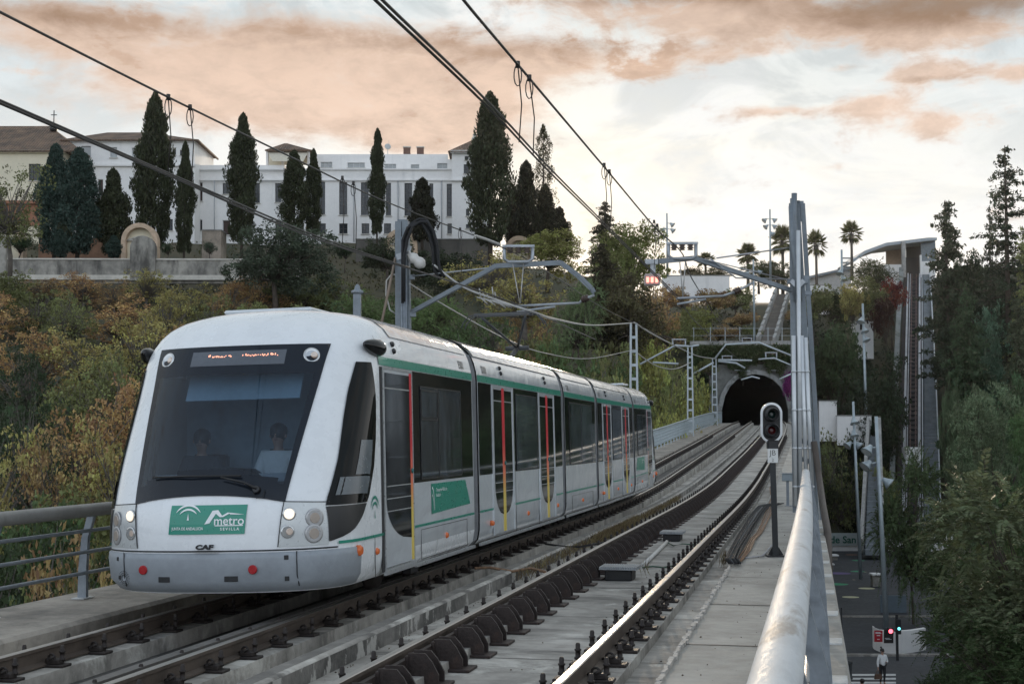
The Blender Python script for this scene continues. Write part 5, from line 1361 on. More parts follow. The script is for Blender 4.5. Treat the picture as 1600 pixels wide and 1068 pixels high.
def house(e, x0, x1, yt, yb, Z, D, mat, wins, name='wall'):
    """wall box with real window openings on its front; wins: (x0, x1, y0, y1, kind)"""
    xs = sorted({x0, x1} | {w[0] for w in wins} | {w[1] for w in wins}); yy = sorted({yt, yb} | {w[2] for w in wins} | {w[3] for w in wins})
    m = MB()
    for i in range(len(xs) - 1):
        for j in range(len(yy) - 1):
            cx, cy = (xs[i] + xs[i + 1]) / 2, (yy[j] + yy[j + 1]) / 2
            if any(w[0] < cx < w[1] and w[2] < cy < w[3] for w in wins): continue
            m.quad(at(xs[i], yy[j + 1], Z), at(xs[i + 1], yy[j + 1], Z), at(xs[i + 1], yy[j], Z), at(xs[i], yy[j], Z))
    dv = FWH * D; dw = FWH * .3
    c = [at(x0, yb, Z), at(x1, yb, Z), at(x1, yt, Z), at(x0, yt, Z)]
    m.quad(c[1], c[1] + dv, c[2] + dv, c[2]); m.quad(c[0] + dv, c[0], c[3], c[3] + dv); m.quad(c[3], c[2], c[2] + dv, c[3] + dv); m.quad(c[1] + dv, c[0] + dv, c[3] + dv, c[2] + dv)
    for w in wins:
        q = [at(w[0], w[3], Z), at(w[1], w[3], Z), at(w[1], w[2], Z), at(w[0], w[2], Z)]
        for k in range(4): m.quad(q[k], q[(k + 1) % 4], q[(k + 1) % 4] + dw, q[k] + dw)
    m.build(name, mat, e, world=True)
    for w in wins:
        kind = w[4]; q = [at(w[0], w[3], Z) + FWH * .22, at(w[1], w[3], Z) + FWH * .22, at(w[1], w[2], Z) + FWH * .22, at(w[0], w[2], Z) + FWH * .22]
        m = MB(); fm_ = frame_d if kind in ('d', 't') else frame_w
        for k in range(4): m.bar(q[k], q[(k + 1) % 4], .10, .10)
        wd = (q[1] - q[0]).length; n = 2 if wd < 1.5 else 3
        if kind in ('d', 't', 'w'):
            for k in range(1, n): a = q[0].lerp(q[1], k / n); b = q[3].lerp(q[2], k / n); m.bar(a, b, .06, .06)
            nr = 7 if kind == 't' else 2
            for k in range(1, nr): a = q[0].lerp(q[3], k / nr); b = q[1].lerp(q[2], k / nr); m.bar(a, b, .05, .05)
        f = m.build('window', fm_, e, world=True)
        m = MB(); m.quad(*[v + FWH * .05 for v in q]); m.build('pane', {'d': pane_d, 't': pane_d, 'w': pane_l, 's': pane_l, 'b': pane_b}[kind], f, world=True)
        m = MB(); m.bar(q[0] - FWH * .30 - Vector((0, 0, .08)) - RGT * .1, q[1] - FWH * .30 - Vector((0, 0, .08)) + RGT * .1, .16, .09); m.build('sill', cop, f, world=True)
def ledge(e, x0, x1, y, Z, t=.35, o=.25, mat=None):
    m = MB(); m.bar(at(x0, y, Z - o / 2), at(x1, y, Z - o / 2), o + .1, t); return m.build('cornice', mat or plaster, e, world=True)
def hip(e, x0, x1, ye, xr0, xr1, yr, Z, D, mat=tile, th=.25):
    a, b = at(x0, ye, Z - .5), at(x1, ye, Z - .5); c, d = b + FWH * (D + 1), a + FWH * (D + 1)
    r0, r1 = at(xr0, yr, Z + D / 2), at(xr1, yr, Z + D / 2); m = MB(); m.quad(a, b, r1, r0); m.poly([b, c, r1]); m.quad(c, d, r0, r1); m.poly([d, a, r0]); m.quad(d, c, b, a)
    for p, q in ((a, b), (b, c)): m.bar(p - Vector((0, 0, .08)), q - Vector((0, 0, .08)), .2, .2)
    return m.build('roof', mat, e, world=True)
mbg = empty('white_building', tuple(at(600, 374, ZB)), label='long white flat-roofed building with tall dark windows and a corner tower', cat='building')
T = []
for x0, x1 in ((496, 508), (530, 542.5), (564, 576), (603, 611), (632, 644), (671, 677), (698, 710)): T.append((x0, x1, 284 + (x0 - 496) * .015, 335 + (x0 - 496) * .015, 't'))
for x0, x1 in ((497, 509), (530, 543), (565, 577), (600, 611), (634, 645), (668, 678), (699, 711)): T.append((x0, x1, 349, 365, 'd'))
T += [(304, 316.5, 285, 314, 'b'), (348, 360, 286, 303, 'd'), (396, 406, 286, 317, 'd'), (304, 316, 343, 360, 'd'), (348, 360, 344, 367, 'b'), (430, 440, 286, 316, 'd'), (430, 440, 345, 366, 'd')]
house(mbg, 445, 722, 264, 384, ZB, 14, plaster, [t for t in T if t[0] > 445])
house(mbg, 303, 444.6, 258, 384, ZB + .3, 14, plaster, [t for t in T if t[0] < 445])
house(mbg, 495, 700, 241, 266, ZB + 4, 9, plaster, [(501, 519, 253, 262, 'w'), (543, 570, 254, 262, 'w'), (601, 619, 256, 263.5, 'w'), (642, 655, 257, 263.5, 'w')])
house(mbg, 680, 712, 249, 266, ZB + 2, 6, plaster, [(683, 699, 255, 264.5, 'w')])
house(mbg, 706, 768, 236, 384, ZB - 1.2, 8, plaster, [(726, 732, 244, 250, 'd'), (724.5, 733, 256.5, 271, 'd'), (727, 733, 288, 294, 'd'), (728, 733.5, 326, 337, 'd'), (728, 734, 350, 356.5, 'd'), (744, 750, 248, 270, 'd')], 'tower')
for a in ((445, 706, 281.5), (303, 445, 281), (303, 445, 264.5), (445, 706, 264.5)): ledge(mbg, *a, ZB, .18, .18)
ledge(mbg, 704, 770, 237, ZB - 1.3, .3, .45); ledge(mbg, 704, 768, 281.5, ZB - 1.3, .18, .2)
for x in (447, 553, 622, 690, 716, 335):
    m = MB(); m.tube([at(x, 282, ZB - .15), at(x, 378, ZB - .15)], .07, 6); m.build('downpipe', pmat('pipe_grey', (.35, .36, .37), .5), mbg, world=True)
hip(mbg, 700, 774, 236, 740, 744, 218, ZB - 1.2, 8)
m = MB(); m.lathe(at(742, 217, ZB + 3), [(.45, -.3), (.45, .2), (.2, .3), (.35, .55), (.1, .8), (.04, .9), (.04, 1.9)], 10); m.bar(at(739.5, 203, ZB + 3), at(744.5, 203, ZB + 3), .06, .06); m.build('finial', cop, mbg, world=True)
for x in (636, 657): m = MB(); m.box(at(x, 236, ZB + 8), (.95, .8, .9), rz=YAW); m.build('chimney', pmat('chimney_brick', (.14, .08, .06), .8), mbg, world=True)
for x in (636, 657): m = MB(); m.box(at(x, 230.5, ZB + 8), (1.1, .95, .15), rz=YAW); m.build('chimney_cap', cop, mbg, world=True)
m = MB(); c = at(606, 229, ZB + 6); m.lathe(c, [(.45, 0), (.40, .06), (.1, .12)], 16, axis=(FWH * -1 + Vector((.3, 0, .3)))); m.bar(c, c - Vector((0, 0, 1.2)), .08); m.bar(c + Vector((.15, 0, 0)), c + Vector((.15, 0, .9)), .04); m.build('dish_antenna', pmat('dish_grey', (.45, .46, .45), .5), mbg, world=True)
# roof pavilion
pv = empty('roof_pavilion', tuple(at(450, 256, ZB + 3)), label='open roof terrace pavilion with a tiled hip roof and cream awning', cat='pavilion')
hip(pv, 414, 486, 234, 444, 449, 224, ZB + 2, 6)
for x in (418, 442, 482):
    m = MB(); m.bar(at(x, 258, ZB + 2), at(x, 234, ZB + 2), .3); m.build('column', plaster, pv, world=True)
m = MB(); m.poly([at(418, 237, ZB + 2), at(482, 237, ZB + 2), at(474, 252, ZB - .5), at(426, 252, ZB - .5)]); m.build('awning', pmat('cream_awning', (.55, .50, .40), .8), pv, world=True)
m = MB(); m.quad(at(416, 258, ZB + 7), at(484, 258, ZB + 7), at(484, 234, ZB + 7), at(416, 234, ZB + 7)); m.build('back_wall', cream, pv, world=True)
# left block with low tiled roof
lb = empty('white_house', tuple(at(200, 374, ZB - 3)), label='white three-storey block with a low tiled roof left of the long building', cat='building')
house(lb, 98, 304, 218, 386, ZB - 3, 12, plaster, [(127, 142, 228, 246, 's'), (172, 183, 230, 246, 's'), (206, 221, 231, 246, 's'), (269, 275, 233, 242, 'd'), (281, 287, 234, 243, 'd'), (153, 161, 280, 306, 'b'), (215, 224, 283, 306, 'd'), (262, 270, 284, 306, 'b'), (216, 227, 342, 349, 'd'), (152, 160, 340, 360, 'd'), (262, 270, 342, 360, 'd')])
hip(lb, 94, 309, 218, 168, 232, 207, ZB - 3, 12); ledge(lb, 98, 304, 258, ZB - 3, .3, .3); ledge(lb, 98, 304, 220, ZB - 3, .3, .3)
# church
chh = empty('church', tuple(at(30, 376, ZB - 6)), label='cream church block with a broad tiled roof and an iron cross', cat='church')
house(chh, -70, 99, 236, 386, ZB - 6, 16, cream, [(45, 63.5, 256, 282, 'd'), (-30, -12, 256, 282, 'd')]); ledge(chh, -70, 99, 237, ZB - 6, .35, .35, cream)
hip(chh, -76, 126, 235, 0, 78, 197, ZB - 6, 16)
m = MB(); m.quad(at(-70, 318, ZB - 6.3), at(70, 318, ZB - 6.3), at(70, 352, ZB - 6.3), at(-70, 352, ZB - 6.3)); m.bar(at(-70, 316, ZB - 6.5), at(74, 316, ZB - 6.5), .6, .4); m.build('porch', pmat('terracotta_porch', (.32, .15, .09), .85), chh, world=True)
m = MB(); b = at(84, 197, ZB); m.lathe(b, [(.5, -.6), (.45, .2), (.15, .4)], 8); m.bar(b, b + Vector((0, 0, 2.1)), .10); m.bar(b + Vector((0, 0, 1.5)) - RGT * .4, b + Vector((0, 0, 1.5)) + RGT * .4, .10, .10); m.build('cross', frame_d, chh, world=True)

# ================================================================== inclined lift, its station and stairs
fu = empty('inclined_railway', tuple(at(1425, 760, 158)), label='steep inclined railway track climbing the right hill to the station', cat='inclined railway')
def sec(t):     # t 0 bottom .. 1 top
    Z = 152 + 80 * t; z = -10.5 + 36.5 * t; y = 682 - z * F / Z; return Z, y
def fstrip(nm_, xb0, xt0, xb1, xt1, dz, mat, par, th=.3, t0=0.0, t1=1.0, n=24):
    m = MB(); b = len(m.v)
    for i in range(n + 1):
        t = t0 + (t1 - t0) * i / n; Z, y = sec(t); a = at(xb0 + (xt0 - xb0) * t, y, Z) + Vector((0, 0, dz)); c = at(xb1 + (xt1 - xb1) * t, y, Z) + Vector((0, 0, dz)); m.v += [tuple(a), tuple(c), tuple(c - Vector((0, 0, th))), tuple(a - Vector((0, 0, th)))]
    for i in range(n):
        for j in range(4): a = i * 4 + j; c = i * 4 + (j + 1) % 4; m.face(a, c, c + 4, a + 4)
    m.face(0, 3, 2, 1); m.face(*[n * 4 + k for k in range(4)]); return m.build(nm_, mat, par, world=True)
dkb = pmat('dark_track_bed', (.035, .026, .024), .8, var=.3, scale=.5)
fstrip('track_bed', 1400, 1413, 1441, 1441, 0, dkb, fu, 1.5)
fstrip('side_beam', 1409, 1418, 1413.5, 1420, .35, pmat('pale_beam', (.40, .40, .41), .6, var=.2, scale=.5), fu)
fstrip('side_beam', 1434, 1436, 1438.5, 1438.5, .35, pmat('pale_beam', (0, 0, 0)), fu)
fstrip('side_beam', 1415, 1422, 1416.5, 1423, .25, pmat('pale_beam', (0, 0, 0)), fu)
for a, b in ((1420, 1424), (1429, 1431)): fstrip('rail', a, b, a + 2.5, b + 1.5, .22, pmat('red_brown_rail', (.08, .035, .028), .6), fu)
fstrip('parapet', 1388, 1405, 1396, 1412, 1.3, pmat('mossy_parapet', (.20, .21, .20), .8, var=.3, scale=.3, spots=(.3, .5, .65, (.04, .045, .03), .7)), fu, 2.0)
for i in range(60):
    t = (i + .5) / 60; Z, y = sec(t); a = at(1419 + 4 * t, y, Z); b = at(1432 + t, y, Z); m = MB(); m.bar(a + Vector((0, 0, .1)), b + Vector((0, 0, .1)), .25, .2); m.build('sleeper', rubber, fu, world=True)
m = MB(); Z, y = sec(.19); m.box(at(1424, 712, Z - 2), (1.8, 1.5, 2.0), rz=YAW, bev=.05); m.build('buffer_block', plaster, fu, world=True)
sts = empty('outdoor_stairway', tuple(at(1456, 760, 158)), label='long straight metal-edged stairway right of the inclined railway', cat='stairs')
m = MB(); n = 90
for i in range(n):
    t = (i + .5) / n; Z, y = sec(t); a = at(1443 - 1.5 * t, y, Z); b = at(1470 - 18 * t, y, Z); c = (a + b) / 2; m.box(c + Vector((0, 0, .05)), ((b - a).length, 80 / n * .98, .38), rz=YAW)
m.build('steps', pmat('grey_steps', (.22, .24, .25), .8, var=.2, scale=1), sts, world=True)
fstrip('stringer', 1441, 1440, 1443, 1441.2, .5, pmat('pale_stringer', (.45, .47, .48), .6), sts, 1.0); fstrip('stringer', 1470, 1452, 1472, 1453.5, .9, pmat('pale_stringer', (0, 0, 0)), sts, .5)
sn = empty('hilltop_station', tuple(at(1430, 430, 236)), label='modern hilltop station with a thin wing roof and a dark shaft opening', cat='station')
m = MB(); P_ = [(1330, 408), (1350, 392), (1385, 379), (1450, 371), (1464, 371), (1464, 375), (1450, 376), (1385, 384), (1352, 396), (1332, 411)]
m.prism([at(x, y, 232) for x, y in P_], FWH * 10); m.build('wing_roof', pmat('roof_edge', (.33, .36, .38), .6, var=.1), sn, world=True)
def sbox(x0, x1, y0, y1, Z, D, mat, nm_):
    m = MB(); a, b = at(x0, y1, Z), at(x1, y1, Z); h = at(x0, y0, Z).z - a.z; m.box((a + b) / 2 + Vector((0, 0, h / 2)) + FWH * D / 2, ((b - a).length, D, h), rz=YAW); return m.build(nm_, mat, sn, world=True)
sbox(1411.5, 1416.5, 377, 470, 231, .8, conc_pale, 'pillar'); sbox(1439, 1441, 398, 446, 231, .5, plaster, 'door_jamb')
sbox(1416.5, 1439, 377, 402, 239, .3, pmat('shaft_back', (.035, .032, .028), .7), 'back_panel'); sbox(1416.5, 1439, 402, 446, 238, .3, black_m, 'lift_door')
sbox(1384, 1411, 413, 446, 234, 5, plaster, 'wall'); sbox(1440, 1462, 408, 446, 233, .5, plaster, 'wall'); sbox(1439.5, 1462, 376, 408, 234, .5, pmat('glass_wall', (.12, .15, .17), .2, var=.2), 'glazing')
for k in range(4): sbox(1314, 1331, 402 + k * 7, 404 + k * 7, 236, .3, steel, 'louvre')
sbox(1385, 1411, 385, 413, 241, .3, pmat('warm_soffit', (.30, .24, .19), .8), 'soffit')
hs = empty('low_building', tuple(at(1285, 440, 250)), label='low pale building with a sloping roof edge behind the rightmost hilltop palms', cat='building')
m = MB(); m.prism([at(x, y, 250) for x, y in ((1250, 446), (1262, 434), (1330, 420), (1330, 470), (1250, 470))], FWH * 8); m.build('wall', pmat('far_pale_wall', (.45, .45, .44), .8), hs, world=True)
m = MB(); m.bar(at(1252, 436, 249.5), at(1334, 417, 249.5), 1.0, .4); m.build('roof', steel, hs, world=True)
# zig-zag ramp with grey steps below
rp = empty('outdoor_stairway', tuple(at(1355, 800, 148)), label='grey concrete stairs with pale side walls behind the lamp posts on the plaza edge', cat='stairs')
m = MB(); n = 24
for i in range(n):
    t = i / n; Z = 140 + 24 * t; z = -11.2 + 11.5 * t; y = 682 - z * F / Z; a = at(1350 + 8 * t, y, Z); b = at(1378 - 5 * t, y, Z); m.box((a + b) / 2, ((b - a).length, 1.05, .5), rz=YAW)
m.build('steps', pmat('grey_steps', (0, 0, 0)), rp, world=True)
for xa, xb in ((1346, 1357), (1380, 1374)):
    m = MB(); m.bar(at(xa, 682 + 10.6 * F / 140, 140), at(xb, 682 - 1.5 * F / 164, 164), .35, 1.6); m.build('parapet', conc_pale, rp, world=True)

# ================================================================== lamp posts
lampm = pmat('lamp_grey', (.34, .39, .41), .45, metal=.3, var=.12); lampg = pmat('lamp_reflector', (.55, .56, .55), .3)
def lamp_post(px, ytop, ybase, Z, w, spots, label, lean=0):
    e = empty('lamp_post', tuple(at(px + lean, ybase, Z)), label=label, cat='lamp post', group='lamp posts with spotlights')
    m = MB(); m.tube([at(px + lean, ybase, Z), at(px, ytop, Z)], [w, w * .62], 10); m.build('pole', lampm, e, world=True)
    s = Z / F
    for x, y, dx in spots:
        c = at(x, y, Z); ax = (RGT * dx + Vector((0, 0, -.75)) - FWH * .3).normalized(); k = w / .11
        m = MB(); t = (y - ytop) / (ybase - ytop); m.tube([at(px + lean * t, y - 2, Z), c], .03 * k, 5); m.lathe(c, [(.07 * k, -.16 * k), (.11 * k, -.05 * k), (.20 * k, .12 * k), (.27 * k, .22 * k)], 12, axis=ax); m.mat(1); m.lathe(c, [(.24 * k, .20 * k), (.2 * k, .225 * k)], 12, axis=ax)
        m.build('spotlight', [lampm, lampg], e, world=True)
    return e
lamp_post(1369, 650, 982, 90, .17, [(1358, 700, -.6), (1356, 724, -.8), (1384, 751, .9)], 'tallest plaza lamp post with three spotlights, standing behind the white barrier', 16)
lamp_post(1333, 627, 905, 121, .16, [(1334, 656, .1), (1334, 676, .1), (1327, 693, -.8), (1340, 693, .7)], 'lamp post with four spotlights between the mast and the tallest plaza lamp', 12)
lamp_post(1348, 474, 735, 166, .20, [(1346, 499, -.3), (1350, 514, .2), (1352, 528, .3)], 'tall lamp post rising in front of the dark green trees', 8)
lamp_post(1315, 390, 490, 200, .22, [(1313, 424, -.2), (1317, 434, .2)], 'hilltop lamp post under the right palm tree', 1)
lamp_post(1203, 327, 450, 214, .18, [(1196, 343, -.9), (1209, 343, .9), (1198, 353, -.9), (1209, 353, .9), (1206, 364, .6)], 'hilltop lamp post with five small spotlights beside the stairway top', 1)
lamp_post(1042, 333, 432, 214, .18, [(1049, 350, .9), (1037, 358, -.9), (1050, 359, .9), (1038, 369, -.9)], 'hilltop lamp post with small spotlights behind the glowing arm', 1)
lamp_post(1177, 405, 538, 172, .14, [(1168, 426, -.8), (1186, 424, .8), (1172, 431, -.4)], 'slim lamp post left of the hillside stairway', 2)

# ================================================================== plaza furniture
bn = empty('street_banner', tuple(at(1330, 857, 150)), label='white wall banner with dark green lettering de San Juan at the plaza back', cat='banner')
m = MB(); a, b = at(1286, 853.5, 150.5), at(1420, 853.5, 150.5); m.bar(a, b, .3, 2.0); m.build('wall_face', plaster, bn, world=True)
m = MB(); m.bar(at(1286, 842, 150.2), at(1372, 842, 150.2), .06, 1.3); m.build('cloth', pmat('banner_cloth', (.42, .46, .44), .7, var=.1, scale=.4), bn, world=True)
m = MB(); o = at(1297, 843, 150.1); put_text(m, 'de San Juan', 1.02, lambda a, b: o + RGT * a + Vector((0, 0, b)), bold=.018, align='LEFT'); m.build('lettering', pmat('dark_green_letters', (.01, .10, .06), .6), bn, world=True)
block('garden_wall', 1452, 1520, 836, 856, 150, .4, plaster, 'white low wall glimpsed between the right plaza trees', 'wall')
def bench(x0, x1, y0, y1, label):
    Z = GZ / (682 - y1) * F; a, b = at(x0, y1, Z), at(x1, y1, Z); e = empty('concrete_bench', tuple((a + b) / 2), YAW, label=label, cat='bench'); w = (b - a).length; h = (y1 - y0) / F * Z * .62
    m = MB(); m.box((0, .5, h - .08), (w, 1.1, .16), bev=.03); m.build('seat', plaster, e); m = MB(); m.box((0, .5, (h - .16) / 2), (w * .8, .8, h - .16)); m.build('base', conc, e)
bench(1290, 1311, 861, 875, 'farther white concrete bench beside the viaduct edge'); bench(1290, 1304, 874, 890, 'nearer white concrete bench beside the viaduct edge')
bench(1363, 1379, 884, 916, 'tall white planter block by the coloured circles')
bl = at_z(1396, 957, GZ + .1); e = empty('grey_hoarding', tuple(bl), YAW, label='grey panel hoarding leaning at the plaza edge behind the lamp post', cat='hoarding')
m = MB(); m.box((0, 0, .6), (1.75, .08, 1.15)); m.build('panel', pmat('blue_grey_panel', (.15, .19, .22), .6, var=.1), e)
for s in (-1, 1): m = MB(); m.box((s * .8, .1, .6), (.06, .06, 1.2)); m.build('post', steel, e)
bp = at_z(1405, 1018, GZ + .1); Zb = bp.dot(FWH); e = empty('plaza_barrier', tuple(bp), label='white curved plaza barrier wall carrying two posters', cat='barrier')
P = [(1366, 1012, 1.5), (1368, 1015, .4), (1378, 1019, 0), (1400, 1021, 0), (1425, 1019, .3), (1447, 1015, .8)]
m = MB(); h = 34 / F * Zb
for (x0, y0, d0), (x1, y1, d1) in zip(P, P[1:]):
    a, b = at_z(x0, y0, GZ + .1), at_z(x1, y1, GZ + .1); u = Vector((0, 0, h)); dd = FWH * .35; m.quad(a, b, b + u, a + u); m.quad(a + dd, a + dd + u, b + dd + u, b + dd); m.quad(a + u, b + u, b + dd + u, a + dd + u)
m.build('wall_face', plaster, e, world=True)
def pst(x0, x1, y0, y1, mat, lines, nm_):
    Z = Zb - 1.1; m = MB(); m.quad(at(x0, y1, Z), at(x1, y1, Z), at(x1, y0, Z), at(x0, y0, Z)); m.mat(1)
    for (a0, a1, b0, b1) in lines: m.quad(at(x0 + (x1 - x0) * a0, y0 + (y1 - y0) * b1, Z - .02), at(x0 + (x1 - x0) * a1, y0 + (y1 - y0) * b1, Z - .02), at(x0 + (x1 - x0) * a1, y0 + (y1 - y0) * b0, Z - .02), at(x0 + (x1 - x0) * a0, y0 + (y1 - y0) * b0, Z - .02))
    m.build(nm_, [mat, wlogo], e, world=True)
pst(1366, 1379, 984, 1002, pmat('red_poster', (.38, .01, .02), .5), [(.15, .75, .15, .2), (.15, .85, .24, .29), (.3, .7, .42, .48), (.35, .65, .75, .8)], 'poster')
pst(1381, 1396, 983, 1004, pmat('black_poster', (.02, .015, .015), .5, var=.8, scale=3), [(.1, .6, .62, .65), (.2, .8, .7, .73)], 'poster')
tl = at_z(1402, 1022, GZ + .1); Zt = tl.dot(FWH) - 2.0; tl = tl - FWH * 2.0; e = empty('traffic_light', tuple(tl), label='pedestrian traffic light glowing red on a dark pole by the barrier', cat='traffic light')
tq = at(1401, 959, Zt); m = MB(); m.bar(Vector((tq.x, tq.y, GZ + .1)), tq, .14); m.build('pole', black_m, e, world=True)
m = MB(); m.box(at(1391, 985, Zt), (.30, .22, .36), rz=YAW, bev=.02); m.bar(at(1394, 985, Zt), at(1401, 985, Zt), .06); m.build('signal_head', black_m, e, world=True)
m = MB(); m.lathe(at(1391, 985, Zt) - FWH * .11, [(.115, 0), (.10, .02)], 14, axis=-FWH); m.build('red_lamp', pmat('glowing_signal_red', (.8, .05, .08), .4, emit=((1, .10, .14), 3.0)), e, world=True)
m = MB(); m.box(at(1403.5, 978, Zt), (.26, .22, .8), rz=YAW, bev=.02); m.build('signal_head', black_m, e, world=True)
m = MB(); m.lathe(at(1404, 981, Zt) - FWH * .11, [(.085, 0), (.07, .02)], 14, axis=-FWH); m.build('green_lamp', pmat('glowing_teal', (.1, .5, .5), .4, emit=((.2, .85, .9), 1.2)), e, world=True)
bo = at_z(1326, 1060, GZ + .1); e = empty('litter_bin', tuple(bo), label='dark cylindrical litter bin at the crossing kerb', cat='bin')
m = MB(); m.lathe((0, 0, 0), [(.20, 0), (.20, .06), (.17, .08), (.17, .74), (.22, .76), (.22, .84)], 16); m.build('drum', pmat('bin_grey', (.05, .055, .058), .5), e)
m = MB(); m.lathe((0, 0, .842), [(.22, 0), (.20, .03), (.05, .05)], 16); m.build('lid', black_m, e)
m = MB(); sgp = at_z(1316, 1040, GZ + .1); m.bar(sgp, sgp + Vector((0, 0, 3.0)), .07); m.build('post', black_m, origin=sgp, label='slim dark post standing close to the viaduct edge by the bin', cat='post')
# ================================================================== vegetation
def leaf_mat(name, rough=.6, trans=.25):
    """leaf colour = object colour, shifted by a random tint stored per leaf"""
    m = bpy.data.materials.new(name); m.use_nodes = True; nt = m.node_tree; b = nt.nodes['Principled BSDF']
    oi = nt.nodes.new('ShaderNodeObjectInfo'); at_ = nt.nodes.new('ShaderNodeAttribute'); at_.attribute_name = 'tint'
    h = nt.nodes.new('ShaderNodeHueSaturation'); nt.links.new(oi.outputs['Color'], h.inputs['Color'])
    nt.links.new(ramp(nt, at_.outputs['Fac'], 0, 1, .470, .535, False), h.inputs['Hue']); nt.links.new(ramp(nt, at_.outputs['Fac'], 0, 1, .40, 1.65, False), h.inputs['Value'])
    nt.links.new(h.outputs[0], b.inputs['Base Color']); b.inputs['Roughness'].default_value = rough; b.inputs['Specular IOR Level'].default_value = .3
    tr = nt.nodes.new('ShaderNodeBsdfTranslucent'); nt.links.new(h.outputs[0], tr.inputs[0]); mx = nt.nodes.new('ShaderNodeMixShader'); mx.inputs[0].default_value = trans
    nt.links.new(b.outputs[0], mx.inputs[1]); nt.links.new(tr.outputs[0], mx.inputs[2]); nt.links.new(mx.outputs[0], nt.nodes['Material Output'].inputs[0]); return m
LEAF = leaf_mat('foliage'); BARK = pmat('bark', (.07, .055, .042), .9, var=.3, scale=3, bump=.4, bscale=12); BARKG = pmat('grey_bark', (.11, .095, .08), .9, var=.3, scale=3)
rng = np.random.default_rng(11)
def quads_mesh(name, pos, axis, L, Wd, tint, tri=False):
    """one thin leaf-like quad per point; axis = long direction"""
    n = len(pos); axis = axis / (np.linalg.norm(axis, axis=1, keepdims=True) + 1e-9)
    r = rng.normal(size=(n, 3)); side = np.cross(axis, r); side /= (np.linalg.norm(side, axis=1, keepdims=True) + 1e-9)
    a = axis * (L / 2)[:, None]; s = side * (Wd / 2)[:, None]
    v = np.empty((n, 4, 3)); v[:, 0] = pos - a; v[:, 1] = pos + s - a * .1; v[:, 2] = pos + a; v[:, 3] = pos - s - a * .1
    me = bpy.data.meshes.new(name); me.vertices.add(4 * n); me.vertices.foreach_set('co', v.reshape(-1).astype(np.float32))
    me.loops.add(4 * n); me.loops.foreach_set('vertex_index', np.arange(4 * n, dtype=np.int32)); me.polygons.add(n)
    me.polygons.foreach_set('loop_start', np.arange(0, 4 * n, 4, dtype=np.int32)); me.polygons.foreach_set('loop_total', np.full(n, 4, dtype=np.int32))
    at_ = me.attributes.new('tint', 'FLOAT', 'FACE'); at_.data.foreach_set('value', tint.astype(np.float32)); me.materials.append(LEAF); me.update(calc_edges=True); return me
def unit(n): r = rng.normal(size=(n, 3)); return r / np.linalg.norm(r, axis=1, keepdims=True)
def clumps(centres, radii, per, size, up=.0, flat=.75, asp=.55, tint_c=.55):
    """leaves on the outer part of many small clumps"""
    P, A, T = [], [], []
    for c, r in zip(centres, radii):
        k = max(6, int(per * rng.uniform(.7, 1.3))); d = unit(k); rr = r * (.45 + .6 * rng.random(k) ** .6)[:, None]
        q = c + d * rr * np.array([1, 1, flat]); P.append(q); A.append(unit(k) * .8 + d * .5 + np.array([0, 0, up])); t0 = rng.random(); T.append(np.clip(t0 * tint_c + rng.random(k) * (1 - tint_c), 0, 1))
    P = np.concatenate(P); A = np.concatenate(A); T = np.concatenate(T); n = len(P); L = size * rng.uniform(.4, 1.75, n); return P, A, L, L * asp, T
def cat(parts): return [np.concatenate([p[i] for p in parts]) for i in range(5)]
def limbs(m, tips, root, r0, forks=2, sag=0, rnd_=None):
    rnd_ = rnd_ or random.Random(1)
    for t in tips:
        t = Vector(t); mid = root.lerp(t, .5) + Vector((rnd_.uniform(-.4, .4), rnd_.uniform(-.4, .4), rnd_.uniform(.0, .5) + sag)); m.tube([root, root.lerp(mid, .6), mid, t], [r0, r0 * .7, r0 * .5, r0 * .15], 5)
PROTO = {}
def proto(key, fn):
    if key not in PROTO: PROTO[key] = fn()
    return PROTO[key]
def broad(seed, h=8.0, w=7.0, dens=1.0, size=.17, lo=.22, kind='round', nb=170, per=62, up=0.0, asp=.55, flat=.75, cl=.085, ll=.45, twig=34):
    """broadleaf crown: many clumps through an uneven dome, limbs reaching into it"""
    global rng
    rng = np.random.default_rng(seed); rd = random.Random(seed)
    lobes = [(np.array([rd.uniform(-.28, .28) * w, rd.uniform(-.28, .28) * w, h * rd.uniform(ll, .78)]), w * rd.uniform(.20, .34), h * rd.uniform(.15, .24)) for _ in range(9)]
    C, Rr = [], []
    tries = 0
    while len(C) < nb:
        c, rx, rz = lobes[rd.randrange(9)]; d = unit(1)[0]; q = c + d * np.array([rx, rx, rz]) * (rd.random() ** .35); 
        if q[2] < h * lo: continue
        C.append(q); Rr.append(w * cl * rd.uniform(.6, 1.35))
    P, A, L, Wd, T = clumps(C, Rr, per * dens, size, up, flat, asp)
    me = quads_mesh('crown', P, A, L, Wd, T)
    m = MB(); b = Vector((0, 0, 0)); fork = Vector((rd.uniform(-.3, .3), rd.uniform(-.3, .3), h * .22)); m.tube([b - Vector((0, 0, 1.5)), b, fork], [h * .032, h * .028, h * .02], 7)
    tips = [Vector(C[i]) for i in rd.sample(range(len(C)), min(twig, len(C)))]; limbs(m, tips, fork, h * .011, rnd_=rd)
    o = m.build('trunk', BARKG if kind == 'autumn' else BARK); tm = o.data; bpy.data.objects.remove(o); return tm, me
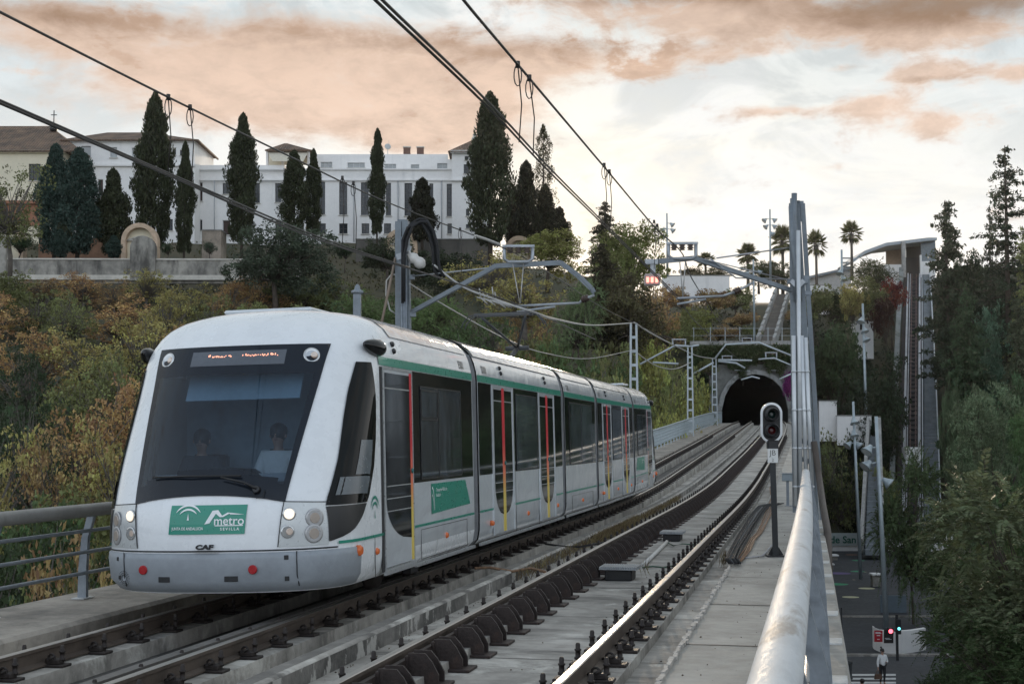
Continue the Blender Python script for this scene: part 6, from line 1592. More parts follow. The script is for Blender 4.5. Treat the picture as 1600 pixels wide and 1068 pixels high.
def cypress(seed, h=16.0, w=3.4, rag=.25, n=30000, size=.30, bare=.0, thin=1.0):
    global rng
    rng = np.random.default_rng(seed); rd = random.Random(seed)
    C, Rr = [], []
    ph = [rd.uniform(0, 6.28) for _ in range(6)]
    for i in range(int(620 * thin)):
        t = rd.random() ** .85; z = h * (.06 + bare + (.94 - bare) * t); prof = min(1, (1 - t) * 2.3) ** .65 * min(1, .55 + t * 3)
        a = rd.uniform(0, 2 * PI); bump = 1 + rag * (math.sin(a * 2 + ph[0] + z * .7) * .5 + math.sin(z * 1.7 + ph[1]) * .5 + rd.uniform(-.35, .35)); r = w / 2 * prof * bump * rd.uniform(.55, 1.0)
        C.append(np.array([math.cos(a) * r, math.sin(a) * r, z])); Rr.append(w * .13 * (.5 + prof * .6) * rd.uniform(.7, 1.2))
    P, A, L, Wd, T = clumps(C, Rr, n / len(C), size, 1.5, 1.5, .42, .45)
    me = quads_mesh('crown', P, A, L, Wd, T); m = MB(); m.tube([(0, 0, -1.5), (0, 0, h * .5), (0, 0, h * .97)], [.24, .16, .03], 6)
    for k in range(20):
        a = rd.uniform(0, 6.28); z = h * rd.uniform(.1, .8); m.tube([(0, 0, z), (math.cos(a) * w * .3, math.sin(a) * w * .3, z + .9)], [.05, .015], 4)
    o = m.build('trunk', BARK); tm = o.data; bpy.data.objects.remove(o); return tm, me
def conifer(seed, h=17.0, w=6.5, n=9000, size=.20, gap=.5, full=1.0):
    """tiered, open conifer: separate drooping boughs with gaps between them"""
    global rng
    rng = np.random.default_rng(seed); rd = random.Random(seed); C, Rr = [], []; m = MB(); m.tube([(0, 0, -1.5), (0.1, 0, h * .5), (0, 0, h)], [.26, .17, .03], 6)
    z = h * .08
    while z < h * .985:
        t = z / h
        for k in range(3 if t < .9 else 2):
            a = rd.uniform(0, 6.28); Lb = w / 2 * (1 - t) ** .75 * rd.uniform(.5, 1.15) + .25; dz = -Lb * rd.uniform(-.05, .30)
            tip = np.array([math.cos(a) * Lb, math.sin(a) * Lb, z + dz]); m.tube([(0, 0, z), tuple(tip)], [.045, .012], 4)
            nn = max(3, int(Lb * 3.6 * full))
            for q in range(nn):
                f = (q + .7) / nn; C.append(np.array([tip[0] * f, tip[1] * f, z + dz * f * f]) + rng.normal(size=3) * .10); Rr.append(.17 + .22 * (1 - abs(f - .6)))
        z += gap * rd.uniform(.6, 1.3)
    P, A, L, Wd, T = clumps(C, Rr, n / len(C), size, -.2, .6, .4, .4)
    me = quads_mesh('crown', P, A, L, Wd, T); o = m.build('trunk', BARK); tm = o.data; bpy.data.objects.remove(o); return tm, me
def weeping(seed, h=9.0, w=6.0, n=16000):
    global rng
    rng = np.random.default_rng(seed); rd = random.Random(seed); P, A, T = [], [], []; m = MB(); m.tube([(0, 0, -1.5), (.1, 0, h * .4), (0, .1, h * .7)], [.22, .16, .09], 6); ns = 240
    for i in range(ns):
        a = rd.uniform(0, 6.28); r = w / 2 * math.sqrt(rd.random()); top = h * (1 - .35 * (r / (w / 2)) ** 2) * rd.uniform(.8, 1); ln = h * rd.uniform(.25, .62)
        if i % 8 == 0: m.tube([(0, 0, h * .55), (math.cos(a) * r * .6, math.sin(a) * r * .6, top * .95), (math.cos(a) * r, math.sin(a) * r, top * .85)], [.06, .03, .01], 4)
        k = n // ns; f = np.linspace(0, 1, k); sway = rng.normal(size=2) * .25
        q = np.stack([math.cos(a) * r + sway[0] * f + rng.normal(size=k) * .10, math.sin(a) * r + sway[1] * f + rng.normal(size=k) * .10, top - ln * f], 1); P.append(q); A.append(np.tile([0, 0, -1.0], (k, 1)) + rng.normal(size=(k, 3)) * .35); T.append(np.clip(rng.random() * .4 + rng.random(k) * .6, 0, 1))
    P = np.concatenate(P); A = np.concatenate(A); T = np.concatenate(T); L = rng.uniform(.14, .30, len(P)); me = quads_mesh('crown', P, A, L, L * .35, T); o = m.build('trunk', BARK); tm = o.data; bpy.data.objects.remove(o); return tm, me
def fronds(seed, h=9.0, w=8.0, nf=620, fl=1.1, leaf=.17, lo=.25):
    """feathery crown: arching sprays with paired thin leaflets"""
    global rng
    rng = np.random.default_rng(seed); rd = random.Random(seed); P, A, T, LL = [], [], [], []; m = MB(); fork = Vector((.2, .1, h * .28)); m.tube([(0, 0, -2), (0, 0, h * .1), tuple(fork)], [.2, .17, .13], 7)
    lobes = [(np.array([rd.uniform(-.27, .27) * w, rd.uniform(-.27, .27) * w, h * rd.uniform(.28, .8)]), w * rd.uniform(.2, .33), h * rd.uniform(.14, .22)) for _ in range(8)]; tips = []
    for i in range(nf):
        c, rx, rz = lobes[rd.randrange(8)]; d = unit(1)[0]; d[2] = abs(d[2]) * .8 - .2 if rd.random() < .75 else d[2]; o = c + d * np.array([rx, rx, rz]) * rd.random() ** .3
        if o[2] < h * lo: continue
        if i % 14 == 0: tips.append(Vector(o))
        d2 = d * .9 + rng.normal(size=3) * .45 + np.array([0, 0, .25]); d2 /= np.linalg.norm(d2); sd = np.cross(d2, [0, 0, 1.0]); sd /= np.linalg.norm(sd) + 1e-6; L = fl * rd.uniform(.6, 1.2); t0 = rd.random() * .45; k = 15
        for side in (-1, 1):
            f = np.linspace(.08, 1, k); q = o + d2 * (f * L)[:, None] - np.array([0, 0, 1.0]) * (f ** 2 * L * .35)[:, None] ; ll = leaf * (1.15 - .6 * f) * rd.uniform(.8, 1.3)
            ax = sd * side + d2 * .55 + np.array([0, 0, -.25]); P.append(q + ax * (ll * .5)[:, None]); A.append(np.tile(ax, (k, 1)) + rng.normal(size=(k, 3)) * .15); T.append(np.clip(t0 + rng.random(k) * .5, 0, 1)); LL.append(ll)
    P = np.concatenate(P); A = np.concatenate(A); T = np.concatenate(T); L = np.concatenate(LL); me = quads_mesh('crown', P, A, L * 1.2, L * .34, T); limbs(m, tips, fork, h * .009, rnd_=rd); o = m.build('trunk', BARK); tm = o.data; bpy.data.objects.remove(o); return tm, me
def palm(seed, h=8.0, nf=46, fl=2.0):
    global rng
    rng = np.random.default_rng(seed); rd = random.Random(seed); P, A, T, LL = [], [], [], []; m = MB(); m.tube([(0, 0, -1.5), (.05, 0, h * .5), (0, 0, h)], [.26, .20, .22], 8)
    m.lathe((0, 0, h - 1.2), [(.2, 0), (.42, .5), (.38, 1.2)], 8)
    for i in range(nf):
        a = rd.uniform(0, 6.28); e = rd.uniform(-.75, 1.4); d = np.array([math.cos(a) * math.cos(e), math.sin(a) * math.cos(e), math.sin(e)]); st_ = fl * .45; c = np.array([0, 0, h]) + d * st_; sd = np.cross(d, [0, 0, 1.0]); sd /= np.linalg.norm(sd) + 1e-6; upv = np.cross(sd, d)
        m.tube([(0, 0, h - .1), tuple(c)], [.03, .015], 4); k = 16; an = np.linspace(-1.35, 1.35, k)
        for q in an:
            dd = d * math.cos(q) + sd * math.sin(q); ln = fl * .62 * (1 - .25 * abs(q)); P.append((c + dd * ln * .5 - np.array([0, 0, .10]))[None]); A.append(dd[None] - np.array([[0, 0, .25]])); T.append(rng.random(1) * .6); LL.append(np.array([ln]))
    P = np.concatenate(P); A = np.concatenate(A); T = np.concatenate(T); L = np.concatenate(LL); me = quads_mesh('crown', P, A, L, np.full(len(L), .12), T); o = m.build('trunk', BARKG); tm = o.data; bpy.data.objects.remove(o); return tm, me
def brushy(seed, h=9, w=9):        # rounded dense crown of upright brush-like clumps
    return broad(seed, 13, w, 1.0, .20, .04, 'pine', 560, 70, .35, .30, .62, .066, .16)
KINDS = {
 'autumn': [lambda s=s: broad(s, 7.5, 7.5, 1.0, .18, .06, 'autumn', 190, 30, cl=.062, ll=.26, twig=110) for s in (21, 22, 23, 24)],
 'bushy': [lambda s=s: broad(s, 8.0, 7.5, 1.0, .20, .04, 'green', 260, 52, cl=.072, ll=.22) for s in (31, 32, 33)],
 'oak': [lambda s=s: broad(s, 9.5, 10.5, 1.0, .20, .04, 'oak', 420, 56, cl=.055, ll=.25) for s in (41,)],
 'cypress': [lambda: cypress(51, 16, 4.2), lambda: cypress(52, 16, 3.4, .4), lambda: cypress(53, 16, 3.8, .3), lambda: cypress(54, 12, 3.6, .55)],
 'poplar': [lambda: cypress(57, 16, 3.0, .5, 7000, .20, 0, .6)],
 'conifer': [lambda: conifer(61, 17, 7, 9500, .24, .50), lambda: conifer(62, 15, 6.5, 16000, .26, .34, 1.4)],
 'cedar': [lambda: conifer(63, 19, 11, 34000, .34, .36, 1.7)],
 'weeping': [lambda: weeping(71)],
 'feathery': [lambda: fronds(81, 9, 8.5, 1100, lo=.12), lambda: fronds(82, 10, 8.5, 1300, lo=.08), ],
 'sprays': [lambda: fronds(83, 10, 8.5, 1000, 1.5, .25, .08)],
 'palm': [lambda: palm(91, 4.0, 60), lambda: palm(92, 4.6, 50)],
 'shrub': [lambda s=s: broad(s, 3.2, 4.2, 1.0, .15, .02, 'green', 80, 60, cl=.10) for s in (95, 96)],
 'brushy': [lambda: brushy(97)],
 'spiky': [lambda: broad(98, 5.5, 4.0, 1, .34, .05, 'green', 110, 50, 1.8, .10, 1.2, .10)],
}
NATIVE = {'autumn': (7.5, 7.5), 'bushy': (8, 7.5), 'oak': (9.5, 10.5), 'cypress': (16, 4.45), 'poplar': (16, 3), 'conifer': (16.5, 4.9), 'cedar': (19, 8.5), 'weeping': (9, 6.5), 'feathery': (9.2, 8.5), 'sprays': (9.6, 8.5), 'palm': (5.3, 3.5), 'shrub': (2.8, 4.2), 'brushy': (11.5, 8.5), 'spiky': (5.3, 4.5)}
CATN = {'autumn': 'autumn_tree', 'bushy': 'green_tree', 'oak': 'broad_oak', 'cypress': 'cypress_tree', 'poplar': 'slender_tree', 'conifer': 'conifer_tree', 'cedar': 'dense_conifer', 'weeping': 'weeping_tree', 'feathery': 'feathery_tree', 'sprays': 'feathery_tree', 'palm': 'palm_tree', 'shrub': 'shrub', 'brushy': 'rounded_tree', 'spiky': 'spiky_shrub'}
tree_n = 0
def tree(kind, px, ytop, ybase, Z, wpx, col, label, var=None, group=None):
    """place a tree whose crown top is seen at px, ytop; its foot stands on the ground at distance Z"""
    global tree_n
    tree_n += 1; k = tree_n; n = len(KINDS[kind]); vi = (var if var is not None else k) % n; tm, me = proto((kind, vi), KINDS[kind][vi]); H0, W0 = NATIVE[kind]
    top = at(px, ytop, Z); gz = ground_z(px, Z) if ybase is None else at(px, ybase, Z).z
    H = max(1.5, top.z - gz); Wm = wpx / F * Z; sxy = Wm / W0 * 1.04; sz = H / H0
    r = random.Random(k * 13); e = empty(CATN[kind], (top.x, top.y, gz), r.uniform(0, 6.28), label=label, cat={'cypress': 'cypress', 'palm': 'palm', 'shrub': 'shrub', 'spiky': 'shrub'}.get(kind, 'tree'), group=group)
    e.scale = (sxy, sxy, sz); t = link('trunk', tm, e); c = link('crown', me, e); c.color = (*[v * 1.25 for v in col], 1); return e
# colours (real leaf colours, linear)
G_DARK = (.034, .050, .022); G_MID = (.070, .100, .038); G_OLIVE = (.115, .120, .045); G_GREY = (.058, .072, .045); G_LIGHT = (.125, .165, .075); A_OR = (.30, .185, .085); A_YEL = (.24, .205, .075); A_BR = (.23, .150, .072); G_YEL = (.19, .185, .055); G_CYP = (.040, .044, .020); G_BLUE = (.034, .056, .042); RED = (.13, .02, .017)
G = 'cypresses in front of the white building'
tree('cypress', 88, 228, 402, 158, 56, G_BLUE, 'dense bluish evergreen, left one of the touching pair before the white block', 2)
tree('cypress', 124, 234, 402, 157, 62, G_BLUE, 'dense bluish evergreen, right one of the touching pair before the white block', 0)
tree('cypress', 178, 222, 402, 159, 52, G_CYP, 'ragged dark conifer with drooping boughs between the evergreen pair and the tallest left cypress', 3)
tree('cypress', 243, 150, 398, 160, 56, G_CYP, 'tallest cypress on the left, a dropper wire crossing its top', 0, G)
tree('cypress', 290, 224, 402, 158, 32, G_CYP, 'thin cypress close to the right of the tallest left one', 1, G)
tree('cypress', 380, 181, 385, 162, 48, G_CYP, 'ragged cypress standing alone between the roof pavilion and the brown shutters', 2, G)
tree('cypress', 460, 237, 372, 166, 44, G_CYP, 'short thick cypress in front of the roof pavilion', 2, G)
tree('cypress', 490, 235, 372, 168, 30, G_CYP, 'short slim cypress leaning on the thick one by the pavilion', 1, G)
tree('cypress', 590, 204, 372, 172, 29, G_CYP, 'slender pointed cypress in front of the tall dark windows', 1, G)
tree('cypress', 660, 247, 380, 172, 42, (.03, .028, .016), 'brownish cypress with bare lower stems left of the tower', 3, G)
tree('cypress', 766, 149, 392, 168, 66, G_CYP, 'biggest broadest cypress hiding the right side of the tower', 0, G)
tree('cypress', 822, 209, 392, 176, 40, (.032, .030, .016), 'pointed cypress just right of the sun glow', 3, G)
tree('poplar', 849, 197, 380, 178, 32, (.055, .048, .022), 'sparse see-through slender tree behind the sunlit cypress', 0)
tree('cypress', 802, 262, 392, 180, 30, (.04, .032, .018), 'ragged low cypress in the sun glow left of the pointed one', 3, G)
tree('cypress', 874, 300, 400, 180, 34, (.036, .032, .018), 'short cypress right of the sparse slender tree', 3, G)
tree('cypress', 852, 290, 400, 178, 34, (.032, .030, .016), 'short dark cypress under the sparse slender tree', 0, G)
tree('shrub', 104, 352, 405, 156, 26, G_CYP, 'small dark bush under the evergreen pair'); tree('shrub', 30, 372, 404, 153, 50, G_DARK, 'low clipped bush in front of the far left arch')
tree('cypress', 95, 358, 404, 152.5, 24, G_BLUE, 'small upright conifer behind the boundary wall under the evergreens', 2); tree('cypress', 178, 368, 404, 152.5, 24, G_BLUE, 'small upright conifer left of the brick arch', 2)
tree('spiky', 328, 376, 404, 153, 26, G_GREY, 'small spiky grey-green bush by the stone shed'); tree('spiky', 262, 380, 404, 153, 22, G_DARK, 'small pointed bush behind the wall pier')
tree('shrub', 539, 384, 412, 160, 34, G_DARK, 'round dark bush on the terrace below the tall windows')
tree('oak', 432, 328, 470, 140, 170, G_GREY, 'wide dark grey-green oak in front of the short cypresses')
tree('bushy', 606, 350, 440, 146, 84, (.035, .042, .020), 'dark leafy tree left of the near left mast top')
tree('autumn', 20, 245, 400, 128, 120, G_OLIVE, 'sparse leaning tree with yellowing leaves at the far left edge', 0)
tree('bushy', 700, 376, 470, 150, 120, (.032, .04, .02), 'dark leafy tree right of the near left mast'); tree('bushy', 640, 440, 560, 110, 120, G_MID, 'mid green tree behind the arm foot')
tree('feathery', 560, 438, 560, 95, 120, (.11, .15, .055), 'fresh light green feathery tree above the front car', 0); tree('feathery', 676, 430, 560, 92, 90, (.12, .165, .06), 'light green feathery tree under the white insulator', 1)
tree('bushy', 855, 346, 440, 168, 110, G_YEL, 'round yellow-green tree in front of the short cypresses', 0)
tree('autumn', 760, 380, 480, 140, 130, A_YEL, 'golden tree below the biggest cypress', 1); tree('autumn', 820, 410, 520, 120, 150, A_YEL, 'golden-brown tree behind the cranked arm', 2)
tree('feathery', 905, 396, 600, 112, 92, (.125, .165, .075), 'tall light green feathery tree right of the cranked arm tip', 0)
tree('conifer', 944, 298, 470, 165, 60, (.035, .034, .018), 'open conifer top poking out above the deciduous crown', 1)
tree('oak', 985, 318, 480, 158, 128, (.125, .135, .040), 'large backlit deciduous tree on the skyline left of the glowing arm'); tree('cedar', 940, 380, 560, 140, 100, (.05, .045, .025), 'brown-green tree in front of the skyline tree')
tree('bushy', 985, 395, 560, 138, 130, (.07, .06, .028), 'brownish tree left of the lit signal box', 1); tree('autumn', 1020, 420, 560, 150, 90, A_BR, 'brown tree right behind the lit signal box', 1)
# autumn slope, left: rows from the wall down to the viaduct
AG = 'autumn trees on the left slope'; zones = []
def slope_tree(x, yt, Z, w, i):
    r = random.Random(i * 7 + 3); low = (yt - 420) / 400
    if x < 470:
        c = r.choice([A_OR, A_OR, A_YEL, A_BR, G_OLIVE, A_BR] if yt < 700 else [G_OLIVE, G_MID, A_YEL, G_MID, A_BR, G_OLIVE])
        if x < 60 and 520 < yt < 640: c = G_DARK
        if yt > 765: c = r.choice([G_MID, G_DARK, G_GREY, G_MID, G_OLIVE])
    elif x < 800: c = r.choice([G_MID, G_DARK, G_OLIVE, (.04, .05, .02), G_MID])
    else: c = r.choice([G_OLIVE, A_BR, G_MID, G_OLIVE, A_BR] if x < 960 else [G_YEL, G_OLIVE, A_YEL, G_YEL])
    f = 1 + r.uniform(-.2, .2); c = tuple(v * f for v in c)
    warm = c[0] > c[1] * 1.1
    hue = 'orange-brown' if c[0] > c[1] * 1.5 else 'yellow' if c[0] > c[1] * 1.05 else 'dark green' if c[1] < .045 else 'green'
    row = 'under the stone wall' if yt < 460 else 'on the upper slope' if yt < 540 else 'mid slope' if yt < 640 else 'on the lower slope' if yt < 760 else 'just behind the left railing'
    side = 'at the left edge' if x < 60 else 'left of the front car' if x < 230 else 'above the front car roof' if x < 560 else 'behind the pantograph' if x < 800 else 'left of the lattice mast' if x < 985 else 'beside the tunnel approach'
    num = seen.get((hue, row, side), 0); seen[(hue, row, side)] = num + 1
    rank = ['', ' second,', ' third,', ' fourth,', ' fifth,', ' sixth,', ' seventh,'][min(num, 6)]
    tree('autumn' if warm else ('bushy' if r.random() < .7 else 'autumn'), x, yt, None, Z, w, tuple(v * 1.18 for v in c), f'{hue} tree {row},{rank} {side}', None, AG)
seen = {}; i = 0; rs = random.Random(44)
for yt, Z, w, x0, x1, step in ((424, 143, 95, -40, 560, 62), (452, 128, 105, -30, 880, 70), (492, 112, 120, -50, 960, 78), (535, 96, 130, -40, 300, 80), (545, 98, 130, 560, 1000, 90), (585, 80, 150, -50, 290, 92),
                             (640, 66, 170, -40, 280, 100), (705, 52, 190, -60, 260, 110), (775, 40, 220, -60, 260, 120), (850, 31, 240, -60, 230, 130)):
    x = x0 + rs.uniform(0, 20)
    while x < x1: i += 1; slope_tree(x, yt + rs.uniform(-14, 14), Z + rs.uniform(-4, 4), w * rs.uniform(.8, 1.25), i); x += step * rs.uniform(.75, 1.25)
for x, yt, Z, w in ((1010, 508, 120, 110), (1055, 522, 135, 90), (1030, 560, 112, 110), (1075, 590, 128, 80), (1096, 610, 140, 60), (1060, 630, 110, 80), (1090, 560, 150, 60), (1030, 600, 100, 90), (940, 520, 105, 110), (970, 560, 92, 100), (1000, 470, 150, 90), (1045, 470, 172, 90), (1085, 470, 178, 70)):
    i += 1; slope_tree(x, yt, Z, w, i)
# slope above the tunnel
for x, yt, Z, w, c, lb in ((1065, 452, 196, 60, A_BR, 'brown scrub bush below the hilltop wall, left'), (1110, 456, 198, 70, A_BR, 'brown scrub bush below the hilltop wall, right'), (1150, 452, 200, 70, G_OLIVE, 'olive bush left of the hillside stairway top'), (1100, 490, 185, 80, G_OLIVE, 'olive bush half way up the slope above the tunnel'), (1150, 492, 186, 70, A_BR, 'brown bush left of the stairway middle'), (1170, 512, 176, 40, G_OLIVE, 'small olive bush at the stairway foot'), (1125, 512, 176, 60, A_BR, 'brown bush just above the tunnel fence'),
                         (1248, 486, 190, 46, A_BR, 'brown bush right of the hillside stairway'), (1262, 470, 200, 60, G_OLIVE, 'olive bush behind the near mast'), (1095, 549, 166.6, 34, G_MID, 'ivy-like bush at the left shoulder of the portal')):
    tree('shrub', x, yt, None, Z, w, c, lb)
for x, yt, Z, w, c, lb in ((1108, 562, 163, 34, G_OLIVE, 'olive bush growing left of the tunnel arch'), (1098, 600, 158, 40, G_MID, 'green bush low at the left of the tunnel gate'), (1116, 548, 167, 30, G_DARK, 'dark bush on the left top of the tunnel wall'), (1206, 548, 167, 40, G_DARK, 'dark bush on the right top of the tunnel wall'), (1160, 550, 167, 36, G_MID, 'green bush on the middle top of the tunnel wall')):
    tree('shrub', x, yt, yt + 34, Z, w, c, lb)
rng = np.random.default_rng(77); r_ = random.Random(8); P, T = [], []
for _ in range(4200):
    x = r_.uniform(1096, 1266); drop = max(0, math.sin(x * .11) * .5 + math.sin(x * .31) * .3 + .4); y = 544 + r_.random() ** 1.6 * (14 + 26 * drop); q = at(x, y, 165.3 - r_.random() * .5)
    c0 = r_.random() * .5
    for _k in range(6): P.append((q.x + r_.gauss(0, .2), q.y + r_.gauss(0, .1), q.z + r_.gauss(0, .2))); T.append(c0 + r_.random() * .5)
P = np.array(P); L_ = rng.uniform(.14, .34, len(P)); o = link('ivy', quads_mesh('ivy', P, unit(len(P)) + np.array([0, 0, -.4]), L_, L_ * .6, np.array(T)), None, kind='stuff'); o.color = (.060, .078, .030, 1)
tree('shrub', 1238, 582, 650, 163.4, 34, (.15, .018, .12), 'bright magenta flowering bush at the right side of the tunnel mouth', 0)
# palms and hilltop
PG = 'palms on the hilltop'
for x, yt, yb, Z, w, v, lb in ((1168, 384, 440, 225, 40, 0, 'palm with a low crown left of the five-light lamp post'), (1222, 358, 440, 222, 44, 0, 'bushy palm half hidden by the near right mast'), (1275, 373, 446, 218, 38, 1, 'slender palm right of the near right mast'), (1330, 357, 420, 222, 40, 1, 'palm behind the right hilltop lamp post'), (1102, 402, 440, 226, 36, 1, 'faint low palm behind the glowing arm')):
    tree('palm', x, yt, yb, Z, w * .86, (.12, .125, .05), lb, v, PG)
for x, yt, yb, Z, w, kd, c, lb in ((1185, 400, 450, 218, 60, 'bushy', (.05, .065, .02), 'green tree under the left palm'), (1215, 398, 452, 216, 50, 'bushy', (.055, .06, .025), 'olive tree at the head of the stairway'), (1120, 412, 440, 222, 60, 'bushy', (.07, .065, .025), 'low backlit tree above the garden wall'), (1080, 418, 445, 222, 40, 'shrub', (.07, .06, .03), 'backlit bush at the left end of the garden wall'),
                         (1365, 384, 480, 205, 84, 'feathery', (.060, .068, .028), 'airy olive tree in front of the station wall'), (1345, 420, 500, 195, 80, 'bushy', G_OLIVE, 'olive tree below the right hilltop palm'), (1300, 440, 520, 190, 70, 'bushy', (.05, .06, .022), 'green tree on the crest right of the near mast'), (1270, 452, 520, 188, 60, 'shrub', G_OLIVE, 'low olive bush on the crest behind the mast'),
                         (1392, 442, 510, 200, 46, 'shrub', RED, 'dark red bush left of the inclined track'), (1330, 452, 520, 185, 40, 'shrub', A_YEL, 'small yellow bush above the dark trees'), (1383, 470, 560, 190, 50, 'shrub', (.05, .02, .015), 'reddish brown bush under the dark red one')):
    tree(kd, x, yt, yb, Z, w, c, lb)
for x, yt, yb, Z, w, kd, c, lb, v in ((1310, 466, None, 172, 100, 'bushy', (.026, .036, .015), 'big dark green tree between the mast and the tall lamp', 0), (1365, 515, None, 170, 90, 'bushy', (.018, .025, .012), 'very dark tree behind the tall lamp post', 1), (1285, 540, None, 174, 70, 'bushy', (.022, .03, .013), 'dark tree low beside the near mast', 2), (1345, 560, None, 166, 90, 'bushy', (.018, .024, .012), 'dark tree over the white wall strip', 2), (1380, 560, None, 172, 36, 'bushy', G_DARK, 'narrow dark tree left of the inclined track', 1),
                         (1476, 282, 620, 176, 92, 'conifer', (.026, .032, .018), 'tall drooping conifer right of the station', 1), (1570, 238, 590, 172, 112, 'conifer', (.022, .028, .016), 'tallest sparse spindly conifer near the right edge', 0), (1546, 330, 600, 180, 40, 'conifer', (.022, .028, .016), 'thin sparse conifer left beside the tallest one', 0), (1598, 360, 600, 170, 50, 'conifer', G_OLIVE, 'sparse conifer at the right edge', 0),
                         (1510, 440, None, 160, 98, 'cedar', (.030, .044, .021), 'massive dark dense conifer right of the long stairway', 0), (1515, 366, 560, 186, 90, 'bushy', (.02, .027, .013), 'dark round tree right of the drooping conifer', 0), (1560, 380, 600, 184, 80, 'bushy', (.02, .027, .013), 'dark round tree before the tallest conifer', 1), (1545, 446, None, 168, 80, 'bushy', (.045, .075, .045), 'pale green leafy tree behind the massive conifer', 2),
                         (1590, 440, None, 158, 70, 'conifer', (.045, .05, .028), 'grey-green conifer at the right edge, mid height', 1), (1570, 540, None, 145, 90, 'bushy', (.035, .055, .025), 'green leafy tree above the rounded brush tree', 1), (1608, 500, None, 150, 80, 'cedar', (.035, .04, .02), 'dark conifer cut by the right picture edge', 0),
                         (1492, 600, None, 150, 50, 'spiky', (.045, .06, .03), 'grey-green spiky shrub at the foot of the massive conifer', 0), (1546, 617, None, 104, 142, 'brushy', (.052, .066, .036), 'rounded bright green tree with brush-like foliage', 0), (1600, 650, None, 100, 100, 'brushy', (.035, .055, .02), 'second rounded brush tree at the right edge', 0),
                         (1506, 640, None, 130, 50, 'bushy', G_DARK, 'dark tree between the stairway and the rounded tree', 0), (1304, 648, 880, 157, 100, 'autumn', (.075, .080, .032), 'yellowing bush tree right of the handrail', 1), (1334, 700, 870, 158, 80, 'bushy', (.02, .026, .013), 'dark undergrowth tree behind the banner', 2), (1284, 720, 870, 156, 60, 'bushy', (.025, .028, .014), 'dark brownish tree beside the bent pipe', 0),
                         (1422, 684, 1000, 92, 104, 'sprays', (.050, .068, .028), 'feathery dark green tree right of the tallest plaza lamp', 0), (1368, 680, 870, 155, 60, 'feathery', G_OLIVE, 'small feathery tree behind the tallest plaza lamp', 1),
                         (1604, 716, 1180, 42, 300, 'sprays', (.080, .094, .048), 'large near feathery tree filling the lower right corner', 0), (1530, 810, 1180, 52, 170, 'sprays', (.045, .062, .024), 'near feathery tree left of the big corner tree', 0), (1478, 985, 1200, 50, 130, 'feathery', (.03, .045, .018), 'low feathery tree beside the pedestrian', 1), (1610, 900, 1250, 40, 300, 'feathery', (.03, .045, .017), 'dark feathery tree under the corner tree', 0),
                         (1540, 860, 1100, 70, 190, 'bushy', (.015, .022, .010), 'very dark tree behind the corner foliage', 0)):
    tree(kd, x, yt, yb, Z, w, tuple(q * {'sprays': 1.3, 'brushy': 2.2}.get(kd, 1.75) for q in c), lb, v)
# undergrowth carpet
def carpet(name, n, region, col, size, label=None):
    global rng
    rng = np.random.default_rng(5 + n); P = []; T = []
    r = random.Random(n)
    while len(P) < n:
        px = r.uniform(*region[0]); Z = r.uniform(region[1][0] ** .5, region[1][1] ** .5) ** 2
        if 1095 < px < 1262 and Z < 168.5: continue
        if px > 1262 and Z < 156: continue
        if 1392 < px < 1480 and Z > 150: continue
        if 1180 < px < 1234 and Z > 165: continue
        g = ground_pt(px, Z); k = 5; c0 = r.random() * .5
        for _ in range(k): P.append((g.x + r.gauss(0, .35), g.y + r.gauss(0, .35), g.z + abs(r.gauss(0, .35)) - .05)); T.append(c0 + r.random() * .5)
    P = np.array(P); n_ = len(P); L = size * rng.uniform(.6, 1.5, n_) * (1 + 0 * P[:, 0]); me = quads_mesh(name, P, unit(n_) + np.array([0, 0, .6]), L, L * .55, np.array(T)); o = link(name, me, None, kind='stuff'); o.color = (*col, 1); return o
carpet('undergrowth', 70000, ((-300, 1262), (30, 215)), (.065, .060, .025), .34); carpet('undergrowth', 40000, ((1240, 1750), (156, 245)), (.035, .042, .018), .34)
# dry weeds growing along the centre kerb
r = random.Random(9); P, A, T = [], [], []
for y0, y1, n in ((19, 26, 500), (26, 33, 2600), (33, 44, 900)):
    for _ in range(n):
        y = r.uniform(y0, y1); c = tp(y, -1.42 + abs(r.gauss(0, .09)), -.26); P.append((c.x, c.y, c.z + .05 + r.random() * .10)); A.append((r.gauss(0, .5), r.gauss(0, .5), 1)); T.append(r.random())
for px, py, n in ((1132, 883, 60), (912, 905, 24), (1006, 898, 20)):
    c0 = at_z(px, py, -1.93)
    for _ in range(n): P.append((c0.x + r.gauss(0, .04), c0.y + r.gauss(0, .05), c0.z + .05 + r.random() * .12)); A.append((r.gauss(0, .3), r.gauss(0, .3), 1)); T.append(r.random())
P, A, T = map(np.array, (P, A, T)); rng = np.random.default_rng(3); L = rng.uniform(.10, .26, len(P)); me = quads_mesh('dry_weeds', P, A, L, np.full(len(P), .009), T); o = link('dry_weeds', me, None, kind='stuff'); o.color = (.16, .115, .06, 1)

for k, (x, y, zt, w) in enumerate(((16, 47, 4.0, 9), (18, 63, 6, 9), (21, 80, 7, 10))):
    tm, me = proto(('bushy', k % 3), KINDS['bushy'][k % 3]); e = empty('green_tree', (x, y, GZ), k * 1.7, label='dark green tree beside the viaduct, ' + ('first', 'second', 'third', 'fourth', 'fifth', 'sixth', 'seventh', 'eighth', 'ninth')[k] + ' in the row outside the picture', cat='tree', group='trees beside the viaduct')
    e.scale = (w / 7, w / 7, (zt - GZ) / 8); link('trunk', tm, e); c = link('crown', me, e); c.color = (.05, .07, .03, 1)

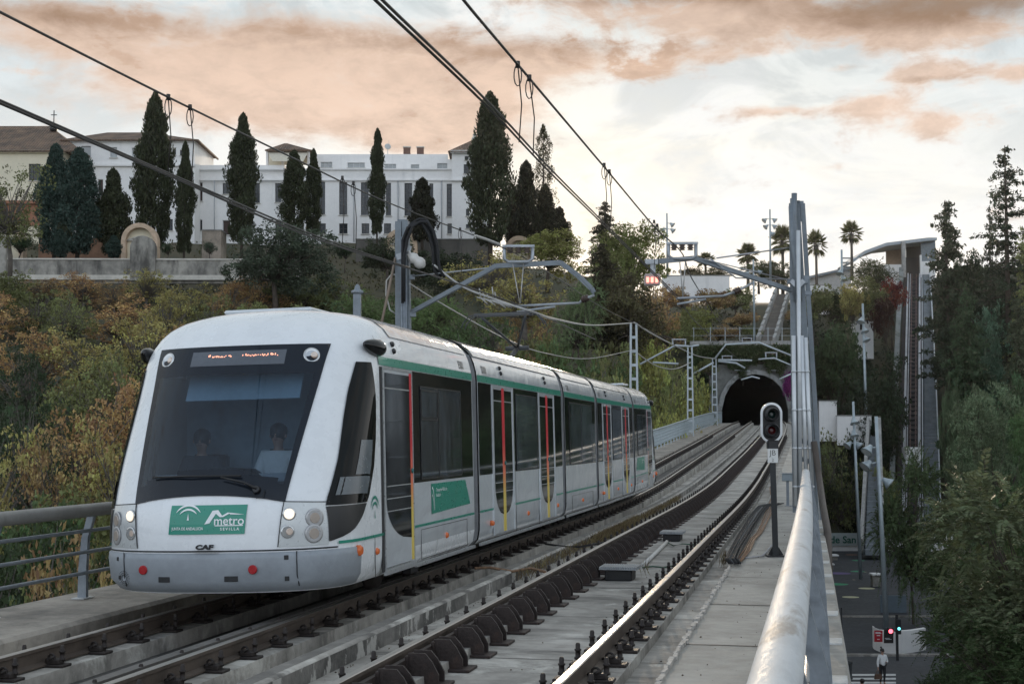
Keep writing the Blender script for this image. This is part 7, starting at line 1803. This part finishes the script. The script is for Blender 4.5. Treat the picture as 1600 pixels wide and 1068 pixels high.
# grit and dead leaves scattered on the deck
r = random.Random(19); P, T = [], []
for _ in range(1300):
    y = 6 + 34 * r.random() ** 1.4; o, dz = r.choice(((r.uniform(-1.4, 1.3), -.262), (r.uniform(-5.0, -1.7), -.492), (-1.42 + abs(r.gauss(0, .1)), -.262), (1.36 - abs(r.gauss(0, .08)), -.262), (r.uniform(1.4, 2.4), -.094), (r.uniform(-6.3, -5.1), -.215 - .163)))
    c = tp(y, o, dz + .006); P.append(tuple(c)); T.append(r.random())
P = np.array(P); rng = np.random.default_rng(4); A = rng.normal(size=(len(P), 3)); A[:, 2] *= .25; L = rng.uniform(.008, .030, len(P)); o = link('deck_litter', quads_mesh('deck_litter', P, A, L, L * .6, np.array(T)), None, kind='stuff'); o.color = (.11, .085, .06, 1)
# ================================================================== people
skin_m = pmat('skin', (.42, .24, .17), .55, var=.06); hair_m = pmat('dark_hair', (.012, .009, .008), .5, var=.3, scale=30); shirt_w = pmat('white_knit', (.70, .70, .69), .9, var=.06, scale=12, bump=.3, bscale=60)
legg = pmat('black_leggings', (.012, .012, .014), .7, var=.2); shoe = pmat('dark_shoe', (.02, .018, .018), .5); bagm = pmat('brown_leather', (.10, .055, .035), .5, var=.2); shirt_d = pmat('dark_jacket', (.02, .022, .03), .8, var=.2)
def skin_obj(name, mat, pts, edges, parent, root=0, lv=2, scale=1.0):
    """pts: (x, y, z, radius) grown into one smooth surface"""
    me = bpy.data.meshes.new('sk'); me.from_pydata([p[:3] for p in pts], edges, []); ob = bpy.data.objects.new('sk', me); COL.objects.link(ob)
    md = ob.modifiers.new('s', 'SKIN'); md.use_smooth_shade = True; sv = me.skin_vertices
    sv = me.skin_vertices[0].data if len(me.skin_vertices) else None
    if sv is None:
        bm = bmesh.new(); bm.from_mesh(me); bm.verts.layers.skin.verify(); bm.to_mesh(me); bm.free(); sv = me.skin_vertices[0].data
    for i, p in enumerate(pts):
        r = p[3]; sv[i].radius = (r, r) if not isinstance(r, tuple) else r; sv[i].use_root = (i == root)
    sb = ob.modifiers.new('u', 'SUBSURF'); sb.levels = lv; sb.render_levels = lv
    dg = bpy.context.evaluated_depsgraph_get(); dg.update(); out_ = bpy.data.meshes.new_from_object(ob.evaluated_get(dg)); bpy.data.objects.remove(ob)
    out_.materials.clear(); out_.materials.append(mat); out_.polygons.foreach_set('use_smooth', np.ones(len(out_.polygons), dtype=bool))
    return link(name, out_, parent)
def hand(pts, edges, w, side, down=Vector((0, 0, -1)), out=Vector((1, 0, 0))):
    """palm and five bent fingers from wrist index w"""
    W0 = Vector(pts[w][:3]); fwd = down.normalized(); lat = (out - fwd * out.dot(fwd)).normalized(); nrm = fwd.cross(lat)
    p = W0 + fwd * .05; pts.append((*p, (.030, .016))); edges.append((w, len(pts) - 1)); pi = len(pts) - 1
    for k, (o, L) in enumerate(((-.024, .062), (-.008, .072), (.008, .068), (.024, .052))):
        a = p + fwd * .035 + lat * o; b = a + fwd * L * .5 + nrm * .006; c = a + fwd * L * .85 + nrm * .022
        for q, r in ((a, .009), (b, .0085), (c, .007)): pts.append((*q, r))
        n = len(pts); edges += [(pi, n - 3), (n - 3, n - 2), (n - 2, n - 1)]
    a = W0 + fwd * .02 - lat * .030; b = a + fwd * .03 - lat * .018; pts += [(*a, .011), (*b, .009)]; n = len(pts); edges += [(w, n - 2), (n - 2, n - 1)]
def person(label, loc, rz, J, top, trousers, hair, seated=False, bun=False, sc=1.0):
    e = empty('person', tuple(loc), rz, label=label, cat='person'); e.scale = (sc, sc, sc)
    P = [(*J['pelvis'], .125), (*J['waist'], .105), (*J['chest'], .135), (*J['neck0'], .060), (*J['neck'], .048), (*J['head0'], .072), (*J['head1'], .088), (*J['crown'], .060)]
    E_ = [(0, 1), (1, 2), (2, 3), (3, 4), (4, 5), (5, 6), (6, 7)]
    for s in ('L', 'R'):
        b = len(P); P += [(*J['sh' + s], .055), (*J['el' + s], .040), (*J['wr' + s], .026)]; E_ += [(2, b), (b, b + 1), (b + 1, b + 2)]; hand(P, E_, b + 2, s, Vector(J['wr' + s]) - Vector(J['el' + s]), Vector((0, -1, 0)))
        b = len(P); P += [(*J['hip' + s], .088), (*J['kn' + s], .055), (*J['an' + s], .037), (*J['toe' + s], .035)]; E_ += [(0, b), (b, b + 1), (b + 1, b + 2), (b + 2, b + 3)]
    skin_obj('body', skin_m, P, E_, e)
    H = Vector(J['head1']); f = Vector(J.get('face', (0, -1, 0))).normalized(); sd = f.cross(Vector((0, 0, 1)))
    for s in (-1, 1):
        m = MB(); c = H + f * .083 + sd * s * .031 + Vector((0, 0, -.005)); m.lathe(c - f * .006, [(.012, 0), (.010, .006), (.003, .010)], 10, axis=f); m.build('eye', black_m, e)
        m = MB(); m.lathe(H + sd * s * .086 + Vector((0, 0, -.02)), [(.012, -.012), (.026, 0), (.018, .012)], 8, axis=sd * s); m.build('ear', skin_m, e)
    m = MB(); m.smooth = True; m.tube([H + f * .080 + Vector((0, 0, .0)), H + f * .104 + Vector((0, 0, -.035))], [.008, .015], 8); m.build('nose', skin_m, e)
    m = MB(); c = H + f * .080 + Vector((0, 0, -.062)); m.tube([c - sd * .022, c + f * .006, c + sd * .022], [.004, .007, .004], 6); m.build('mouth', pmat('lips', (.25, .08, .07), .5), e)
    up_ = (Vector((0, 0, 1)) - f * .42).normalized(); hc = H - f * .012 + Vector((0, 0, .018)); m = MB()
    m.lathe(hc, [(.070, -.085), (.088, -.05), (.098, -.01), (.100, .03), (.090, .065), (.062, .092), (.02, .104)], 16, axis=up_)
    if bun: m.lathe(hc + up_ * .10, [(.02, -.01), (.035, .02), (.050, .045), (.048, .07), (.025, .095)], 12, axis=up_)
    m.build('hair', hair, e)
    T = [(*J['hem'], .160), (*J['waist'], .145), (*J['chest'], .165), (*J['neck0'], .080)]; Et = [(0, 1), (1, 2), (2, 3)]
    for s in ('L', 'R'):
        b = len(T); wr = Vector(J['wr' + s]); el_ = Vector(J['el' + s]); T += [(*J['sh' + s], .078), (*el_, .065), (*wr.lerp(el_, .06), .042)]; Et += [(2, b), (b, b + 1), (b + 1, b + 2)]
    skin_obj('top', top, T, Et, e)
    L_ = [(*J['pelvis'], .130)]; El = []
    for s in ('L', 'R'):
        b = len(L_); kn, an = Vector(J['kn' + s]), Vector(J['an' + s]); L_ += [(*J['hip' + s], .095), (*kn, .062), (*an.lerp(kn, .08), .044)]; El += [(0, b), (b, b + 1), (b + 1, b + 2)]
        skin_obj('shoe', shoe, [(*(an + Vector((0, 0, -.02))), .048), (*J['toe' + s], .042)], [(0, 1)], e, lv=1)
    skin_obj('trousers', trousers, L_, El, e); return e
STAND = dict(pelvis=(0, 0, .92), hem=(0, 0, .86), waist=(0, 0, 1.05), chest=(0, 0, 1.27), neck0=(0, .01, 1.41), neck=(0, .005, 1.47), head0=(0, -.02, 1.53), head1=(0, -.01, 1.60), crown=(0, 0, 1.66),
             shL=(.17, 0, 1.36), elL=(.23, -.03, 1.08), wrL=(.10, -.20, 1.10), shR=(-.17, 0, 1.36), elR=(-.24, .02, 1.07), wrR=(-.25, -.03, .82),
             hipL=(.09, 0, .88), knL=(.09, -.02, .48), anL=(.085, .02, .08), toeL=(.10, -.14, .035), hipR=(-.09, 0, .88), knR=(-.10, -.01, .48), anR=(-.11, .03, .08), toeR=(-.13, -.13, .035), face=(.55, -.85, 0))
SEAT = dict(STAND); SEAT.update(knL=(.12, -.42, .88), anL=(.12, -.44, .45), toeL=(.12, -.58, .40), knR=(-.12, -.42, .88), anR=(-.12, -.44, .45), toeR=(-.12, -.58, .40), wrL=(.14, -.34, 1.12), elL=(.22, -.10, 1.07), elR=(-.22, -.10, 1.07), wrR=(-.14, -.34, 1.12), face=(0, -1, 0))
fp = at_z(1379.5, 1069, GZ + .11)
pw = person('woman with a high bun in a white jumper and black leggings, holding a brown handbag', fp, YAW + .25, STAND, shirt_w, legg, hair_m, bun=True)
M_ = pw.matrix_basis; hp = Vector(fp) + Matrix.Rotation(YAW + .25, 3, 'Z') @ Vector((-.26, -.04, .71))
bg_ = empty('handbag', tuple(hp - Vector((0, 0, .42))), YAW + .3, label='brown leather handbag hanging from the hand of the woman in white', cat='handbag')
m = MB(); m.prism([(-.19, -.06, 0), (.19, -.06, 0), (.15, -.06, .24), (-.15, -.06, .24)], (0, .12, 0)); m.build('bag_body', bagm, bg_)
for s in (-1, 1): m = MB(); m.tube([(-.10, s * .05, .23), (-.07, s * .03, .36), (0, 0, .42), (.07, s * .03, .36), (.10, s * .05, .23)], .010, 6); m.build('handle', bagm, bg_)
fp2 = at_z(1347, 1062, GZ + 1.75); fp2.z = GZ + .105
person('dark-haired person in a dark jacket, only the head showing at the bottom edge', fp2, YAW + PI, STAND, shirt_d, legg, hair_m)
def in_car(s, y, z): return train.location + EC.matrix_basis @ Vector((s, y, z))
bpy.context.view_layer.update()
person('train driver in a white shirt sitting behind the windscreen', in_car(.14, 1.80, .28), 0, SEAT, shirt_w, legg, hair_m)
person('second person with dark hair and dark jacket on the left inside the cab', in_car(-.80, 1.85, .24), .2, SEAT, shirt_d, legg, hair_m)
for s, y, z, lb in ((.14, 1.86, .28, 'dark seat under the driver'), (-.80, 1.91, .24, 'dark seat under the second person in the cab')):
    c = in_car(s, y, z); e = empty('cab_seat', tuple(c), label=lb, cat='seat'); m = MB(); m.box((0, -.10, .75), (.48, .50, .10), bev=.03); m.build('cushion', black_m, e); m = MB(); m.box((0, .20, 1.10), (.44, .10, .66), bev=.03); m.build('backrest', black_m, e); m = MB(); m.lathe((0, -.05, .0), [(.18, .78), (.05, .80), (.05, .72)], 10) if False else m.box((0, -.05, .74), (.12, .12, .10)); m.build('pedestal', black_m, e)
# ================================================================== evening air
m = bpy.data.materials.new('haze'); m.use_nodes = True; nt = m.node_tree; nt.nodes.clear()
o_ = nt.nodes.new('ShaderNodeOutputMaterial'); pv_ = nt.nodes.new('ShaderNodeVolumePrincipled'); pv_.inputs['Color'].default_value = (.93, .94, .96, 1); pv_.inputs['Density'].default_value = .00005; pv_.inputs['Anisotropy'].default_value = .6
nt.links.new(pv_.outputs[0], o_.inputs['Volume'])
h = MB(); h.box((0, 150, 18), (1200, 900, 64)); h.build('haze', m, kind='stuff')
